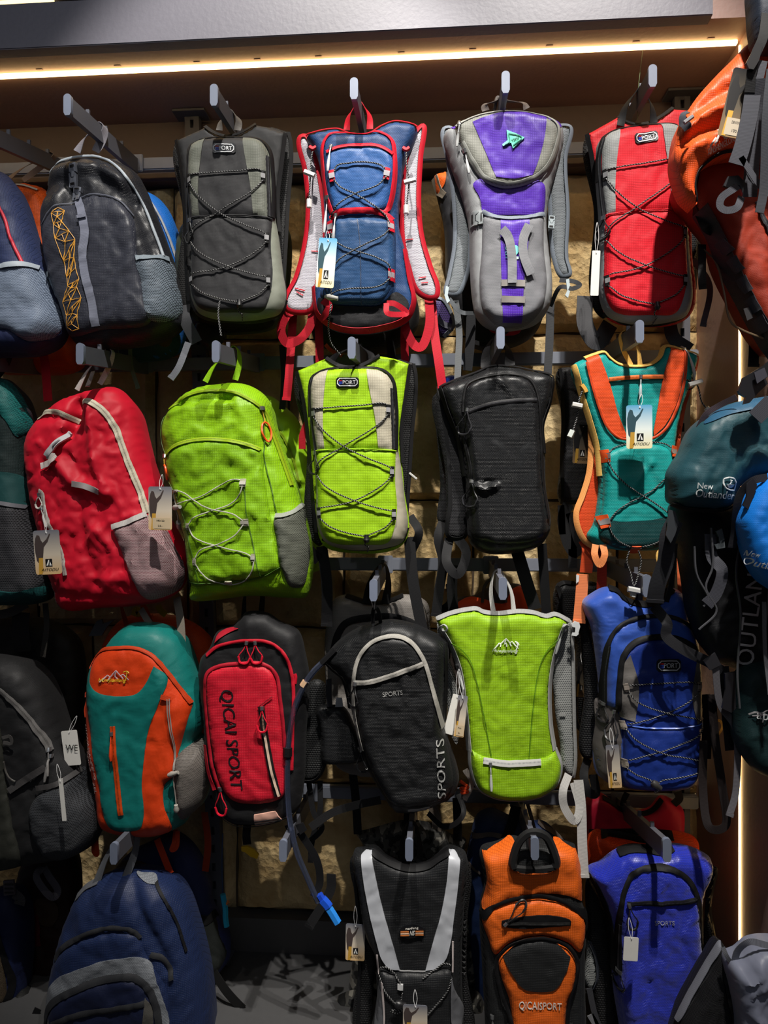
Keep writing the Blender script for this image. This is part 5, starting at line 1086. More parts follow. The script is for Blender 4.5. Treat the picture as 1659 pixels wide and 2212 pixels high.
side_straps(rt, zH, [([(150, 1290), (115, 1400), (150, 1560), (200, 1620), (205, 1480), (170, 1350)], 24, BIND), ([(180, 1600), (180, 1730)], 18, BIND), ([(110, 1500), (100, 1300)], 14, BIND)], 1.86)
hang_tag('brown printed tag on the black harness left of the teal vest pack', 245, 882, 118, 262, -2, 1.80, z=zH, kind='dark', knot=(262, 760))

# ================================================================== RIGHT SIDE BIG PACKS
# ---- tilted orange pack (E)
rt = bag('large orange trekking pack with dark straps and white stitched mountain mark, upper right', 1640, 150, 1.56)
OR1 = fab('#e0531c', 'rip', .45, crease=.9); OR2 = fab('#8f2c16', 'weave', .5); STW = web('#3c3d44')
b = Slab(rt, [(840, 700), (900, 640), (1150, 560), (1400, 540), (1700, 520), (1800, 1200), (1800, 2000), (1650, 2000), (1500, 1900), (1400, 1780), (1300, 1600), (1150, 1300), (1080, 1080), (985, 960), (930, 880), (870, 820)], 1.66, .14, 50, OR2, 'body', z=zE, wr=.006, seed=51)
b.tape('side_piping', [(945, 700), (935, 820), (970, 930), (1040, 1010), (1090, 1090)], 3, BIND, .004)
b.tape('daisy_chain', [(985, 930), (1080, 1080), (1160, 1290), (1300, 1560), (1430, 1800), (1560, 1990)], 20, fab('#26242a', 'weave', .4), .006, bulge=1)
for i in range(5):
    x, y = 1110 + i * 62, 1150 + i * 130
    b.tape('daisy_loop', [(x, y), (x + 25, y + 48), (x + 55, y + 95)], 12, web('#3a3a40'), .012, bulge=2)
b.tape('zipper', [(1315, 925), (1350, 1000), (1400, 1100), (1440, 1200), (1520, 1350)], 10, zipm('#1c1c20', '#4a4a4e'), .004)
lid = Slab(rt, [(828, 400), (850, 330), (880, 290), (960, 175), (1080, 40), (1180, -60), (1330, -200), (1600, -260), (1800, -200), (1800, 560), (1500, 560), (1300, 540), (1130, 558), (1000, 640), (950, 760), (955, 900), (930, 880), (880, 830), (835, 720), (808, 600), (815, 480)], 1.56, .11, 60, OR1, 'lid', z=zE, wr=.006, seed=52, sd=.75, folds=[([(880, 420), (1000, 330), (1150, 280)], .014, 12), ([(850, 520), (960, 440), (1100, 400)], -.012, 10), ([(840, 640), (900, 560), (1000, 520)], .012, 12), ([(900, 350), (1050, 210), (1200, 130)], -.008, 10)])
lid.tape('elastic_hem', [(950, 890), (935, 800), (955, 700), (1010, 630), (1130, 555), (1300, 540)], 4, BIND, .002)
lid.text('XINSHENGLONG', 1100, 535, 218, 32, 27, pl('#e2ddd8', .5), lift=.007, shear=.1, name='stitched_lettering')
lid.lines('stitched_emblem', [[(1010, 560, 1), (1050, 500, 1), (1062, 510, 1), (1075, 455, 1), (1100, 440, 1), (1095, 480, 1), (1118, 500, 1)], [(1062, 510), (1045, 540)], [(1075, 455, 1), (1068, 440, 1)], [(1120, 500, 1), (1150, 470, 1), (1160, 455, 1), (1170, 475, 1), (1200, 480, 1)]], 2.2, pl('#e2ddd8', .5), .007)
strap('load_strap', [(1372, -60, 1.40), (1335, 100, 1.40), (1300, 330, 1.40), (1255, 520, 1.40), (1215, 640, 1.40)], 33, STW, rt, z=zE)
strap('load_strap', [(1400, 60, 1.39), (1370, 300, 1.41), (1330, 550, 1.42), (1305, 860, 1.43)], 30, STW, rt, z=zE)
strap('load_strap', [(1290, 640, 1.41), (1320, 740, 1.41), (1430, 800, 1.41), (1500, 790, 1.41)], 10, STW, rt, z=zE)
strap('strap_tail', [(1240, 780, 1.43), (1190, 810, 1.42), (1120, 860, 1.42), (1105, 920, 1.42), (1150, 950, 1.42), (1220, 930, 1.42), (1250, 860, 1.43)], 15, STW, rt, z=zE)
lid.tape('strap_keeper', [(862, 450), (845, 390), (850, 320), (880, 310)], 11, STW, .012)
cord3('webbing_hook', [(865, 360), (925, 315)], .004, pl('#7a7a7e', .4), rt, z=zE, D=1.44)
plate3('buckle', [(1130, 780), (1160, 720), (1230, 712), (1280, 760), (1260, 840), (1240, 780), (1190, 770), (1230, 790), (1220, 805), (1150, 790)], 1.425, pl('#1a1a1e', .35), rt, z=zE, th=.006)
side_straps(rt, zE, [([(960, 960, 1.60), (1010, 1060, 1.58), (1060, 1100, 1.60)], 20, BIND), ([(985, 1180, 1.62), (985, 1400, 1.60), (990, 1480, 1.60)], 16, BIND), ([(1100, 1100, 1.64), (1120, 1250, 1.62), (1150, 1430, 1.62)], 17, BIND, 1), ([(1330, 1700, 1.66), (1335, 1850, 1.66), (1330, 2000, 1.66)], 21, BIND, 1)], 1.6)
cord3('thin_strap', [(985, 1200, 1.62), (1080, 1300, 1.60), (1130, 1480, 1.58), (1170, 1680, 1.58), (1250, 1750, 1.58), (1400, 1810, 1.58)], .0022, pl('#5d4a34', .6), rt, z=zE)
plate3('strap_adjuster', [(1265, 1610), (1310, 1598), (1330, 1670), (1290, 1690)], 1.57, pl('#2a2a2c', .4), rt, z=zE)
hang_tag('dark printed tag with handwritten label on the big orange pack', 1248, 232, 200, 440, -13, 1.42, z=zE, kind='dark', logo=False, note=('DENVINHR', '100.-'))
rt = bag('black pack straps and navy pack end in the top right corner', 1650, 60, 1.45)
b = Slab(rt, [(1635, -60), (1630, 20), (1634, 60), (1640, 85), (1700, 90), (1760, 40), (1760, -80)], 1.45, .06, 20, fab('#1a2230', 'weave'), 'body', z=ID, wr=.004)
strap('webbing_strap', [(1655, 30, 1.40), (1648, 80, 1.39), (1628, 130, 1.39), (1618, 200, 1.40)], 20, BIND, rt, end=1)
strap('webbing_strap', [(1665, 150, 1.37), (1655, 250, 1.37), (1650, 400, 1.38), (1640, 460, 1.38)], 18, web('#303238'), rt)
strap('webbing_strap', [(1662, 420, 1.40), (1640, 400, 1.40), (1600, 340, 1.40)], 12, STW, rt)
plate3('buckle', [(1612, 135), (1636, 90), (1648, 96), (1640, 130), (1628, 150), (1618, 148)], 1.385, pl('#141416', .35), rt, th=.006)
# ---- dark teal pack (H)
rt = bag('large dark teal and black trekking pack with white stitched swan mark, right edge', 1620, 860, 1.56)
DT = fab('#1d454e', 'weave', .45, crease=.6); BK = fab('#141518', 'weave', .5)
b = Slab(rt, [(1462, 1085), (1480, 1070), (1580, 1090), (1660, 1050), (1760, 1040), (1760, 1490), (1700, 1490), (1600, 1452), (1545, 1425), (1505, 1340), (1490, 1250), (1475, 1160)], 1.66, .12, 45, BK, 'body', wr=.006, seed=54)
b.text('OUTLANDER', 1614, 1288, 290, 37, 83, pl('#b4b4b6', .4), lift=.010, bold=.03)
lid = Slab(rt, [(880, 1080), (920, 1000), (960, 940), (1040, 760), (1160, 650), (1300, 590), (1420, 560), (1550, 540), (1750, 540), (1750, 1160), (1500, 1130), (1360, 1180), (1300, 1310), (1240, 1330), (1100, 1332), (960, 1318), (888, 1290), (878, 1180)], 1.56, .13, 60, DT, 'lid', z=zH, wr=.005, seed=55)
lid.panel('lid_top', [(1085, 740), (1180, 650), (1300, 595), (1550, 545), (1740, 545), (1740, 640), (1500, 640), (1250, 680)], fab('#24506c', 'weave', .45), .003)
lid.text('New', 1057, 1172, 108, 40, -3, pl('#cfd4d4', .5), name='stitched_lettering', lift=.004, bold=.02)
lid.text('Outlander', 1132, 1228, 275, 52, -4, pl('#cfd4d4', .5), name='stitched_lettering', lift=.004, bold=.02)
lid.lines('stitched_swan', [[(1180, 1125, 1), (1215, 1115), (1255, 1125), (1272, 1160), (1268, 1200, 1), (1225, 1198), (1190, 1180), (1178, 1150), (1180, 1125, 1)], [(1200, 1160), (1215, 1178), (1240, 1178), (1258, 1165), (1240, 1168), (1222, 1160), (1232, 1145), (1225, 1132), (1238, 1138)]], 1.6, pl('#cfd4d4', .5), .004)
lid.panel('swan_fill', [(1202, 1165), (1220, 1160), (1240, 1168), (1258, 1162), (1244, 1182), (1215, 1182)], pl('#cfd4d4', .5), .0042)
lid.tape('elastic_hem', [(885, 1290), (960, 1318), (1100, 1334), (1240, 1332), (1300, 1312)], 6, BIND, .003, bulge=1)
strap('load_strap', [(1040, 770, 1.50), (1090, 680, 1.49), (1180, 620, 1.48), (1300, 560, 1.46)], 12, web('#4a4046'), rt, z=zH)
strap('load_strap', [(1560, 330, 1.42), (1500, 380, 1.42), (1400, 470, 1.42), (1340, 560, 1.43)], 24, BIND, rt, z=zH)
plate3('buckle', [(1310, 520), (1345, 430), (1395, 400), (1460, 360), (1514, 470), (1450, 530), (1390, 600), (1350, 610), (1365, 560), (1330, 545)], 1.41, pl('#17171b', .35), rt, z=zH, th=.008)
plate3('buckle_bar', [(1420, 395), (1490, 360), (1512, 420), (1440, 470)], 1.40, pl('#3a3a42', .35), rt, z=zH, th=.004)
strap('strap_end', [(1540, 590, 1.41), (1470, 660, 1.41), (1425, 705, 1.41)], 34, STW, rt, z=zH)
strap('load_strap', [(1510, 1110, 1.42), (1420, 1130, 1.42), (1340, 1200, 1.43), (1300, 1310, 1.44), (1285, 1480, 1.46), (1265, 1590, 1.47)], 16, web('#26262c'), rt, z=zH)
plate3('buckle', [(1375, 1150), (1410, 1120), (1440, 1160), (1420, 1230), (1380, 1330), (1345, 1300), (1370, 1240)], 1.415, pl('#1c1c22', .35), rt, z=zH, th=.006)
plate3('side_release_buckle', [(1160, 1480), (1200, 1460), (1215, 1520), (1222, 1590), (1165, 1600), (1150, 1570), (1185, 1560), (1180, 1520)], 1.50, pl('#4c5256', .35), rt, z=zH, th=.006)
plate3('side_release_buckle', [(840, 1330), (880, 1340), (905, 1420), (880, 1500), (850, 1560), (815, 1500), (830, 1440)], 1.50, pl('#33363a', .35), rt, z=zH, th=.006)
side_straps(rt, zH, [([(880, 1400, 1.52), (830, 1520, 1.52), (815, 1680, 1.53), (760, 1840, 1.54), (740, 1960, 1.55)], 34, web('#2b2c30'), 1), ([(880, 1560, 1.56), (870, 1700, 1.56), (850, 1850, 1.57), (820, 1960, 1.58)], 10, BIND),
   ([(1120, 1500, 1.52), (1130, 1650, 1.51), (1200, 1750, 1.50), (1160, 1900, 1.50), (1095, 1975, 1.50)], 24, STW, 1)], 1.55)
side_straps(rt, ID, [([(1413, 1310, 1.60), (1440, 1345, 1.58), (1440, 1375, 1.58), (1480, 1405, 1.57), (1530, 1430, 1.56), (1560, 1450, 1.56)], 22, web('#1e1e22')), ([(1545, 1440, 1.54), (1555, 1520, 1.55), (1590, 1580, 1.56), (1590, 1700, 1.56), (1575, 1762, 1.55)], 14, web('#5d5b60'), 1),
   ([(1537, 1500, 1.60), (1545, 1600, 1.60), (1560, 1700, 1.60), (1568, 1780, 1.60), (1530, 1784, 1.60), (1518, 1700, 1.62), (1520, 1600, 1.62)], 17, web('#221c1c')), ([(1560, 1440, 1.58), (1572, 1540, 1.58), (1580, 1620, 1.59)], 26, web('#1a1a1c'))], 1.58)
for pts in ([(1536, 1140), (1540, 1220), (1525, 1270), (1548, 1320), (1510, 1360)], [(1592, 1090), (1610, 1120), (1590, 1230), (1600, 1330), (1593, 1450), (1598, 1530)], [(1655, 1090), (1662, 1250), (1650, 1400), (1659, 1480)], [(1500, 1180), (1505, 1240), (1530, 1290), (1520, 1310)]):
    cord3('lacing_cord', pts, .0022, pl('#3c3d42', .6), rt, D=1.50)
plate3('side_release_buckle', [(1566, 1455), (1588, 1452), (1590, 1530), (1580, 1540), (1560, 1530), (1568, 1490)], 1.53, pl('#1c1c20', .35), rt, th=.006)
plate3('strap_adjuster', [(1520, 1428), (1545, 1410), (1558, 1436), (1534, 1448)], 1.535, pl('#26262a', .35), rt, th=.005)
# ---- bright blue pack
rt = bag('bright blue pack end with white stitched lettering cut by the right edge', 1655, 1040, 1.44)
b = Slab(rt, [(1606, 1125), (1624, 1075), (1655, 1035), (1720, 1000), (1780, 1020), (1780, 1290), (1700, 1285), (1664, 1270), (1634, 1230), (1614, 1170)], 1.47, .09, 45, fab('#0c6fcb', 'weave', .45), 'lid', wr=.004, seed=57)
b.text('New', 1628, 1197, 20, 12, -12, pl('#dfe4ea', .5), name='stitched_lettering', lift=.004, bold=.02)
b.text('Outlander', 1657, 1222, 82, 16, -14, pl('#dfe4ea', .5), name='stitched_lettering', lift=.004, bold=.02)
b.lines('stitched_swan', [[(1652, 1185), (1658, 1180), (1672, 1188), (1672, 1205), (1658, 1202), (1652, 1185)]], 1.2, pl('#dfe4ea', .5), .004)
# ---- dark green pack below
rt = bag('dark green black pack with a small white stitched mark low on the right edge', 1655, 1436, 1.56)
b = Slab(rt, [(1598, 1470), (1620, 1445), (1650, 1436), (1780, 1430), (1780, 1700), (1720, 1700), (1640, 1672), (1602, 1620), (1592, 1540)], 1.58, .08, 45, fab('#0f2a2c', 'weave'), 'body', wr=.005, seed=58)
b.text('apac', 1652, 1548, 52, 20, -10, pl('#c9cdcd', .5), name='stitched_lettering', lift=.004, bold=.02)
b.lines('stitched_emblem', [[(1612, 1540), (1622, 1534), (1640, 1536), (1650, 1530), (1659, 1534)], [(1618, 1542), (1632, 1540), (1650, 1540)]], 1.8, pl('#8d8a8c', .5), .004)
strap('webbing_strap', [(1650, 1300, 1.47), (1652, 1400, 1.47), (1662, 1500, 1.47)], 8, web('#5b5d62'), rt)
# ================================================================== THIRD ROW
# ---- teal and orange backpack (I)
rt = bag('teal and orange backpack with yellow stitched mountain mark and centre zip', 300, 1350, 1.79)
TE = fab('#0f6e68', 'weave', .42, crease=.7); OG = fab('#d23c0c', 'weave', .5, crease=.7); GM = fab('#6b6560', 'mesh', hole='#45413d', sc=.8)
b = Slab(rt, [(490, 400), (555, 310), (640, 215), (700, 185), (760, 178), (880, 190), (980, 260), (1020, 340), (1065, 480), (1112, 640), (1112, 760), (1070, 860), (1120, 860), (1165, 950), (1160, 1060), (1120, 1200), (1030, 1290), (1000, 1335), (860, 1388), (720, 1386), (600, 1365), (542, 1322), (510, 1150), (470, 900), (460, 600)], 1.80, .15, 70, TE, 'body', z=zI, wr=.004, seed=61)
b.panel('orange_panel', [(500, 405), (560, 330), (680, 298), (800, 300), (880, 335), (960, 430), (1030, 540), (1075, 610), (1060, 700), (1010, 880), (995, 1000), (940, 1060), (935, 1150), (958, 1330), (860, 1384), (720, 1384), (600, 1362), (545, 1318), (525, 1150), (480, 950), (466, 750), (466, 600), (485, 470)], OG, .003, puff=.014, R=30)
b.panel('teal_panel', [(490, 425), (515, 410, 1), (535, 500), (600, 545), (720, 560), (800, 545), (850, 490), (895, 395, 1), (962, 462), (920, 600), (860, 760), (840, 900), (828, 1050), (838, 1200), (815, 1290), (760, 1306), (665, 1300), (620, 1230), (590, 1080), (555, 900), (532, 740), (498, 560)], TE, .005, puff=.004, R=10)
b.tape('zipper', [(492, 425), (505, 380), (560, 328), (680, 300), (800, 303), (885, 345), (955, 430), (1040, 560), (1075, 615)], 6, web('#b83a14'), .005, bulge=1)
b.tape('zipper', [(672, 722), (682, 860), (695, 1000), (708, 1120), (720, 1205)], 11, zipm('#c0420f', '#5c240c'), .006, bulge=.6)
b.pull(670, 760, 'stick', 56, -90, '#ef4a1a', .012)
b.lines('stitched_mountain', [[(600, 480, 1), (640, 445, 1), (655, 455, 1), (688, 418, 1), (712, 448, 1), (725, 440, 1), (757, 470, 1)], [(655, 455, 1), (640, 475, 1)], [(688, 420, 1), (680, 450, 1), (695, 465, 1)], [(712, 448, 1), (725, 465, 1)]], 1.4, pl('#c9b0b4', .5), .006)
b.lines('stitched_axe', [[(735, 478), (745, 450), (748, 425)], [(728, 428), (748, 422), (760, 432)]], 1.1, pl('#d0b428', .5), .0065)
b.text('Huwjianfeng', 668, 473, 152, 26, -2, pl('#d8be2c', .5), name='stitched_lettering', lift=.0065, shear=.35)
b.text('HUWAIJIANFENG', 524, 880, 300, 22, -76, pl('#c5aaa4', .45), lift=.006, bold=.02)
b.text('SPORTING', 512, 935, 110, 12, -76, pl('#c5aaa4', .45), lift=.006)
b.text('25L', 550, 1080, 62, 24, -78, pl('#c5b3ae', .45), lift=.005, bold=.02)
b.panel('mesh_pocket', [(1010, 900), (1060, 858), (1112, 850), (1162, 950), (1158, 1060), (1118, 1195), (1018, 1285), (1005, 1150)], GM, .003, puff=.02, R=20)
b.tape('side_loop', [(935, 560), (985, 575)], 10, web('#c8401c'), .008); b.tape('side_loop', [(462, 578), (490, 568)], 8, web('#c8401c'), .008)
b.cord('compression_cord', [(980, 572), (985, 650), (1000, 800), (1005, 900), (1008, 960)], .0014, pl('#8d8680', .5), .010); b.cord('compression_cord', [(968, 575), (975, 680), (995, 820), (1003, 960), (1010, 1060), (1018, 1150)], .0014, pl('#8d8680', .5), .009)
b.lock(1008, 978, '#a09c94', 24, .006, 20, .012); b.lock(1020, 1172, '#a09c94', 16, .006, 90, .012, name='cord_end')
b.cord('zip_cord', [(462, 580), (450, 620), (436, 680), (440, 720)], .0022, pl('#c8401c', .5), .01)
side_straps(rt, zI, [([(545, 1325, 1.78), (540, 1400, 1.76), (545, 1465, 1.76), (525, 1440, 1.76), (535, 1340, 1.78)], 10, web('#b83a14')), ([(985, 1330, 1.78), (975, 1400, 1.76), (962, 1440, 1.76), (990, 1420, 1.76), (995, 1335, 1.77)], 10, web('#b83a14')), ([(880, 1380, 1.78), (915, 1470, 1.77), (955, 1570, 1.76)], 15, web('#b23510'), 1)], 1.77)
haul('C1', rt, 710, 182, 850, 182, 1.87, 12, web('#a83a14'), z=zI)
rt = bag('orange backpack hung behind the teal and orange one', 330, 1330, 1.93)
b = Slab(rt, [(550, 310), (600, 210), (680, 145), (850, 125), (1000, 148), (1100, 200), (1160, 260), (1182, 320), (1200, 600), (1180, 900), (1050, 1250), (700, 1250), (560, 900)], 1.95, .10, 45, fab('#c4440f', 'diamond'), 'body', z=zI, wr=.004, seed=62)
b.tape('zipper', [(1000, 250), (1060, 320), (1130, 420), (1150, 560)], 6, web('#9c3a12'), .003)
b.cord('zip_cord', [(845, 128), (850, 160), (880, 200), (1000, 260)], .002, pl('#b83018', .5), .01)
strap('side_loop', [(750, 130, 1.86), (765, 95, 1.86), (790, 128, 1.86)], 14, web('#b89a14'), rt, z=zI); strap('side_loop', [(885, 70, 1.86), (900, 100, 1.86), (930, 125, 1.86)], 14, web('#b89a14'), rt, z=zI)
strap('webbing_strap', [(1145, 1230, 1.86), (1165, 1400, 1.86), (1150, 1560, 1.86)], 15, web('#8e3010'), rt, z=zI)
plate3('buckle', [(495, 245), (540, 160), (570, 150), (575, 175), (640, 150), (600, 190), (570, 240)], 1.84, pl('#3c3d40', .4), rt, z=zI, th=.006)

# ---- red and black lettered pack (I)
rt = bag('red and black pack with black vertical lettering and red pull loops', 545, 1345, 1.745)
RP = fab('#c0142a', 'rip', .5); BW = fab('#151517', 'weave', .55)
b = Slab(rt, [(1105, 380), (1150, 330), (1200, 225), (1290, 190), (1330, 150), (1360, 118), (1480, 120), (1560, 170), (1659, 220), (1700, 350), (1722, 480), (1705, 800), (1690, 1100), (1650, 1250), (1500, 1312), (1300, 1315), (1215, 1250), (1150, 1050), (1118, 700)], 1.75, .09, 40, BW, 'body', z=zI, wr=.004, seed=64)
b.panel('shoulder_flash', [(1205, 280, 1), (1225, 225), (1290, 198), (1340, 198, 1), (1290, 220), (1240, 250)], fab('#9c1426', 'weave'), .004)
b.tape('outer_zip', [(1160, 350), (1220, 300), (1300, 275), (1400, 262), (1520, 275), (1600, 335), (1640, 440), (1652, 560), (1645, 760), (1640, 980)], 7, web('#b81428'), .004, bulge=1)
b.panel('red_front_panel', [(1165, 490), (1180, 440), (1230, 412), (1350, 396), (1480, 398), (1535, 440), (1565, 560), (1590, 760), (1600, 950), (1592, 1125), (1550, 1150), (1480, 1166), (1400, 1168), (1320, 1150), (1262, 1095), (1215, 950), (1180, 720)], RP, .003, puff=.014, R=20)
b.tape('zipper', [(1240, 1085), (1200, 950), (1172, 720), (1162, 500), (1180, 435), (1230, 405), (1350, 388), (1480, 390), (1545, 430), (1582, 600), (1602, 800), (1608, 950)], 7, web('#a51226'), .005, bulge=1)
b.tape('side_flash', [(1150, 850), (1175, 1000), (1210, 1095)], 8, web('#b01428'), .004)
b.text('QICAI SPORT', 1310, 805, 555, 78, -84, pl('#161014', .5), lift=.0042, bold=.03, shear=.12)
b.tape('zipper', [(1480, 620), (1505, 800), (1535, 960), (1570, 1112)], 14, zipm('#141212', '#c9a890'), .006, bulge=.3)
b.tape('reflective_strip', [(1500, 760), (1520, 880), (1545, 1000), (1578, 1112)], 5, pl('#d5b9a4', .4), .010)
b.tape('seam', [(1460, 625), (1540, 565)], 1.5, pl('#6e0c18', .5), .006)
for x, y, L_, r_ in ((1395, 272, 44, -98), (1440, 272, 44, -82)): b.pull(x, y, 'loop', L_, r_, '#c8142c', .012, hw=13)
b.pull(1487, 625, 'loop', 50, -88, '#c8142c', .014, hw=12); b.pull(1248, 1080, 'loop', 58, -88, '#c8142c', .012, hw=14)
pa = b.panel('reflective_patch', [(1432, 1230, 1), (1550, 1208, 1), (1588, 1275, 1), (1432, 1305, 1)], pl('#d9a795', .4), .005)
b.tape('patch_stripe', [(1434, 1270), (1575, 1248)], 2, BW, .006, under=pa); b.tape('patch_stripe', [(1434, 1288), (1582, 1262)], 2, BW, .006, under=pa)
b.tape('bottom_piping', [(1225, 1255), (1300, 1300), (1500, 1298), (1640, 1235)], 3, BIND, .004)
haul('C2', rt, 1365, 150, 1460, 148, 1.87, 12, BIND, z=zI)
strap('webbing_strap', [(1385, 1300, 1.76), (1380, 1360, 1.75), (1385, 1410, 1.75)], 18, BIND, rt, z=zI)
plate3('yellow_buckle', [(1350, 1425), (1385, 1422), (1420, 1440), (1448, 1470), (1440, 1492), (1400, 1478), (1372, 1455), (1352, 1448)], 1.74, pl('#c99c10', .4), rt, z=zI, th=.007, label='yellow side release buckle')
strap('webbing_strap', [(1610, 1300, 1.76), (1625, 1340, 1.76), (1612, 1420, 1.76)], 14, BIND, rt, z=zI)
cord3('pull_loop', [(1650, 455, 1.68), (1655, 475, 1.68), (1652, 510, 1.68)], .004, pl('#b81428', .4), rt, z=zI)

# ---- black lettered pack with drinking tube (J)
rt = bag('black hydration pack with grey zips, grey sports lettering and a hip belt', 835, 1350, 1.73)
HB = fab('#101113', 'diamond', .45, crease=.4); GRT = web('#98958e')
sl = Slab(rt, [(240, 600), (290, 560), (340, 580), (345, 720), (345, 1000), (300, 1080), (240, 1092), (190, 1062), (175, 900), (198, 740)], 1.76, .02, 14, fab('#1b1c1d', 'mesh', hole='#060606', sc=1.5), 'shoulder_strap', z=zJ)
sl.tape('binding', [(240, 600), (200, 740), (178, 900), (190, 1062), (240, 1090), (300, 1080), (345, 1000), (348, 720)], 6, BIND, .003)
sl = Slab(rt, [(300, 705), (360, 700), (440, 712), (500, 820), (560, 980), (400, 1012), (335, 1002), (320, 850)], 1.755, .035, 16, HB, 'hip_pocket', z=zJ)
b = Slab(rt, [(335, 470), (365, 410), (430, 345), (520, 290), (600, 262), (700, 250), (800, 268), (880, 300), (985, 365), (985, 600), (978, 800), (1000, 900), (1040, 1020), (1055, 1100), (1035, 1185), (950, 1240), (800, 1282), (710, 1275), (640, 1180), (560, 1050), (520, 930), (480, 760), (455, 640), (430, 565), (370, 510)], 1.74, .10, 45, HB, 'body', z=zJ, sd=.35, wr=.006, seed=66)
b.tape('binding', [(335, 472), (372, 512), (430, 562), (456, 640), (470, 720)], 9, BIND, .003, bulge=1)
b.tape('binding', [(985, 372), (985, 600), (978, 800)], 6, BIND, .003)
b.panel('front_panel', [(505, 700), (505, 560), (535, 430), (600, 355), (700, 322), (790, 345), (858, 430), (915, 600), (965, 800), (1000, 950), (1020, 1100), (990, 1170), (850, 1210), (700, 1200), (620, 1080), (560, 950), (520, 850)], HB, .002, puff=.016, R=24)
b.tape('zipper', [(543, 925), (520, 820), (500, 700), (502, 560), (532, 428), (600, 350), (700, 320), (790, 342), (860, 428), (915, 600), (968, 810)], 8, GRT, .005, bulge=1)
b.tape('zipper', [(502, 562), (600, 550), (700, 520), (870, 458)], 10, zipm('#8f8c86', '#55534e'), .005, bulge=.6)
b.pull(512, 565, 'loop', 52, -98, '#1b1b1d', .012, hw=12); b.pull(530, 930, 'loop', 56, -86, '#1b1b1d', .010, hw=13)
b.text('SPORTS', 707, 614, 104, 24, 6, pl('#9a9a98', .35), lift=.004, bold=.01)
b.text('SPORTS', 958, 1010, 305, 42, 92, pl('#9a9a98', .35), lift=.005, bold=.02, shear=.1)
b.tape('reflective_strip', [(785, 1228), (900, 1215)], 1.6, pl('#8c8a88', .4), .005); b.tape('reflective_strip', [(785, 1236), (890, 1226)], 1.6, pl('#8c8a88', .4), .005)
strap('hang_loop', [(600, 262, 1.70), (600, 200, 1.69), (612, 175, 1.66), (630, 200, 1.67), (640, 258, 1.70)], 8, BIND, rt, z=zJ)
cord3('hang_cord', [(600, 175, 1.66), (588, 120, 1.64), (596, 60, 1.635), (606, 35, 1.635), (616, 60, 1.635), (612, 120, 1.64), (606, 185, 1.66)], .0012, pl('#bfbfbf', .3), rt, z=zJ)
side_straps(rt, zJ, [([(640, 1190, 1.76), (500, 1220, 1.75), (380, 1260, 1.74), (270, 1335, 1.73)], 17, web('#19191b')), ([(890, 1260, 1.76), (970, 1330, 1.74), (1040, 1310, 1.74), (1078, 1250, 1.75), (1050, 1160, 1.77)], 11, BIND), ([(320, 1090, 1.77), (320, 1250, 1.76), (280, 1400, 1.76), (270, 1520, 1.76)], 12, BIND), ([(215, 1360, 1.73), (300, 1500, 1.74), (320, 1620, 1.75), (285, 1700, 1.75)], 16, web('#18181a')), ([(380, 1580, 1.75), (370, 1680, 1.75), (260, 1860, 1.74)], 20, web('#18181a'), 1), ([(260, 1080, 1.77), (285, 1250, 1.76), (330, 1340, 1.75), (250, 1420, 1.75)], 12, BIND)], 1.75)
plate3('strap_adjuster', [(190, 1325), (230, 1312), (250, 1350), (215, 1375)], 1.72, pl('#1a1a1c', .35), rt, z=zJ)
for pts, c_ in (([(350, 560), (380, 550), (385, 700), (355, 700)], '#17171a'), ([(405, 652), (435, 655), (442, 700), (400, 702)], '#8d8f92')): plate3('hip_buckle', pts, 1.735, pl(c_, .35), rt, z=zJ, th=.006)
TUBE = clear()
cord3('tube_sleeve', [(400, 400, 1.67), (360, 440, 1.67), (330, 470, 1.67)], .0075, BIND, rt, z=zJ)
cord3('drinking_tube', [(335, 465, 1.67), (285, 515, 1.67), (235, 590, 1.67), (195, 680, 1.67), (165, 800, 1.67), (150, 950, 1.67), (148, 1150, 1.67), (165, 1330, 1.67), (200, 1470, 1.67), (240, 1570, 1.67), (310, 1730, 1.67)], .0068, TUBE, rt, z=zJ, label='clear bluish drinking tube')
cord3('tube_band', [(245, 565), (228, 592)], .0078, pl('#c9a684', .5), rt, z=zJ, D=1.67); cord3('tube_clip', [(150, 915), (149, 960)], .0105, BIND, rt, z=zJ, D=1.67)
cord3('bite_valve', [(690, 530), (712, 568)], .0085, pl('#1b45b8', .3), rt, z=zM, D=1.67, label='dark blue valve collar'); cord3('bite_valve', [(708, 560), (735, 590), (745, 605)], .0115, pl('#1d50c4', .3), rt, z=zM, D=1.67); cord3('mouthpiece', [(735, 595), (770, 650), (800, 700)], .0098, pl('#2b84dc', .2), rt, z=zM, D=1.67, label='light blue mouthpiece')
rt = bag('silver grey vest pack with black arch hung behind the black lettered pack', 820, 1290, 1.90)
b = Slab(rt, [(345, 290), (392, 135), (460, 112), (520, 135), (570, 152), (660, 150), (720, 128), (755, 112), (880, 150), (902, 300), (905, 700), (900, 1050), (700, 1080), (450, 1060), (380, 1000), (345, 600)], 1.92, .07, 26, fab('#8a8580', 'diamond'), 'body', z=zJ, wr=.003, seed=68)
b.tape('neck_binding', [(455, 114), (520, 137), (570, 152), (660, 150), (720, 130), (758, 113)], 7, BIND, .003, bulge=1)
b.tape('zipper', [(395, 400), (420, 310), (460, 255), (560, 228), (720, 225), (820, 265), (860, 350)], 15, web('#151517'), .003, bulge=1)
haul('C3', rt, 565, 155, 665, 155, 1.86, 18, BIND, z=zJ)
side_straps(rt, zJ, [([(910, 1220), (935, 1300), (930, 1455)], 20, web('#7d7268')), ([(490, 1020), (510, 1200), (520, 1370)], 18, BIND), ([(1040, 1180), (1045, 1300), (1045, 1400)], 18, BIND)], 1.88)
rt = bag('orange and dark backpack hung behind the lime vest pack', 1060, 1230, 1.91)
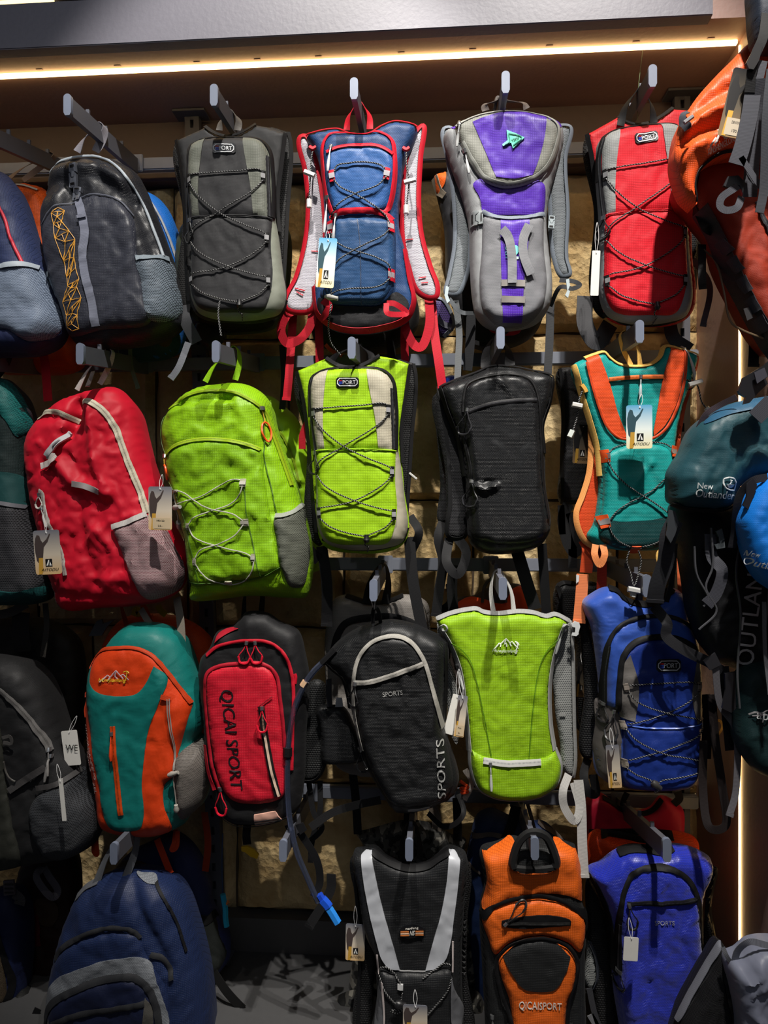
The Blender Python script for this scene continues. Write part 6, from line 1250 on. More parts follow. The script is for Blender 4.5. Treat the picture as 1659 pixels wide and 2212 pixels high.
b = Slab(rt, [(960, 200), (1050, 130), (1140, 115), (1200, 80), (1290, 60), (1380, 60), (1430, 130), (1450, 200), (1500, 400), (1400, 700), (1050, 700)], 1.93, .08, 30, fab('#3a302c', 'weave'), 'body', z=zJ, wr=.006, seed=69)
b.panel('orange_panel', [(1040, 160), (1100, 125), (1180, 128), (1250, 150), (1290, 150), (1330, 80), (1390, 65), (1425, 120), (1430, 190), (1060, 195)], fab('#d24314', 'plain', .5, crease=1.), .003)
cord3('loop', [(1175, 150, 1.85), (1190, 60, 1.85), (1240, 20, 1.85), (1290, 60, 1.85), (1300, 150, 1.85)], .004, pl('#3c302a', .7), rt, z=zJ)
strap('webbing_strap', [(1010, 50, 1.88), (1015, 150, 1.87), (960, 200, 1.87)], 22, BIND, rt, z=zJ)

# ---- lime vest pack (J)
rt = bag('lime green vest pack with grey edging and white mountain mark', 1090, 1320, 1.735)
LG = fab('#86b010', 'rip', .5, crease=.8); GE = web('#8f908e'); GNET = fab('#8b8d8a', 'mesh', hole='#56585a', sc=1.2)
sl = Slab(rt, [(1560, 340), (1600, 270), (1645, 245), (1652, 400), (1660, 800), (1665, 1000), (1655, 1075), (1605, 1040), (1590, 900), (1560, 700)], 1.75, .02, 10, GNET, 'shoulder_strap', z=zJ)
sl.tape('binding', [(1645, 247), (1652, 400), (1660, 800), (1665, 1000), (1655, 1072)], 8, GE, .003, bulge=.6)
for y_ in (735, 995): sl.tape('stitching', [(1580, y_), (1612, y_)], 4, GE, .004)
sl = Slab(rt, [(938, 245), (985, 400), (1040, 560), (1060, 800), (1040, 900), (1010, 850), (985, 600), (950, 400)], 1.76, .015, 10, GNET, 'shoulder_strap', z=zJ)
vp = [(935, 240), (1000, 212), (1100, 188), (1150, 185), (1180, 200), (1260, 210), (1370, 198), (1450, 205), (1520, 225), (1560, 213), (1640, 250), (1600, 330), (1560, 450), (1538, 600), (1545, 800), (1565, 930), (1602, 1020), (1580, 1120), (1500, 1180), (1400, 1207), (1250, 1197), (1150, 1142), (1112, 1020), (1100, 900), (1080, 700), (1050, 500), (985, 340)]
b = Slab(rt, vp, 1.74, .055, 30, LG, 'body', z=zJ, sd=.3, wr=.0035, seed=71)
b.tape('neck_binding', [(935, 240), (1000, 213), (1100, 190), (1150, 187), (1180, 202), (1260, 211), (1370, 200), (1450, 207), (1520, 226), (1560, 215), (1640, 251)], 7, GE, .003, bulge=1)
b.tape('zipper', [(958, 290), (1010, 380), (1055, 500), (1085, 700), (1100, 850), (1108, 940)], 10, zipm('#9b9b98', '#77797a'), .003, bulge=.6)
b.tape('zipper', [(1610, 260), (1585, 340), (1555, 450), (1535, 600), (1540, 800), (1560, 930)], 10, zipm('#9b9b98', '#77797a'), .003, bulge=.6)
b.tape('binding', [(1108, 930), (1115, 1030), (1155, 1138), (1250, 1190), (1400, 1200), (1500, 1175), (1575, 1115), (1598, 1020), (1568, 930)], 6, GE, .003, bulge=1)
b.panel('lower_pocket', [(1112, 922, 1), (1160, 945), (1220, 962), (1480, 966), (1530, 948), (1572, 928, 1), (1592, 1020), (1570, 1110), (1500, 1168), (1400, 1192), (1250, 1182), (1162, 1132), (1122, 1030)], LG, .003, puff=.012, R=18)
for q_ in ([(1003, 360), (1060, 390), (1110, 450), (1145, 560), (1175, 700), (1222, 950)], [(1590, 335), (1530, 380), (1490, 440), (1460, 550), (1440, 700), (1420, 950)]): b.tape('seam', q_, 1.6, pl('#4d7a08', .5), .003)
b.tape('zipper', [(1178, 968), (1300, 985), (1480, 978)], 12, zipm('#9b9b98', '#6c6e70'), .006, bulge=.5)
b.pull(1215, 985, 'stick', 56, -88, '#b9bcb8', .010); b.pull(1600, 290, 'stick', 56, -105, '#aeb2ae', .010); b.pull(1050, 490, 'stick', 50, -78, '#aeb2ae', .008)
b.lines('printed_mountain', [[(1235, 392, 1), (1262, 360, 1), (1272, 362, 1), (1298, 336, 1), (1318, 358, 1), (1330, 352, 1), (1362, 388, 1)], [(1298, 338, 1), (1290, 365, 1), (1300, 360, 1), (1302, 378, 1)], [(1272, 364, 1), (1268, 378, 1)], [(1318, 360, 1), (1325, 375, 1)], [(1350, 398), (1360, 370), (1352, 356)], [(1345, 352), (1358, 356), (1366, 368)]], 1.3, pl('#dfe6da', .5), .003)
b.text('Huwjianfeng', 1293, 402, 136, 22, -2, pl('#dfe6da', .5), lift=.003, shear=.35)
haul('C4', rt, 1235, 205, 1342, 203, 1.72, 10, web('#b9b8b4'), z=zJ)
for x in (975, 1612):
    b.cord('edge_ring', [(x - 16, 272), (x, 262), (x + 16, 280), (x + 2, 302), (x - 14, 292), (x - 16, 272)], .0022, pl('#a7aaa8', .3), .010)
side_straps(rt, zK, [([(165, 1500, 1.72), (125, 1620, 1.70), (135, 1740, 1.70), (210, 1845, 1.70), (248, 1740, 1.71), (205, 1560, 1.72)], 17, web('#b3b1ad')), ([(240, 1540, 1.72), (262, 1750, 1.71), (268, 2000, 1.70), (282, 2265, 1.69)], 20, web('#b3b1ad'), 1)], 1.71)
plate3('strap_hook', [(188, 370), (215, 358), (240, 372), (242, 450), (225, 465), (190, 460), (195, 440), (215, 440), (218, 400), (195, 395)], 1.70, pl('#c9cccc', .4), rt, z=zK)
hang_tag('small pale tag pair hanging at the left edge of the lime vest pack', 1020, 740, 50, 215, -14, 1.70, z=zJ, plain=True, logo=False, knot=(1050, 500))
hang_tag('narrow dusk tag with handwriting at the left edge of the lime vest pack', 1062, 750, 52, 220, -6, 1.685, z=zJ, kind='dusk', logo=False, note=('Pink', '26.-'), knot=(1052, 500))
strap('trim_webbing', [(1085, 1030, 1.80), (1120, 1100, 1.80), (1080, 1190, 1.80)], 12, web('#a39c94'), rt, z=zJ)
cord3('orange_cord', [(1058, 1090, 1.79), (1100, 1125, 1.79), (1062, 1130, 1.79), (1098, 1148, 1.79), (1060, 1155, 1.79)], .004, pl('#e04818', .5), rt, z=zJ)

# ---- blue badge pack (K)
rt = bag('shiny blue pack with two black arched zips and white SPORT badge', 1385, 1290, 1.735)
BL = fab('#2a52b0', 'weave', .35, crease=.8, sheen=.3); BL_SHADE = fab('#1d3688', 'weave', .35, crease=.7); GP = fab('#6a6663', 'weave', .5); NB = fab('#141416', 'mesh', hole='#030303', sc=1.5)  # second blue darkened, the pack's lower shading put into its colour
sl = Slab(rt, [(250, 205), (285, 200), (340, 420), (385, 700), (405, 950), (390, 1200), (350, 1380), (282, 1380), (290, 900), (262, 500)], 1.755, .02, 12, NB, 'shoulder_strap', z=zK)
sl.tape('binding', [(255, 210), (320, 300), (350, 450), (392, 700), (405, 900)], 8, BIND, .004)
b = Slab(rt, [(292, 218), (345, 165), (480, 105), (540, 125), (600, 185), (680, 222), (760, 230), (850, 212), (920, 150), (960, 112), (1060, 165), (1105, 380), (1150, 470), (1180, 900), (1170, 1200), (1152, 1500), (1100, 1600), (900, 1638), (700, 1630), (500, 1600), (400, 1530), (372, 1350), (405, 1150), (420, 950), (398, 700), (352, 400)], 1.74, .095, 34, BL, 'body', z=zK, sd=.35, wr=.004, seed=73)
b.tape('neck_binding', [(480, 107), (540, 128), (600, 188), (680, 224), (760, 232), (850, 214), (920, 152), (962, 114)], 10, BIND, .004, bulge=1)
b.panel('side_panel', [(398, 960), (440, 960), (545, 1000), (545, 1100), (560, 1400), (570, 1590), (500, 1592), (410, 1522), (372, 1350), (392, 1150)], fab('#55504e', 'weave'), .003)
b.panel('outer_panel', [(432, 960), (432, 700), (450, 520), (520, 400), (640, 335), (780, 312), (950, 330), (1060, 395), (1130, 480), (1160, 900), (1150, 1300), (1130, 1500), (1050, 1580), (900, 1610), (650, 1600), (570, 1560), (545, 1300), (545, 1010)], BL, .003, puff=.012, R=24)
b.panel('front_panel', [(520, 1000), (530, 740), (560, 590), (650, 495), (800, 462), (950, 475), (1070, 540), (1125, 640), (1155, 900), (1150, 1100), (1160, 1300), (1130, 1500), (1050, 1580), (900, 1605), (650, 1595), (560, 1545), (555, 1300), (545, 1080)], BL_SHADE, .003, puff=.014, R=24)
b.panel('side_insert', [(600, 585, 1), (560, 640), (540, 750), (532, 1050, 1), (635, 1070, 1), (658, 900), (655, 780)], GP, .005); b.panel('side_insert', [(1095, 600, 1), (1125, 650), (1152, 900), (1155, 1060), (1090, 1090, 1), (1050, 900), (1070, 720)], GP, .005)
b.panel('lower_pocket', [(560, 1095, 1), (700, 1112), (850, 1115), (1000, 1108), (1150, 1085, 1), (1160, 1300), (1128, 1495), (1050, 1572), (900, 1598), (650, 1588), (568, 1540), (562, 1300)], BL_SHADE, .004, puff=.006, R=14)
b.tape('pocket_hem', [(600, 1098), (700, 1112), (850, 1118), (1000, 1110), (1130, 1090)], 2, pl('#4a6cc8', .3), .006)
b.tape('zipper', [(430, 965), (428, 700), (445, 520), (515, 395), (640, 328), (780, 305), (950, 322), (1065, 388), (1135, 470)], 8, web('#141416'), .005, bulge=1)
b.tape('zipper', [(518, 1005), (528, 740), (556, 585), (648, 488), (800, 455), (950, 468), (1072, 535), (1128, 640)], 11, web('#141416'), .006, bulge=1)
b.tape('zipper', [(436, 960), (434, 700), (452, 525)], 5, zipm('#141416', '#4b4c50'), .010)
b.tape('piping', [(1155, 1000), (1165, 1200), (1150, 1480), (1100, 1580), (900, 1618), (650, 1608), (560, 1570), (470, 1550)], 3, pl('#5a3d2c', .5), .003, bulge=1)
b.badge(878, 658, 52, 27, 0)
for x, y, r_ in ((568, 820, 12), (1106, 815, -8), (555, 1105, 12), (1150, 1098, -8), (562, 1378, 6), (1136, 1380, -4)): b.loop(x, y, 10, 13, r_, '#b3a79c', '#8a8078')
CC = [[(590, 800), (700, 792), (900, 782), (1060, 780), (1100, 792)], [(580, 842), (620, 900), (700, 950), (850, 1000), (1000, 1030), (1140, 1055)], [(1100, 850), (1040, 905), (960, 960), (860, 1005), (720, 1055), (580, 1088)], [(568, 1125), (620, 1185), (720, 1245), (860, 1300), (1000, 1325), (1135, 1355)], [(1140, 1125), (1060, 1185), (960, 1225), (840, 1270), (700, 1310), (580, 1345)], [(570, 1405), (640, 1450), (720, 1480), (770, 1505)], [(1120, 1410), (1050, 1445), (900, 1475), (820, 1490), (785, 1515)]]
for i, q_ in enumerate(CC): b.cord('bungee_cord', q_, .0016, CORD, .009 + .002 * (i % 2))
b.lock(775, 1520, '#3a3836', 22, .008, -40, .012); b.cord('bungee_cord', [(775, 1530), (785, 1560), (770, 1575), (800, 1600)], .0018, CORD, .014); b.cord('bungee_cord', [(785, 1530), (800, 1560), (785, 1590)], .0018, CORD, .012)
b.pull(432, 970, 'loop', 40, -95, '#222224', .010, hw=9); b.pull(490, 1010, 'loop', 62, -98, '#2c2c30', .014, hw=13)
strap('hang_loop', [(690, 215, 1.72), (700, 130, 1.71), (740, 60, 1.70), (775, 130, 1.71), (800, 215, 1.72)], 15, BIND, rt, z=zK)
hang_tag('narrow cream tag with black logo hanging low at the left of the blue badge pack', 505, 1440, 95, 320, 5, 1.63, z=zK, kind='dusk', knot=(480, 1150))
side_straps(rt, zK, [([(310, 1380, 1.76), (280, 1500, 1.74), (310, 1620, 1.73), (370, 1640, 1.74), (350, 1500, 1.76)], 18, BIND), ([(1185, 900, 1.78), (1200, 1100, 1.78), (1190, 1380, 1.78)], 22, BIND), ([(1250, 1100, 1.80), (1300, 1100, 1.80), (1310, 1160, 1.80), (1220, 1290, 1.80)], 5, web('#9b7a3a'))], 1.76)
rt = bag('black mesh vest between the lime vest pack and the blue badge pack', 1215, 1265, 1.90)
b = Slab(rt, [(88, 90), (130, 65), (215, 70), (400, 80), (420, 900), (330, 1180), (260, 1190), (210, 1000), (215, 500), (100, 400)], 1.92, .05, 20, NB, 'body', z=zK, wr=.003)
b.tape('binding', [(88, 92), (110, 180), (150, 380)], 8, BIND, .003); b.tape('neck_binding', [(90, 88), (130, 66), (215, 72)], 7, BIND, .003)
cord3('webbing_loop', [(220, 900, 1.84), (225, 1100, 1.83), (290, 1200, 1.83)], .006, pl('#141416', .6), rt, z=zK)
hang_tag('dim brown tag seen between the lime vest pack and the blue badge pack', 262, 790, 70, 260, -3, 1.83, z=zK, kind='dark', knot=(270, 560))

# ---- left dark packs (I)
rt = bag('charcoal backpack with grey zip arc and mesh pocket at the left edge, third row', 40, 1430, 1.78)
DK = fab('#232324', 'weave', .5, crease=.4)
b = Slab(rt, [(-160, 370), (0, 372), (100, 405), (180, 480), (240, 600), (300, 780), (350, 900), (410, 1000), (450, 1100), (515, 1180), (532, 1340), (490, 1440), (380, 1512), (200, 1550), (60, 1570), (-160, 1580)], 1.79, .15, 70, DK, 'body', z=zI, wr=.006, seed=75)
b.tape('zipper', [(-60, 490), (0, 512), (80, 570), (160, 660), (225, 755), (270, 830), (290, 880)], 11, zipm('#6a6866', '#3c3a38'), .004, bulge=.7)
b.panel('olive_side', [(-150, 640), (0, 650), (40, 800), (60, 1000), (100, 1250), (130, 1500), (60, 1560), (-150, 1570)], fab('#33342e', 'weave'), .004, puff=.01)
b.panel('mesh_pocket', [(205, 1180), (240, 1120), (350, 1060), (420, 1010), (450, 1110), (512, 1185), (528, 1340), (480, 1435), (370, 1502), (300, 1490), (250, 1420), (215, 1320)], fab('#3a3c40', 'mesh', hole='#1a1b1d'), .004, puff=.02, R=24)
b.tape('elastic_hem', [(90, 1085), (200, 1010), (285, 958)], 14, web('#454343'), .008); b.tape('elastic_hem', [(240, 1070), (350, 1050), (420, 1012)], 11, web('#454343'), .010)
b.tape('daisy_loop', [(60, 790), (105, 780), (110, 820), (65, 815)], 7, web('#565452'), .012); b.pull(290, 870, 'stick', 52, -85, '#8d8b88', .012); b.pull(300, 905, 'stick', 50, -95, '#7a7876', .012)
b.cord('zip_cord', [(70, 920), (75, 970), (110, 1020), (130, 1030)], .002, pl('#55524e', .5), .012)
side_straps(rt, zL, [([(270, 275, 1.76), (235, 340, 1.74), (300, 440, 1.73), (345, 465, 1.73), (370, 420, 1.74), (320, 340, 1.75), (285, 280, 1.76)], 17, web('#48454a')), ([(90, 440, 1.75), (130, 480, 1.74), (125, 515, 1.74)], 24, web('#3c3a3c'))], 1.74)
b2 = plate3('strap_adjuster', [(20, 365), (85, 360), (95, 450), (25, 460)], 1.73, pl('#4a4448', .4), rt, z=zL, th=.006)
for y_ in (385, 412, 438): strap('adjuster_slot', [(30, y_, 1.727), (85, y_, 1.727)], 3, pl('#1c1a1c', .5), b2, z=zL)
hang_tag('thin edge on tan tag hanging below the zip of the charcoal backpack', 350, 1160, 26, 250, 4, 1.60, z=zI, plain=True, logo=False, knot=(320, 960))
tg = hang_tag('tan tag with dark red letters between charcoal and teal orange packs', 398, 870, 96, 205, 6, 1.70, z=zI, plain=True, logo=False, knot=(430, 690))
V_, F_ = textmesh('WE', .05); C_ = np.array(at(*zI([(402, 868)])[0], 1.698)); VV_ = [C_ + np.array([v[0] * .030, 0, v[1] * .014]) + np.array([0, -.0012, 0]) for v in V_]
mkobj('lettering', VV_, F_, pl('#b01840', .5), tg, smooth=False)
rt = bag('very dark backpack with hanging grey straps above the charcoal one, left edge', 60, 1330, 1.90)
b = Slab(rt, [(-160, 150), (100, 140), (260, 160), (400, 260), (440, 420), (430, 700), (420, 900), (-160, 900)], 1.93, .09, 50, fab('#1e1b17', 'weave'), 'body', z=zI, wr=.006, seed=77)
strap('webbing_strap', [(255, 60, 1.80), (262, 200, 1.80), (240, 360, 1.80)], 13, web('#3a3733'), rt, z=zI)
strap('webbing_strap', [(150, 60, 1.80), (60, 110, 1.80), (-60, 130, 1.80)], 20, web('#4a4844'), rt, z=zI)
strap('webbing_strap', [(120, 110, 1.81), (115, 200, 1.81), (130, 330, 1.81)], 40, web('#1d1b1a'), rt, z=zI)

# ================================================================== BOTTOM ROW
# ---- navy backpack (L)
rt = bag('navy backpack with wide silver mesh arc and black zips, bottom left', 250, 1900, 1.76)
NV = fab('#18264a', 'rip', .5); NV2 = fab('#141b36', 'weave', .5); ZB_ = web('#2c2d30'); SM_ = fab('#767a80', 'diamond', .4)
b = Slab(rt, [(440, 515), (520, 440), (600, 390), (700, 365), (800, 355), (960, 382), (1080, 450), (1150, 560), (1205, 720), (1255, 900), (1295, 1100), (1330, 1500), (1330, 1900), (220, 1900), (235, 1500), (255, 1100), (300, 880), (360, 680)], 1.78, .17, 100, NV, 'body', z=zL, wr=.005, seed=81, folds=[([(830, 380), (900, 520), (1000, 700), (1100, 900)], -.012, 12), ([(600, 400), (520, 560), (440, 700)], -.006, 12)])
b.tape('piping', [(445, 515), (500, 455), (590, 405)], 7, web('#5d5f64'), .004)
b.panel('side_flash', [(830, 358, 1), (960, 385), (985, 410, 1), (940, 400)], SM_, .004)
b.tape('side_piping', [(975, 400), (1060, 500), (1130, 640), (1190, 820)], 4, BIND, .004)
b.tape('zipper', [(355, 860), (400, 790), (500, 710), (600, 655), (700, 630), (800, 622), (880, 640), (925, 690)], 10, ZB_, .004, bulge=1)
b.tape('zipper', [(990, 790), (1060, 830), (1105, 900), (1118, 960)], 10, ZB_, .004, bulge=1)
b.panel('mid_panel', [(355, 870), (450, 770), (600, 690), (800, 655), (900, 670), (960, 790), (1080, 1000), (1130, 1300), (1150, 1600), (260, 1600), (290, 1200), (310, 1000)], NV, .002, puff=.014, R=26)
b.panel('silver_arc', [(290, 1290), (302, 1150), (330, 1030), (420, 930), (600, 850), (800, 800), (930, 798), (985, 830), (1040, 960), (1100, 1150), (1130, 1350), (1160, 1600), (1080, 1600), (1060, 1300), (1020, 1060), (960, 950), (880, 905), (700, 925), (520, 985), (400, 1060), (340, 1150), (318, 1280), (300, 1600), (280, 1600)], SM_, .004)
b.panel('front_pocket', [(320, 1300), (340, 1170), (400, 1080), (520, 1005), (700, 940), (880, 918), (960, 960), (1020, 1070), (1060, 1300), (1080, 1600), (300, 1600)], NV2, .004, puff=.014, R=20)
b.tape('zipper', [(300, 1600), (316, 1300), (336, 1160), (398, 1070), (518, 995), (700, 930), (880, 905), (965, 945), (1030, 1060), (1070, 1290), (1095, 1600)], 13, ZB_, .006, bulge=1)
b.tape('zipper', [(395, 1200), (500, 1150), (640, 1115), (800, 1090), (975, 1062)], 12, ZB_, .006, bulge=1)
b.panel('grey_insert', [(975, 1035, 1), (1010, 1080), (1028, 1160), (1020, 1300), (1000, 1500), (900, 1500, 1), (950, 1260), (972, 1140)], fab('#4a4844', 'weave'), .006); b.panel('grey_insert', [(365, 1180, 1), (380, 1300), (380, 1500), (330, 1500), (335, 1280)], fab('#5a5856', 'weave'), .006)
b.lines('printed_mountain', [[(612, 1280), (640, 1262), (660, 1262), (690, 1240), (760, 1232), (775, 1250)], [(650, 1275), (680, 1258), (740, 1242), (768, 1258)], [(775, 1280), (800, 1272)]], 2.6, pl('#9a8c84', .5), .007)
b.pull(395, 1205, 'stick', 40, -95, '#6b605c', .010)
side_straps(rt, zL, [([(1210, 900, 1.72), (1245, 1000, 1.70), (1190, 1100, 1.69)], 18, web('#2f3134')), ([(1240, 920, 1.72), (1285, 1060, 1.71), (1300, 1200, 1.72), (1310, 1350, 1.73)], 14, BIND), ([(1110, 1150, 1.66), (1230, 1150, 1.69), (1300, 1250, 1.72)], 20, web('#26282c')), ([(245, 1180, 1.74), (205, 1280, 1.74), (190, 1400, 1.74)], 16, BIND)], 1.7)
haul('D1', rt, 615, 385, 800, 352, 1.70, 17, web('#55575c'), z=zL, wide=.8)
rt = bag('dark blue round topped backpack hung behind the navy one', 390, 1850, 1.91)
b = Slab(rt, [(600, 600), (700, 330), (820, 200), (960, 130), (1060, 80), (1160, 130), (1260, 260), (1320, 440), (1328, 540), (1370, 640), (1440, 760), (1450, 900), (1380, 1000), (1300, 1100), (900, 1100), (600, 900)], 1.93, .10, 50, fab('#1c2652', 'weave'), 'body', z=zL, wr=.005, seed=83)
b.panel('brown_panel', [(680, 360), (760, 260), (860, 225), (960, 240), (1060, 320), (1180, 480), (1290, 600), (1240, 640), (1120, 500), (1000, 400), (800, 350)], fab('#33261e', 'diamond'), .004)
b.tape('side_strap', [(1100, 380), (1200, 490), (1330, 610), (1375, 590)], 16, BIND, .008)
b.panel('dark_pocket', [(1200, 700), (1330, 600), (1400, 720), (1440, 860), (1300, 1000), (1240, 850)], fab('#202422', 'weave'), .006)
strap('webbing_strap', [(1370, 950, 1.82), (1450, 1070, 1.80), (1550, 1180, 1.80)], 20, web('#141414'), rt, z=zL, end=1)
cord3('side_cord', [(1310, 1140, 1.84), (1350, 1200, 1.84), (1345, 1280, 1.84)], .003, pl('#26262a', .6), rt, z=zL)
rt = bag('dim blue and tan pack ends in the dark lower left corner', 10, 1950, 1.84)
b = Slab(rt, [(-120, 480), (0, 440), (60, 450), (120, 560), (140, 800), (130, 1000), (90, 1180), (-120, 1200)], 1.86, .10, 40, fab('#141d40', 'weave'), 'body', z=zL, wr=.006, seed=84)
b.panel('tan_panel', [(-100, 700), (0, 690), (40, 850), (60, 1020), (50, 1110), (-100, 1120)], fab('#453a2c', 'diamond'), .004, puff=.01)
b.tape('edge_strap', [(0, 660), (50, 800), (90, 1000), (60, 1140)], 12, BIND, .004)
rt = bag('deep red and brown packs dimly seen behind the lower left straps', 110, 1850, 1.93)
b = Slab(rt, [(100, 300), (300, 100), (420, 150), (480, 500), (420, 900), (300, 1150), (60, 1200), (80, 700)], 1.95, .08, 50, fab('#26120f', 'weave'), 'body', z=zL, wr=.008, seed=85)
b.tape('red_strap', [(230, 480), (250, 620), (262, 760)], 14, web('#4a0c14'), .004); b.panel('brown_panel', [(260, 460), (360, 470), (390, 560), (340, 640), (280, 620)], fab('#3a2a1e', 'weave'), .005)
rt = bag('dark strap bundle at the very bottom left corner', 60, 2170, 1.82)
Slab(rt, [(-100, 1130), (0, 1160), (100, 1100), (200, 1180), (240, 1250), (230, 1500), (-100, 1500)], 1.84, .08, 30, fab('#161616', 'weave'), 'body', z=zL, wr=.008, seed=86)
# ---- blue valve in plastic on the upright
t = thing('bite_valve', 'turquoise valve wrapped in clear film hanging beside the slotted upright', 'valve', at(487, 1960, 1.84))
cord3('cord', [(1425, 60), (1420, 250), (1425, 440)], .002, pl('#2c3c58', .3), t, z=zL, D=1.85); cord3('valve_body', [(1425, 450), (1440, 540), (1442, 600), (1450, 655)], .0075, pl('#1f8fb0', .25), t, z=zL, D=1.84); cord3('film_end', [(1440, 520), (1462, 495)], .004, pl('#b86a30', .3), t, z=zL, D=1.84)

# ---- black vest with silver bands (M)
rt = bag('black vest pack with two broad silver bands and oval rubber mark', 890, 1850, 1.735)
BV = fab('#1a1b1d', 'rip', .45); SILV = fab('#a9acb2', 'plain', .32, crease=1.)
b = Slab(rt, [(895, 300), (940, 290), (1010, 278), (1100, 335), (1180, 370), (1260, 378), (1340, 362), (1400, 320), (1465, 278), (1535, 298), (1565, 320), (1560, 600), (1545, 850), (1545, 1100), (1560, 1400), (1560, 1800), (1000, 1800), (1000, 1400), (1040, 1000), (960, 800), (920, 560)], 1.74, .06, 26, BV, 'body', z=zM, sd=.35, wr=.003, seed=91)
b.tape('neck_binding', [(1010, 280), (1100, 338), (1180, 372), (1260, 380), (1340, 364), (1400, 322), (1465, 280)], 10, BIND, .004, bulge=1)
b.panel('reflective_band', [(940, 300, 1), (965, 285), (1003, 282, 1), (1030, 420), (1070, 600), (1125, 790), (1172, 965, 1), (1110, 955), (1068, 905), (1030, 780), (995, 640), (960, 460)], SILV, .004, label='broad silver band'); b.panel('reflective_band', [(1465, 280, 1), (1500, 285), (1532, 320, 1), (1515, 500), (1495, 650), (1475, 800), (1440, 910), (1400, 950), (1325, 968, 1), (1370, 800), (1415, 640), (1450, 450)], SILV, .004, label='broad silver band')
b.panel('lower_panel', [(1050, 965), (1130, 985), (1172, 972), (1330, 972), (1400, 960), (1480, 965), (1500, 1200), (1540, 1500), (1000, 1500), (1030, 1200)], BV, .003, puff=.02, R=24)
b.tape('edge_piping', [(1172, 960), (1325, 965)], 2.2, pl('#a3a3a3', .4), .006)
for pts in ([(1052, 1000, 1), (1075, 1100), (1085, 1300), (1060, 1500, 1), (1000, 1500, 1), (1030, 1180)], [(1480, 985, 1), (1500, 1080), (1545, 1200), (1552, 1280), (1530, 1300), (1490, 1275), (1475, 1150)]): b.panel('side_wing', pts, fab('#5f6064', 'weave'), .010)
for pts in ([(1040, 860), (1045, 980)], [(1488, 780), (1486, 960)], [(1070, 1010), (1085, 1200), (1080, 1320)]): b.tape('piping', pts, 3.5, pl('#b5aaa8', .4), .012)
ob = b.panel('oval_badge', [(1170, 735), (1190, 705), (1245, 690), (1300, 703), (1324, 730), (1305, 758), (1245, 770), (1190, 762)], pl('#101114', .35), .006, skirt=.004)
b.text('nanfeng', 1245, 712, 76, 16, 4, pl('#d4d0c8', .4), lift=.0075, under=ob, bold=.02); b.text('NS', 1247, 738, 30, 26, 0, pl('#e0dcd4', .4), lift=.0075, under=ob, bold=.03, shear=.3)
for i, y_ in enumerate((729, 740, 750)):
    for x0_, x1_ in ((1178, 1228), (1266, 1314)): b.tape('badge_bar', [(x0_, y_), (x1_, y_)], 2, pl('#c07038' if i != 1 else '#c8a890', .4), .0072, under=ob)
for q_ in ([(1052, 990), (1070, 1030), (1120, 1100), (1190, 1160)], [(1060, 945), (1090, 940), (1130, 965), (1180, 1010)], [(1480, 990), (1460, 1050), (1400, 1130), (1340, 1195)], [(1478, 925), (1440, 918), (1380, 955), (1310, 990)], [(1130, 1305), (1200, 1275), (1300, 1260), (1400, 1280), (1480, 1320)]): b.cord('bungee_cord', q_, .0017, CORD, .008)
b.panel('reflective_tab', [(1162, 1018, 1), (1195, 1020, 1), (1195, 1052, 1), (1162, 1048, 1)], pl('#b9b9b9', .4), .008); b.lock(1180, 1125, '#1a1a1c', 22, .009, -15, .014); b.cord('bungee_cord', [(1190, 1060), (1185, 1110), (1190, 1150), (1125, 1165), (1160, 1180), (1190, 1160)], .0018, CORD, .012)
sl = Slab(rt, [(885, 310), (930, 300), (955, 500), (995, 750), (1030, 900), (1010, 1100), (960, 1400), (920, 1400), (930, 900), (915, 600)], 1.765, .015, 10, NB, 'shoulder_strap', z=zM); sl.tape('binding', [(888, 312), (918, 600), (932, 900), (925, 1300)], 7, BIND, .003)
sl = Slab(rt, [(1540, 310), (1580, 340), (1575, 700), (1570, 1000), (1600, 1400), (1560, 1400), (1540, 1000), (1545, 700)], 1.765, .015, 10, NB, 'shoulder_strap', z=zM)
haul('D3', rt, 1190, 372, 1285, 376, 1.72, 14, BIND, z=zM)
hang_tag('dusk tag with printed climber at the bottom of the silver banded vest pack', 1263, 1275, 145, 175, 0, 1.63, z=zM, kind='dusk', logo=False, knot=(1262, 1100))
hang_tag('tan printed tag with logo at the left edge of the silver banded vest pack', 905, 817, 115, 226, -1, 1.74, z=zM, kind='dusk', knot=(905, 600))
rt = bag('camouflage pack hung behind the silver banded vest pack', 880, 1790, 1.90)
CAM = fab('#3c3b38', 'camo')
b = Slab(rt, [(905, 180), (960, 165), (1050, 140), (1120, 120), (1200, 105), (1300, 110), (1380, 130), (1480, 190), (1570, 225), (1560, 260), (1600, 700), (1600, 1300), (900, 1300), (940, 600), (940, 250)], 1.92, .07, 30, CAM, 'body', z=zM, wr=.004, seed=93)
strap('webbing_strap', [(1225, 130, 1.83), (1215, 60, 1.82), (1235, 20, 1.82)], 14, BIND, rt, z=zM)
b2 = Slab(rt, [(780, 1200), (850, 1160), (920, 1150), (1000, 1180), (1000, 1450), (790, 1450), (770, 1300)], 1.86, .05, 20, CAM, 'hip_belt', z=zM, wr=.004)
b2 = Slab(rt, [(1560, 1140), (1640, 1160), (1680, 1230), (1680, 1450), (1560, 1450)], 1.86, .05, 20, CAM, 'hip_belt', z=zM, wr=.004)

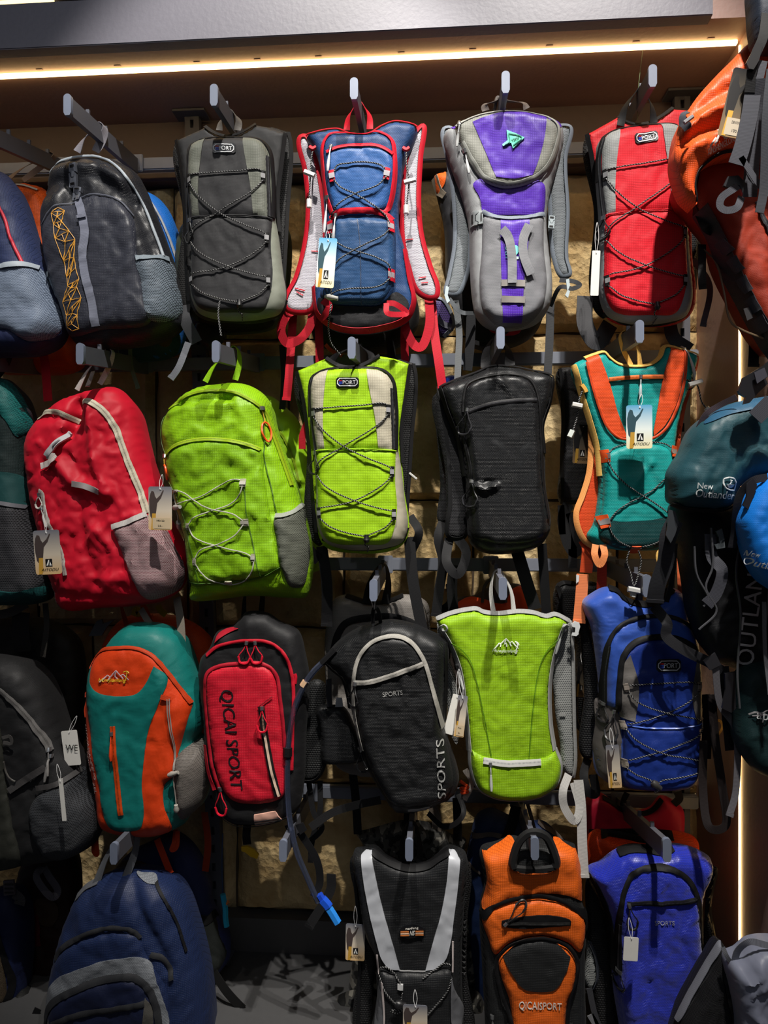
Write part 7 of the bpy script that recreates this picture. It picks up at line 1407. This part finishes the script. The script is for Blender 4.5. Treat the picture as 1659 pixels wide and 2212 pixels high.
# ---- orange and black lettered pack (N)
rt = bag('orange and black pack with padded black handle and white outline lettering', 1155, 1830, 1.735)
OB = fab('#dd6218', 'rip', .5, crease=.8); BB = fab('#1e1f20', 'rip', .5)
b = Slab(rt, [(150, 350), (230, 322), (320, 292), (360, 300), (440, 310), (530, 308), (600, 318), (655, 340), (690, 500), (690, 620), (708, 700), (710, 1000), (715, 1300), (730, 1600), (180, 1600), (170, 1300), (155, 1000), (145, 640), (165, 560)], 1.75, .10, 36, BB, 'body', z=zN, sd=.35, wr=.003, seed=95)
b.panel('yoke', [(152, 355, 1), (230, 325), (320, 296), (335, 430), (420, 440), (520, 425), (540, 305), (600, 322), (652, 345, 1), (688, 500), (688, 615), (640, 570), (500, 540), (400, 545), (250, 580), (150, 650), (170, 560), (175, 480)], OB, .003, puff=.004)
b.panel('upper_panel', [(150, 700), (200, 630), (300, 590), (400, 575), (500, 580), (620, 625), (695, 700), (660, 850), (600, 800), (500, 765), (400, 762), (280, 800), (215, 858), (180, 780)], OB, .004, puff=.012, R=16)
b.panel('lower_front', [(235, 900), (270, 840), (340, 790), (420, 770), (500, 775), (580, 820), (635, 900), (630, 1000), (590, 1120), (580, 1300), (600, 1600), (300, 1600), (310, 1300), (290, 1100), (250, 980)], OB, .005, puff=.016, R=20)
b.panel('black_insert', [(255, 860, 1), (330, 795), (420, 772), (520, 785), (605, 860, 1), (575, 940), (520, 1020), (450, 1032), (360, 1015), (300, 940)], BB, .008)
b.tape('zipper', [(148, 690), (200, 615), (300, 570), (400, 555), (500, 558), (620, 608), (700, 690), (708, 760)], 10, BIND, .006, bulge=1)
b.tape('zipper', [(320, 1600), (300, 1200), (250, 1060), (222, 930), (225, 870), (290, 800), (400, 765), (500, 768), (600, 815), (642, 880), (640, 950), (600, 1100), (590, 1250), (610, 1600)], 8, BIND, .010, bulge=1)
b.panel('chest_zip_garage', [(248, 670, 1), (270, 662), (600, 664), (608, 672, 1), (606, 694, 1), (260, 698), (247, 692, 1)], BIND, .007); b.tape('zipper', [(262, 680), (600, 680)], 6, zipm('#1a1a1a', '#3f3f3f'), .009)
b.pull(268, 680, 'loop', 62, 48, '#1e1e20', .012, hw=10)
b.text('QICAISPORT', 447, 1108, 220, 44, -2, pl('#d8d2c8', .5), name='stitched_lettering', lift=.007, bold=-.006)
b.cord('bungee_cord', [(295, 1225), (330, 1210), (450, 1212), (560, 1215), (605, 1228)], .0018, CORD, .012)
for x_ in (290, 608): b.loop(x_, 1235, 10, 12, 0, '#8c8c8c', '#2a2a2a')
b.pull(203, 1190, 'stick', 30, -90, '#555555', .008)
HN = fab('#151516', 'weave', .6)
hp = [(535, 435), (430, 438), (315, 430), (300, 420), (320, 350), (345, 290), (390, 250), (440, 238), (490, 260), (520, 310), (545, 390), (535, 435)]
cord3('padded_handle', [(p[0], p[1], 1.655) for p in [(318, 425), (312, 390), (340, 300), (385, 250), (435, 240), (485, 260), (515, 310), (540, 385), (538, 420)]], .0095, HN, rt, z=zN); cord3('handle_base', [(315, 428, 1.655), (430, 436, 1.652), (538, 424, 1.655)], .007, HN, rt, z=zN)
sl = Slab(rt, [(715, 820), (745, 900), (755, 1010), (735, 1070), (705, 1060), (705, 900)], 1.76, .02, 8, GNET, 'mesh_wing', z=zN); sl.tape('binding', [(718, 820), (748, 900), (758, 1010), (735, 1070)], 6, web('#3c4048'), .003)
side_straps(rt, zN, [([(715, 1060), (740, 1180), (780, 1300)], 12, web('#3c3c40')), ([(720, 1200), (750, 1260), (740, 1330)], 14, web('#7a7a7e'))], 1.74)
rt = bag('dark blue backpack with grey piping behind the orange and black lettered pack', 1130, 1750, 1.91)
b = Slab(rt, [(130, 160), (200, 130), (300, 170), (400, 200), (480, 200), (560, 270), (620, 330), (660, 500), (700, 900), (650, 1200), (150, 1250), (80, 900), (60, 600), (70, 400), (90, 280)], 1.93, .09, 40, fab('#122448', 'weave'), 'body', z=zN, wr=.005, seed=97)
b.tape('piping', [(100, 262), (180, 235), (320, 275), (400, 330), (500, 400)], 10, web('#5a504a'), .003); b.tape('piping', [(450, 195), (520, 240), (600, 320)], 6, web('#5a504a'), .003); b.tape('piping', [(80, 400), (110, 430), (140, 440)], 5, web('#5a504a'), .003)
strap('webbing_strap', [(330, 100, 1.84), (300, 220, 1.84), (260, 310, 1.84)], 22, BIND, rt, z=zN); strap('webbing_strap', [(390, 90, 1.84), (410, 160, 1.84), (430, 240, 1.84)], 8, web('#4a403a'), rt, z=zN)

# ---- royal blue lettered pack (N)
rt = bag('royal blue pack with black arched zip, small grey sports lettering, bottom right', 1440, 1850, 1.73)
RB = fab('#1a2bab', 'diamond', .34, crease=.8, sheen=.3)
b = Slab(rt, [(718, 470), (790, 430), (880, 365), (940, 345), (1000, 345), (1100, 358), (1170, 335), (1250, 345), (1340, 380), (1388, 420), (1380, 500), (1350, 560), (1330, 700), (1330, 900), (1340, 1100), (1350, 1600), (880, 1600), (900, 1400), (860, 1100), (850, 850), (820, 680), (770, 560)], 1.74, .10, 40, RB, 'body', z=zN, sd=.35, wr=.006, seed=98)
b.tape('neck_binding', [(880, 366), (940, 347), (1020, 348), (1110, 360), (1170, 337)], 8, BIND, .004, bulge=1)
b.tape('binding', [(720, 475), (775, 570), (822, 690), (850, 850), (860, 1000)], 9, BIND, .003, bulge=1)
b.panel('front_panel', [(870, 900), (872, 620), (890, 520), (950, 430), (1050, 405), (1150, 418), (1230, 480), (1275, 600), (1300, 780), (1325, 950), (1335, 1200), (1340, 1600), (900, 1600), (905, 1300), (880, 1100)], RB, .003, puff=.014, R=24)
b.tape('zipper', [(870, 960), (868, 620), (890, 510), (950, 425), (1050, 402), (1150, 415), (1232, 478), (1282, 600), (1308, 780), (1330, 950)], 10, BIND, .006, bulge=1)
b.zipper([(898, 578), (1000, 576), (1150, 572), (1272, 562)], 10, '#121216', '#35353a', lift=.006)
b.zipper([(870, 960), (868, 700)], 5, '#121216', '#55555a', lift=.010)
b.text('SPORTS', 1092, 680, 102, 22, 0, pl('#9c9ca6', .35), lift=.005); b.text('SPORTS', 1302, 1130, 300, 46, 88, pl('#9c9ca6', .35), lift=.006, bold=.02, shear=.1)
b.pull(905, 580, 'loop', 50, -80, '#161618', .012, hw=12); b.pull(872, 965, 'loop', 40, -92, '#161618', .010, hw=8)
strap('hang_loop', [(1020, 345, 1.70), (1030, 220, 1.69), (1045, 345, 1.70)], 8, BIND, rt, z=zN)
sl = Slab(rt, [(1375, 420), (1392, 430), (1380, 520), (1350, 650), (1385, 800), (1400, 950), (1350, 960), (1330, 700)], 1.77, .012, 8, NB, 'shoulder_strap', z=zN)
sl.tape('binding', [(1388, 430), (1355, 600), (1370, 750), (1405, 940)], 4, web('#6a5a3c'), .003)
sl = Slab(rt, [(715, 480), (770, 570), (815, 700), (845, 900), (855, 1100), (880, 1400), (800, 1400), (740, 1100), (710, 800)], 1.765, .02, 10, NB, 'shoulder_strap', z=zN)
tg = hang_tag('blank white tag on a thread on the royal blue pack', 935, 855, 74, 126, -2, 1.605, z=zN, plain=True, logo=False, knot=(925, 690))
for nm, lb, poly, col, D_ in (('a', 'crimson vest pack second behind the royal blue pack', [(705, 95), (780, 52), (830, 80), (900, 130), (980, 148), (1050, 130), (1110, 68), (1180, 95), (1222, 130), (1230, 260), (1200, 500), (760, 500), (710, 240)], fab('#c0203a', 'plain', .5, crease=1.), 1.93), ('b', 'orange vest pack directly behind the royal blue pack', [(705, 310), (770, 250), (830, 280), (900, 305), (1060, 305), (1150, 262), (1200, 262), (1300, 300), (1308, 400), (1280, 620), (740, 620), (712, 460)], fab('#d8400f', 'diamond', .45, crease=.7), 1.85)):
    rt = bag(lb, 1440, 1740 if nm == 'a' else 1815, D_ - .01)
    b = Slab(rt, poly, D_, .05, 22, col, 'body', z=zN, sd=.35, wr=.004, seed=ord(nm))
    if nm == 'b':
        b.tape('neck_binding', [(780, 250), (900, 268), (1030, 292), (1110, 262), (1160, 262)], 14, BIND, .004, bulge=1); strap('hang_loop', [(970, 240, 1.80), (975, 165, 1.79), (990, 240, 1.80)], 8, BIND, rt, z=zN)
    else:
        b.tape('neck_binding', [(790, 60), (830, 82), (900, 132), (980, 150), (1050, 132), (1105, 72)], 5, BIND, .003); strap('webbing_strap', [(890, 100, 1.90), (900, 60, 1.90), (915, 30, 1.90)], 12, BIND, rt, z=zN); strap('webbing_strap', [(1160, 90, 1.90), (1190, 60, 1.90), (1180, 25, 1.90)], 16, BIND, rt, z=zN)
        strap('waist_band', [(715, 240, 1.88), (1000, 236, 1.88), (1200, 250, 1.88)], 14, BIND, rt, z=zN)
# ---- silver and black pouch bottom right (N)
rt = bag('silver fabric bundle inside a black mesh bag, bottom right corner', 1640, 2070, 1.50)
b = Slab(rt, [(1195, 1251), (1280, 1080), (1350, 960), (1430, 850), (1470, 900), (1560, 960), (1750, 1000), (1750, 1600), (1150, 1600)], 1.56, .09, 50, fab('#16161a', 'mesh', hole='#060606', sc=.6), 'body', z=zN, wr=.006, seed=101)
b.tape('binding', [(1190, 1260), (1240, 1160), (1330, 1000), (1390, 900), (1425, 845)], 5, web('#6e707a'), .004, bulge=1)
b.tape('side_gusset', [(1440, 960), (1450, 1060), (1480, 1180), (1500, 1400)], 26, fab('#101012', 'plain', .3), .006, bulge=1)
b2 = Slab(rt, [(1480, 960), (1540, 930), (1600, 880), (1700, 860), (1800, 880), (1800, 1500), (1560, 1500), (1520, 1251), (1495, 1120)], 1.50, .10, 50, fab('#777b8c', 'plain', .35, crease=1.2), 'silver_lining', z=zN, wr=.012, seed=102)
strap('shoulder_strap', [(1480, 930, 1.46), (1500, 860, 1.45), (1560, 815, 1.44), (1640, 830, 1.44), (1720, 850, 1.44)], 14, web('#8a8c96'), rt, z=zN)
strap('shoulder_strap', [(1420, 845, 1.47), (1445, 900, 1.46), (1490, 960, 1.46)], 9, web('#45464c'), rt, z=zN)
